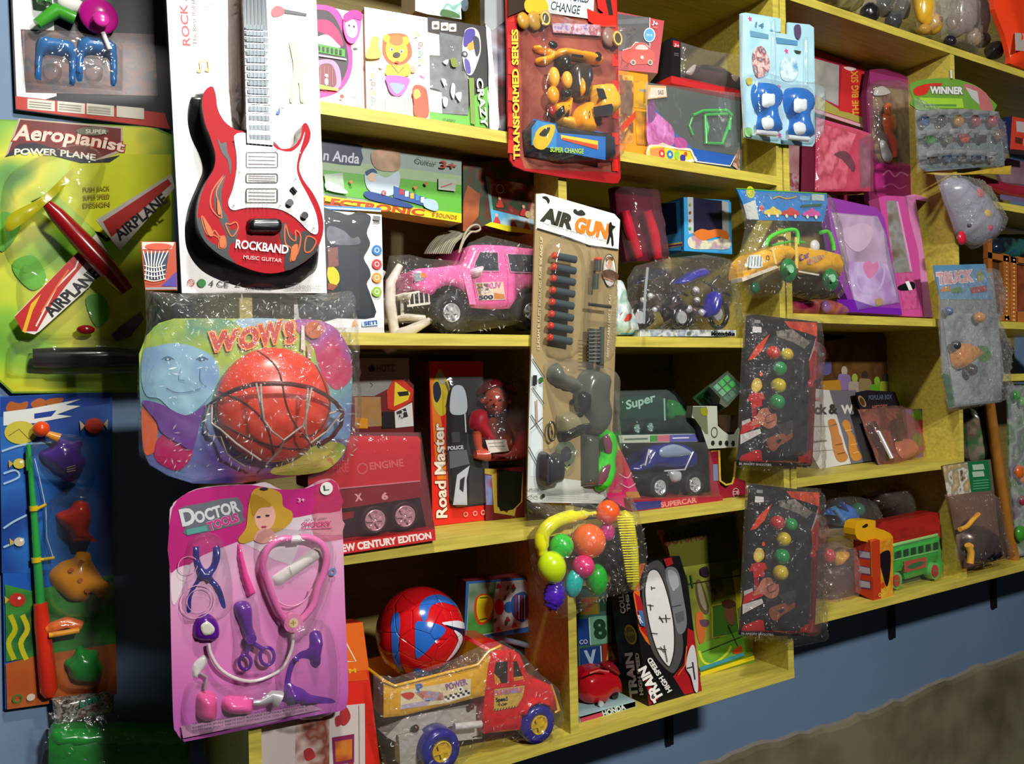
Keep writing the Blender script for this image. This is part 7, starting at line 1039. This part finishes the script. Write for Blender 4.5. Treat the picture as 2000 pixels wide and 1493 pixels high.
# ---- yellow car in a bag
K('b8')
t = Thing('bagged_yellow_car', 'yellow toy car with green wheels in a bag with blue header card', 'toy pack', Y=1.175)
h = t.part('header_card', label='blue printed header'); h.slab([(62, 130), (400, 150), (672, 165), (675, 230), (650, 355), (230, 345), (140, 340), (110, 240)], '2a7ac0', .003, .004); h.flat([(110, 240), (190, 210), (215, 340), (135, 338)], 'c8ccc8'); h.circ(158, 157, 40, 'c8c42c'); h.circ(158, 157, 28, '8ab02c', w=.3); h.line([(62, 132), (400, 152), (672, 167)], 6, '5aa83c'); h.flat([(572, 170), (655, 175), (655, 215), (570, 212)], 'b0c4c0'); h.flat([(490, 180), (560, 182), (555, 215), (490, 212)], '6aa4c8'); h.line(smooth([(310, 200), (350, 185), (400, 200), (470, 185)], 4, False), 9, 'c8a03c')
for x, y, q in ((310, 290, 'd8c04a'), (430, 295, 'c83a34'), (570, 300, 'c84a9a')): h.flat(smooth([(x-55, y+15), (x-50, y-10), (x-20, y-20), (x, y-38), (x+25, y-20), (x+50, y-8), (x+52, y+18)]), q); h.circ(x-28, y+22, 13, 'e0d8c8'); h.circ(x+30, y+24, 13, 'e0d8c8')
h.circ(232, 265, 20, 'c03a30'); h.line([(500, 250), (640, 240)], 14, '2c5a3c')
c = t.part('car_body', label='yellow car body'); YC = pl('e8ac1c'); c.rel([(110, 700), (125, 620), (180, 570), (290, 530), (330, 515), (470, 520), (640, 545), (740, 570), (770, 640), (770, 720), (740, 690), (640, 690), (600, 700), (480, 680), (440, 620), (380, 600), (345, 640), (330, 660), (110, 740)], YC, .014, .01, off=.0, th=.04); c.slab([(100, 735), (330, 650), (350, 665), (105, 760)], pl('d8ccb4'), .03, .012); c.line([(480, 690), (620, 715)], 12, 'd8d0b8', off=.016); c.line([(305, 530), (330, 640)], 14, 'f0d48c', off=.0145); c.line([(465, 460), (470, 670)], 18, 'f0d05c', off=.0145)
c.flat(rrect(135, 580, 240, 670, 30), 'd0dcdc', .0145); 
for k in range(5): c.line([(150+k*20, 590), (146+k*20, 655)], 5, '5a6468', off=.0149)
c.text('Car', 500, 620, 560, 590, 40, '7a5a9a', .03, off=.0149); c.flat(smooth([(555, 600), (640, 580), (650, 600), (580, 640), (540, 640)]), busy(['6a6aa0', 'c87a5a', 'c8b06a', '5a8a9a'], 60, 'n'), .0149); c.circ(275, 600, 18, '6a4a3c', off=.0149, w=.4); c.ball(590, 520, 42, pl('d8d8d4'), .0, (1, 1, .6))
f = t.part('roll_bar', label='green windscreen frame'); f.tube(smooth([(262, 520), (290, 460), (380, 420), (450, 410), (475, 440), (475, 510)], 4, False), 14, pl('4ad82c'), .008); f.tube(smooth([(630, 430), (680, 425), (710, 490), (720, 550)], 4, False), 14, pl('4ad82c'), .0); f.tube([(300, 515), (420, 490), (520, 495)], 8, pl('3ab82c'), .0)
for x, y, r in ((412, 685, 72), (695, 748, 68)): w = t.part('wheel', label='green wheel'); w.ball(x, y, r, pl('0f7a3c'), .014, (.95, 1.15, .6)); w.disc(x+20, y-12, r*.4, pl('8ac8a0'), .037, .004)
w = t.part('wheel', label='green wheel'); w.ball(190, 800, 40, pl('1c6a44'), -.01, (1, 1, .5))
b = t.part('bag'); b.bag([(70, 140), (670, 170), (740, 400), (790, 700), (770, 860), (600, 900), (450, 860), (150, 870), (60, 700), (120, 400)], .045, clear('bag', 'ffffff', .08, .8, 35, .04), off=-.002, noise=.003, ns=80, res=.01)
# ================================================================ right unit, shelf D level
K('c1')
t = Thing('brown_poster_box', 'dim brown picture box with small figures, behind the chess box', 'picture box', plane=Plane(1.40))
p = t.part('b'); p.slab([(600, 240), (960, 190), (1160, 230), (1200, 700), (620, 700)], busy(['5a3c1c', '6a4a24', '4a2c18', '7a5c2c'], 8, 'n'), .03)
for x, y, a, b_ in ((660, 330, 'c8906a', '5a5a8a'), (790, 430, 'b8a48c', '8a70a0'), (860, 480, '9aa84a', 'a89a8a'), (930, 460, '3a3028', '8a7a50'), (1010, 500, '7aa42c', '5a9a24'), (1070, 480, '2c3a2c', '8a9a2c')): p.circ(x, y, 32, a); p.flat(smooth([(x-40, y+30), (x, y+22), (x+40, y+36), (x+34, y+120), (x-34, y+120)]), b_)
p.flat([(625, 500), (760, 490), (770, 560), (640, 565)], 'b8862c')
t = Thing('yellow_map_box', 'dim yellow box with a dark map line, right of the brown poster box', 'picture box', plane=Plane(1.375)); p = t.part('b'); p.slab([(1165, 445), (1290, 455), (1330, 700), (1210, 800)], '9a8c24', .02); p.line(smooth([(1240, 480), (1230, 560), (1280, 620)], 4, False), 8, '4a3c14'); p.line([(1190, 500), (1215, 690)], 5, '6a5c1c')
t = Thing('chess_set_box', 'white and grey chess box with two wooden pieces, leaning on the right middle shelf', 'toy box', plane=Plane(pts=[(620, 1090, Yof(620, 1090, zD3)), (1005, 1040, Yof(1005, 1040, zD3)), (575, 550, 1.36)]))
p = t.part('b'); p.slab([(578, 548), (690, 560), (835, 1055), (625, 1092), (575, 1000)], 'cccac4', .03, 0, 'a8a49c'); p.flat([(690, 562), (870, 560), (1010, 1030), (835, 1057)], '6c6a72'); p.slab([(690, 560), (870, 562), (1012, 1030), (835, 1055)], '6c6a72', .03, .0); p.text('ck &', 592, 722, 738, 718, 62, '3c3a38', .05); p.text('Wh', 775, 718, 880, 712, 54, 'dcd8cc', .05)
for q, c_ in (([(680, 770), (720, 755), (745, 800), (755, 850), (770, 880), (790, 960), (815, 1010), (790, 1042), (745, 1035), (715, 960), (700, 860)], 'b87c44'), ([(775, 790), (800, 758), (832, 790), (835, 840), (862, 880), (880, 960), (910, 1000), (890, 1032), (845, 1030), (820, 960), (815, 870)], 'c4843c')): p.flat(smooth(q), c_)
for x, y in ((690, 800), (730, 930), (745, 990)): p.line([(x, y), (x+50, y-10)], 6, '7a4c24')
for x, y in ((795, 835), (830, 930), (845, 985)): p.line([(x, y), (x+46, y-8)], 7, 'e0a860')
p.text('Sueño Nagra', 585, 918, 672, 908, 18, '5a5854', .04); p.line([(580, 805), (720, 800)], 3, 'a8a6a0'); p.line([(585, 970), (730, 960)], 3, 'a8a6a0'); p.flat([(595, 610), (625, 608), (628, 630), (600, 632)], 'c88a8a')
t = Thing('silver_train_card', 'dark blister card with silver toy inside, right of the chess box', 'toy pack', plane=Plane(pts=[(1020, 1065, Yof(1020, 1065, zD3)), (1290, 1020, Yof(1290, 1020, zD3)), (865, 575, 1.34)]))
p = t.part('card'); p.slab([(868, 575), (940, 560), (1130, 570), (1290, 985), (1230, 1035), (1020, 1068)], '1c1a26', .003); p.flat([(880, 690), (1180, 680), (1290, 985), (1235, 1030), (1020, 1064)], busy(['7a4448', '4a3038', '8a6058', '5a2c30', '94505a'], 12, 'n')); p.circ(910, 635, 42, 'a8845c', w=.35); p.circ(910, 640, 28, '4a3424'); p.text('POPULAR BOX', 955, 625, 1110, 620, 30, '5a6070', .03); p.text('HISTORY', 980, 690, 1080, 682, 26, '9a5a50', .04)
p = t.part('toy', label='black tube'); p.tube([(965, 780), (1010, 880), (1090, 1020)], [34, 42, 30], pl('1c2028'), .01, 10); p.tube([(1020, 840), (1110, 1020)], 14, CH, .03); p = t.part('toy', label='dark piece'); p.rel(smooth([(1100, 770), (1180, 770), (1190, 900), (1130, 910)]), pl('2c2a2c'), .01, .01, off=.002); p = t.part('toy', label='tan piece'); p.rel(smooth([(1130, 910), (1230, 890), (1280, 980), (1180, 1020)]), pl('b08a74'), .01, .01, off=.002)
p = t.part('blister'); p.rel(smooth([(910, 720), (1170, 700), (1280, 970), (1220, 1030), (1040, 1050)]), clear('blister', 'ffd8d0', .08, .8, 40, .06), .03, .014, off=.002, res=.008, noise=.002)
t = Thing('pea_plant_card', 'purple card with green and red plant shapes at the right end of the middle shelf', 'toy pack', plane=Plane(1.30)); p = t.part('b'); p.slab([(1200, 690), (1330, 685), (1395, 1015), (1240, 1030)], '7a5a74', .01)
for x, y, q in ((1280, 730, '6a9a2c'), (1300, 800, 'a02c3a'), (1330, 900, '9a3440'), (1280, 890, '5a9a34')): p.flat(smooth([(x-34, y), (x-10, y-42), (x+26, y-22), (x+32, y+34), (x, y+52)]), q)
# ---- right unit, bottom shelf
K('c2')
t = Thing('blue_toy_pack', 'pack of light blue plastic pieces on the bottom right shelf, beside the lower ball card', 'toy pack', plane=Plane(1.36))
p = t.part('tray'); p.slab([(600, 470), (960, 440), (960, 480), (630, 530)], 'a08c6c', .12); p = t.part('blue_piece', label='light blue plastic piece'); p.rel(smooth([(690, 400), (720, 330), (800, 290), (850, 340), (850, 430), (740, 440)]), pl('3c78c8'), .03, .03, th=.02); p.tube([(720, 320), (780, 400)], 20, pl('5a98d8'), .03); p.tube([(760, 260), (840, 400)], 14, pl('1c3c8c'), .02); p = t.part('green_piece'); p.ball(880, 330, 48, pl('2c7a5a'), .0)
p = t.part('bag'); p.bag([(610, 180), (760, 200), (950, 260), (1030, 430), (860, 500), (640, 510)], .05, clear('bag', 'ffffff', .1, .8, 40, .05), off=.02, noise=.003, res=.01)
t = Thing('dark_bagged_toys', 'dark bag of toys with yellow part behind the green bus box', 'toy pack', plane=Plane(1.38)); p = t.part('toy'); p.rel(smooth([(960, 260), (1150, 200), (1420, 230), (1440, 380), (1140, 440), (1050, 380)]), pl('241c1c'), .03, .03, th=.03); p = t.part('yellow_piece'); p.ball(1330, 280, 44, pl('b8a03c'), .03); p = t.part('grey_piece'); p.ball(1240, 290, 40, pl('7a8078'), .03)
p = t.part('bag'); p.bag([(890, 170), (1150, 150), (1460, 200), (1450, 400), (1140, 450), (1000, 330)], .06, clear('bag', 'ffe8e0', .1, .8, 40, .06), off=.01, noise=.003, res=.01)
t = Thing('foil_bag_with_toys', 'silver edged clear bag with red ball and yellow toy, right of the lower ball card', 'toy pack', plane=Plane(1.285))
p = t.part('ball', label='red ball'); p.ball(680, 640, 52, pl('a82430'), .0); p = t.part('toy', label='yellow toy'); p.rel(smooth([(730, 640), (810, 590), (800, 650), (740, 710)]), pl('c8b02c'), .02, .02, th=.02); p = t.part('toy', label='dark grey toy'); p.rel(smooth([(640, 780), (820, 710), (880, 900), (640, 960)]), pl('403c40'), .03, .03, th=.03)
p = t.part('bag'); p.bag([(620, 560), (830, 530), (930, 700), (965, 900), (960, 930), (620, 1015), (600, 800)], .045, clear('bag', 'ffe8e8', .08, .9, 45, .08), off=.005, noise=.004, ns=80, res=.009); p.rel([(605, 960), (960, 895), (980, 925), (610, 1022)], m('b8b4b8', .15, .8), .004, .01, off=.012, th=.0, noise=.002)
t = Thing('orange_house_box', 'orange and yellow tall box with printed windows, left of the green bus', 'toy box', plane=Plane(1.225))
yo = Yof(985, 942, zE3); p = t.part('front', Plane(yo)); p.slab([(1010, 545), (1118, 515), (1118, 910), (985, 944), (970, 540)], 'd8901c', .002, 0); p.flat([(970, 545), (1015, 550), (1015, 935), (985, 942)], 'b8401c'); p.flat([(1015, 555), (1115, 525), (1112, 905), (1015, 932)], busy(['e0a01c', 'c87818', 'e8b83c'], 20, 'n')); p.flat(smooth([(1022, 650), (1060, 610), (1100, 620), (1098, 760), (1075, 850), (1040, 740)]), '1c1218'); p.circ(1030, 905, 14, 'e8c83c', w=.4); p.circ(1055, 890, 12, 'e8c83c', w=.4); p.circ(1050, 840, 20, 'c8401c')
sp = Plane(pts=[(985, 944, yo), (985, 944, yo), (970, 540, yo)]) if False else splane(p.pl.pt(p.pl.uv(978, 740))[0]); q_ = t.part('side', sp); q_.slab([(850, 500), (975, 545), (985, 944), (865, 885)], 'b8381c', .03)
for y in (600, 705, 800): q_.flat([(880, y), (968, y+14), (970, y+70), (885, y+56)], '6a3a5c'); q_.flat([(888, y+6), (962, y+20), (964, y+60), (893, y+50)], 'a8a0a8')
q_ = t.part('header', Plane(yo+.01)); q_.slab(smooth([(865, 500), (870, 420), (930, 400), (1000, 405), (1000, 450), (1060, 470), (1118, 515), (1010, 550), (900, 540)], 2), 'd8a018', .03); q_.flat(smooth([(910, 445), (940, 425), (950, 440), (925, 455)]), '2c1c10')
t = Thing('green_bus_box', 'window box with light green double decker style bus and red wheels, bottom right shelf', 'toy box')
yo = Yof(1125, 880, zE3); PB = Plane(yo); p = t.part('box', PB); p.slab([(1080, 500), (1100, 420), (1430, 350), (1440, 520), (1120, 560)], 'a0241c', .05, -.01); p.flat([(1130, 470), (1420, 400), (1425, 470), (1125, 530)], busy(['b82c20', '8a1c18'], 20, 'n'), -.009); p.slab([(1115, 550), (1430, 480), (1440, 780), (1120, 885)], '4a5a30', .05, -.03)
b = t.part('toy_bus', PB, label='light green bus'); GB = pl('34a83c'); b.rel([(1115, 590), (1135, 575), (1420, 500), (1440, 620), (1450, 760), (1420, 790), (1370, 800), (1360, 720), (1410, 680), (1350, 700), (1340, 760), (1200, 800), (1180, 740), (1130, 750), (1115, 800)], GB, .008, .008, off=-.01, th=.03); b.rel([(1115, 560), (1420, 490), (1420, 510), (1115, 585)], pl('8ac870'), .004, .004, off=-.005)
for k in range(6): b.flat([(1140+k*50, 612-k*11), (1172+k*50, 604-k*11), (1174+k*50, 650-k*11), (1142+k*50, 660-k*11)], '1c3a20', .0)
b.flat([(1190, 680), (1345, 648), (1340, 720), (1195, 755)], 'b84a34', .0); b.flat(smooth([(1215, 715), (1260, 690), (1325, 680), (1320, 700), (1250, 730)]), '2c6a34', .0006); b.line([(1120, 672), (1420, 605)], 6, '9ad08a', off=.0002)
for x, y in ((1145, 810), (1405, 745)): a = t.part('wheel', PB); a.disc(x, y, 56, pl('6ac060'), .004, .02); a.disc(x, y, 34, pl('c03424'), .008, .006, sy=1.2); a.line([(x-16, y), (x+16, y)], 6, '3a8a3c', off=.0085)
p = t.part('window', PB); p.rel([(1112, 560), (1430, 485), (1455, 780), (1118, 882)], BLI(), .004, .01, off=.008, res=.01)
# ================================================================ far right bay
K('d5')
t = Thing('bagged_gorilla_toy_card', 'green and white topped card with a dark toy and yellow figures, far right bottom', 'toy pack', Y=1.195)
c = t.part('backing_card'); c.slab([(150, 870), (270, 850), (385, 840), (430, 1240), (460, 1320), (250, 1370), (215, 1200)], m('6a5a4c', .3), .003); c.flat([(152, 872), (275, 855), (290, 1000), (175, 1020)], busy(['c8c0a8', 'b89a5c', '8a8a78', 'd8d4c8', '6a4c2c'], 30, 'n')); c.flat([(272, 852), (375, 842), (390, 990), (290, 1000)], '1c6a40')
for y in (866, 900): c.flat([(295, y), (350, y-4), (356, y+22), (300, y+26)], 'a8c0ac')
for k in range(4): c.line([(300, 945+k*13), (375, 938+k*13)], 5, '5aa078')
p = t.part('toy', label='black toy animal'); p.rel(smooth([(250, 1180), (300, 1160), (380, 1180), (410, 1260), (400, 1330), (300, 1340), (240, 1280)]), pl('16121c'), .03, .03, off=.002)
p = t.part('figure', label='yellow figure'); p.tube(smooth([(235, 1180), (270, 1165), (300, 1130), (325, 1105)], 3, False), 12, pl('d8a038'), .03); p.tube([(275, 1255), (290, 1290), (285, 1345)], 17, pl('d8a038'), .03); p.ball(288, 1262, 14, pl('d8a038'), .032)
b = t.part('bag'); b.bag([(160, 1010), (395, 1000), (440, 1200), (490, 1320), (250, 1380), (210, 1300), (220, 1180)], .04, clear('bag', 'ffe8e0', .08, .7, 40, .06), off=.0, noise=.002, res=.01)
t = Thing('truck_toy_pack', 'silver bagged pack with blue header marked TRUCK, hanging at far right', 'toy pack', Y=1.18)
K('b8'); h = t.part('header_card'); h.slab([(1390, 650), (1740, 640), (1790, 880), (1440, 880), (1410, 760)], '5a8ab0', .002); h.text('TRUCK', 1420, 775, 1650, 755, 70, 'd89aa0', .06, outline='e8d8dc', ow=.05); h.circ(1705, 725, 36, '8a8a3c'); h.flat([(1440, 800), (1500, 790), (1505, 825), (1440, 830)], 'b87a2c'); h.flat([(1640, 800), (1750, 785), (1755, 825), (1645, 840)], '9a2c3c'); h.flat(smooth([(1515, 810), (1570, 795), (1580, 830), (1520, 835)]), '4a7a3a')
K('d5'); c = t.part('backing_card'); c.slab([(140, -60), (395, -70), (450, 420), (430, 560), (185, 590), (150, 430)], '7a8284', .002, -.001); c.flat([(150, 420), (185, 430), (210, 580), (180, 588)], '1c5a34'); c.flat([(150, 130), (420, 130), (440, 550), (215, 580), (190, 430)], busy(['8a9298', '9aa4a4', '70787c', 'a8a8ac'], 8, 'n')); c.flat(smooth([(310, 300), (360, 290), (390, 340), (340, 370)]), '4a7a3c')
p = t.part('toy', label='orange toy with black part'); p.rel(smooth([(190, 310), (240, 275), (290, 285), (325, 330), (280, 370), (240, 400), (200, 390)]), pl('c8822c'), .025, .02, off=.002); p.ball(290, 405, 30, pl('1c1a20'), .02); p.ball(215, 285, 24, pl('30343c'), .02); p = t.part('toy', label='small orange toy'); p.ball(330, 150, 26, pl('c8883c'), .015, (1.4, 1, 1)); p = t.part('toy', label='small blue toy'); p.ball(180, 120, 22, pl('5a6a8c'), .015)
b = t.part('bag'); b.bag([(135, -80), (400, -90), (440, 60), (410, 170), (470, 300), (455, 430), (475, 480), (440, 560), (300, 590), (180, 610), (150, 440), (130, 200)], .04, clear('bag', 'ffffff', .06, 1.2, 60, .08), off=.0, noise=.005, ns=120, res=.0075)
K('d4')
t = Thing('winner_capsule_pack', 'green header pack of small bagged toys marked WINNER, at the top right', 'toy pack', Y=1.185)
h = t.part('header_card'); h.slab(smooth([(95, 150), (190, 120), (350, 110), (480, 140), (560, 180), (620, 240), (650, 330), (140, 320), (110, 240)], 2), '6a9a3c', .002); h.flat(smooth([(450, 150), (540, 170), (610, 230), (640, 320), (560, 320), (540, 220), (470, 200)]), 'b86a6c'); h.flat([(460, 170), (540, 200), (555, 290), (500, 240)], 'b8bcb8'); h.flat(smooth([(120, 180), (200, 150), (300, 145), (290, 165), (230, 170), (200, 215), (130, 225)]), 'c83428'); h.text('WINNER', 228, 212, 440, 216, 44, 'dce0dc', .05, outline='5a6a5a', ow=.05); h.flat([(150, 240), (440, 245), (450, 310), (200, 305)], '9ac83c'); h.line([(190, 290), (400, 292)], 14, '5a8a4c'); h.tube([(365, 115), (362, 60)], 12, pl('a8a888'), .001)
c = t.part('backing_card'); c.slab([(130, 300), (650, 320), (710, 560), (720, 690), (200, 730), (160, 700)], m('8a98a0', .2, .3), .002, -.002)
for i, y in enumerate((395, 515)):
    for j, q in enumerate((('2c5a8a', '20242c', 'b8803c', '9a3a50', 'a04450') if i == 0 else ('2c8a2c', '706a60', 'd04a34', '3c343a', '7a5a54'))): b = t.part('capsule', label='small coloured toy'); b.ball(190+j*112+i*40, y-(j*6 if i else 0), 42, pl(q), .012, (1, 1, .7), n=9)
for j in range(5): b = t.part('capsule'); b.ball(250+j*95, 640, 36, pl(('5a5450', '4a6a9a', '8a8a90', '6a7a9a', 'a0a0a4')[j]), .01, (1, .9, .6), n=8)
b = t.part('bag'); b.bag([(120, 240), (300, 320), (640, 330), (700, 430), (720, 640), (690, 690), (250, 700), (140, 740), (130, 480)], .03, clear('bag', 'ffffff', .08, 1.2, 60, .08), off=.006, noise=.003, ns=110, res=.007)
for y in (330, 460, 600):
    b = t.part('foil_band'); b.rel(smooth([(170, y), (400, y-15), (650, y), (640, y+28), (400, y+18), (190, y+34)]), m('d8dce0', .12, .7), .006, .01, off=.035, noise=.003)
t = Thing('gold_paper_strip', 'yellow card edge sticking out below the green header pack', 'card'); p = t.part('b', Plane(1.195)); p.rel([(150, 735), (450, 740), (680, 700), (765, 690), (760, 750), (600, 745), (300, 755)], 'c8a83c', .003, .01, th=.003)
t = Thing('grey_balloon_bag', 'clear bag with grey white toy and red and yellow spots, hanging at right divider', 'toy pack', Y=1.17)
p = t.part('toy', label='grey white soft toy'); p.rel(smooth([(320, 800), (400, 770), (520, 850), (600, 960), (650, 1080), (600, 1190), (520, 1210), (440, 1150), (380, 1020), (340, 930)]), pl('8e8ea0'), .04, .04, off=0, th=.01)
for x, y, a, b_, q in ((540, 880, 60, 38, 'c8606a'), (590, 1010, 60, 36, 'd8b44a'), (610, 1100, 46, 34, 'd0304a'), (435, 1170, 40, 46, 'c8203c')): w = t.part('spot', label='coloured spot'); w.ball(x, y, a, pl(q), .032, (1, b_/a, .5))
p.ball(485, 1088, 14, pl('4a4450'), .04)
p = t.part('bag'); p.bag([(250, 740), (400, 750), (540, 790), (600, 900), (680, 1040), (680, 1120), (600, 1210), (500, 1250), (400, 1170), (330, 960)], .05, clear('bag', 'ffffff', .07, 1, 45, .1), off=-.002, noise=.004, ns=90, res=.009)
t = Thing('rolled_red_tube', 'dark pink and red rolled tube lying on the upper far right shelf', 'tube', plane=Plane(1.26)); p = t.part('tube_body'); p.tube([(560, 800), (700, 850), (980, 900)], [44, 48, 50], m('9a2438', .2, 0, .4), .0, 14); p.flat([(690, 880), (848, 905), (848, 935), (690, 915)], '6a5a80', .047)
t = Thing('red_framed_box', 'orange red box with white windows standing on the upper far right shelf', 'toy box', plane=Plane(1.262)); p = t.part('b'); p.slab([(770, 365), (960, 400), (960, 600), (755, 580)], 'c8402c', .04, 0, '1c2048'); p.slab([(725, 370), (770, 365), (755, 580), (720, 575)], '20244c', .04, -.001); p.flat([(795, 395), (900, 410), (900, 480), (800, 465)], 'b8acb0'); p.flat([(790, 500), (840, 510), (835, 550), (790, 540)], '5a2c24'); p.flat([(845, 515), (900, 520), (900, 570), (845, 560)], 'd0b8b0')
t = Thing('pink_back_card', 'pale pink card behind the rolled red tube', 'card', plane=Plane(1.35)); p = t.part('b'); p.slab([(640, 620), (820, 660), (960, 700), (960, 830), (700, 800)], busy(['a08a94', '8a6a74', '5a2c38'], 8, 'n'), .01)
K('b8')
t = Thing('wooden_fretwork_frame', 'brown carved wooden frame with dotted edge, far right shelf', 'picture frame', plane=Plane(1.225)); WD = m('a8642c', .4, var=.2, vs=20)
p = t.part('frame'); 
for q in ([(1755, 470), (1785, 470), (1790, 1020), (1765, 1010)], [(1860, 570), (1900, 580), (1905, 1020), (1870, 1020)], [(1910, 590), (1950, 600), (1955, 1030), (1915, 1025)], [(1755, 560), (1960, 600), (1960, 640), (1755, 600)], [(1780, 985), (1900, 990), (1905, 1025), (1780, 1020)], [(1955, 590), (2100, 620), (2100, 650), (1955, 630)], [(1950, 960), (2100, 975), (2100, 1040), (1950, 1030)]): p.slab(q, WD, .012)
for k in range(16): p.ball(1882, 610+k*27, 8, m('e0b870', .2, .4), .001, n=5); p.ball(1932, 615+k*27, 8, m('e0b870', .2, .4), .001, n=5)
p = t.part('picture', label='dark picture panel'); p.slab([(1785, 600), (1865, 620), (1868, 990), (1788, 985)], busy(['3c2418', '5a3420', '241410'], 10, 'n'), .004, -.012); p.slab([(1955, 640), (2100, 660), (2100, 960), (1955, 960)], busy(['5a2c1c', '8a4424', '3a2014'], 10, 'n'), .004, -.012)
t = Thing('blue_wrapped_toys', 'dim blue and green wrapped toys behind the carved wooden frame', 'toy pack', plane=Plane(1.34)); p = t.part('b'); p.rel(smooth([(1800, 460), (1900, 440), (2100, 460), (2100, 600), (1800, 580)]), busy(['1c4a7a', '2c6a5a', '1c1c24', '14304c'], 16, 'n', .2), .02, .02, th=.02)
K('d5')
t = Thing('brown_wooden_stick', 'brown wooden stick standing diagonally at the far right, bottom shelf', 'stick', plane=Plane(1.24)); p = t.part('b'); p.tube([(375, 540), (410, 800), (460, 1120), (500, 1330)], 24, m('9a6424', .4, var=.25, vs=30), .0, 12)
t = Thing('brown_wooden_stick', 'darker wooden stick just left of the other one, far right', 'stick', plane=Plane(1.27)); p = t.part('b'); p.tube([(345, 560), (385, 800), (430, 1120), (455, 1330)], 24, m('5a3424', .45, var=.25, vs=30), .0, 12)
t = Thing('green_leaf_pack', 'bagged pack with green leaves and orange flowers at the right edge', 'toy pack', plane=Plane(1.23)); p = t.part('backing_card'); p.slab([(465, 470), (700, 480), (700, 1290), (520, 1310), (480, 900)], busy(['7a8a8a', '4a7a3c', '9aa8a0', '6a5a7a', '3a6a3c', 'a8b0b4'], 12, 'n'), .004)
for x, y, r, q in ((525, 900, 36, 'c8601c'), (540, 930, 26, 'd87a2c'), (510, 530, 30, '3a8a3c'), (540, 560, 26, '5aa050'), (540, 1040, 26, '8a2c4a'), (530, 1200, 40, '3a8a2c')): w = t.part('flower' if q[0] in 'cd8' else 'leaf'); w.ball(x, y, r, pl(q), .012, (1, 1, .5), n=8)
p = t.part('bag'); p.bag([(465, 470), (700, 480), (700, 1280), (530, 1310), (480, 900)], .03, clear('bag', 'ffffff', .08, 1, 50, .1), off=.0, noise=.005, ns=100, res=.012)
t = Thing('yellow_edge_tray', 'dark tray with yellow and white edge lying above the leaf pack, far right', 'tray', plane=Plane(1.24)); p = t.part('b'); p.slab([(440, 432), (700, 425), (700, 440), (440, 447)], 'c8a03c', .1); p.slab([(450, 449), (700, 444), (700, 462), (450, 464)], 'b8b4b8', .1, .001)
t = Thing('pale_toy_bag', 'pale bagged toys standing between the divider and the sticks, far right', 'toy pack', plane=Plane(1.30)); p = t.part('b'); p.rel(smooth([(275, 600), (330, 590), (350, 700), (365, 830), (290, 850), (272, 720)]), busy(['7a7464', '8a8070', '3a6a3c', '6a5a4c', 'a09080'], 14, 'n', .2), .03, .03, th=.03, noise=.002)
# ================================================================ on the top board
K('b7')
def topbag(nm, lab, cat, Y, toys, bag, tint='ffffff'):
    t = Thing(nm, lab, cat, plane=Plane(Y))
    for i, (x, y, r, q, sq) in enumerate(toys): w = t.part('toy_piece'); w.ball(x, y, r, pl(q), .0, sq, n=12, fn=lambda u, v, w_: 1+.07*math.sin(7*u+i)*math.sin(6*v))
    b = t.part('bag'); b.bag(bag, .06, clear('bag', tint, .08, 1, 45, .1), off=-.02, noise=.004, ns=80, res=.01); return t
topbag('black_bagged_toys', 'clear bag with black toys on the top board, left of the yellow one', 'toy pack', 1.31, [(960, 90, 70, '1c1c20', (1, 1, .8)), (1060, 50, 62, '2a2a30', (1.1, 1, .8)), (1120, 140, 62, '3a3c40', (1, 1, .8)), (1180, 60, 60, '4a4a4c', (1, 1.2, .8)), (1070, -40, 80, '3a3838', (1, 1, .8))], [(870, 90), (900, -120), (1230, -120), (1290, 60), (1270, 220), (1230, 235), (1050, 160)])
topbag('yellow_bagged_toy', 'bag with yellow and brown toy on the top board', 'toy pack', 1.245, [(1330, 40, 84, 'd8a82c', (1, 1.6, .7)), (1390, 160, 70, 'c8982c', (1, 1, .8)), (1390, 150, 34, '7a3a24', (1, 1, 1.9)), (1330, 200, 50, 'b88a3c', (1, .7, .8))], [(1240, -100), (1420, -100), (1480, 60), (1500, 220), (1400, 270), (1290, 235), (1260, 100)])
topbag('grey_bagged_toys', 'large wrinkled grey bag with dark wheels on the top board, beside the red packet', 'toy pack', 1.31, [(1600, 60, 120, '8a7c78', (1, 1.3, .6)), (1540, 170, 90, '8a8078', (1, .9, .6)), (1500, 280, 40, '241c2c', (1, 1, 1)), (1720, 270, 50, '24202c', (1, 1, 1)), (1800, 340, 60, '24243a', (1, 1, 1)), (1700, 100, 90, 'a09490', (1, 1.6, .6)), (1660, 250, 60, 'a08c78', (1, 1, .8))], [(1440, -120), (1740, -120), (1800, 60), (1880, 250), (1905, 400), (1895, 440), (1740, 400), (1560, 320), (1440, 260)])
t = Thing('pale_bagged_piece', 'small pale yellow and dark wrapped pieces at the left of the top board toys', 'toy pack', plane=Plane(1.26)); p = t.part('b'); p.rel(smooth([(620, -60), (860, -60), (880, 60), (800, 70), (700, 30), (620, 0)]), busy(['8a8450', '4a3c30', 'a8a470', '241c18'], 14, 'n', .2), .03, .03, th=.03, noise=.002)
t = Thing('orange_red_packet', 'bright orange red plastic packet at the right end of the top board', 'packet', plane=Plane(1.225)); p = t.part('packet_body'); p.rel([(1780, -120), (2150, -120), (2150, 520), (1960, 450), (1900, 425), (1905, 380), (1870, 240), (1800, 60)], m('e8401c', .18, 0, .3), .02, .02, th=.012, noise=.003, ns=50); p.slab([(1940, 220), (2060, 230), (2060, 350), (1945, 340)], 'b8a8a0', .001, .023)
flush()
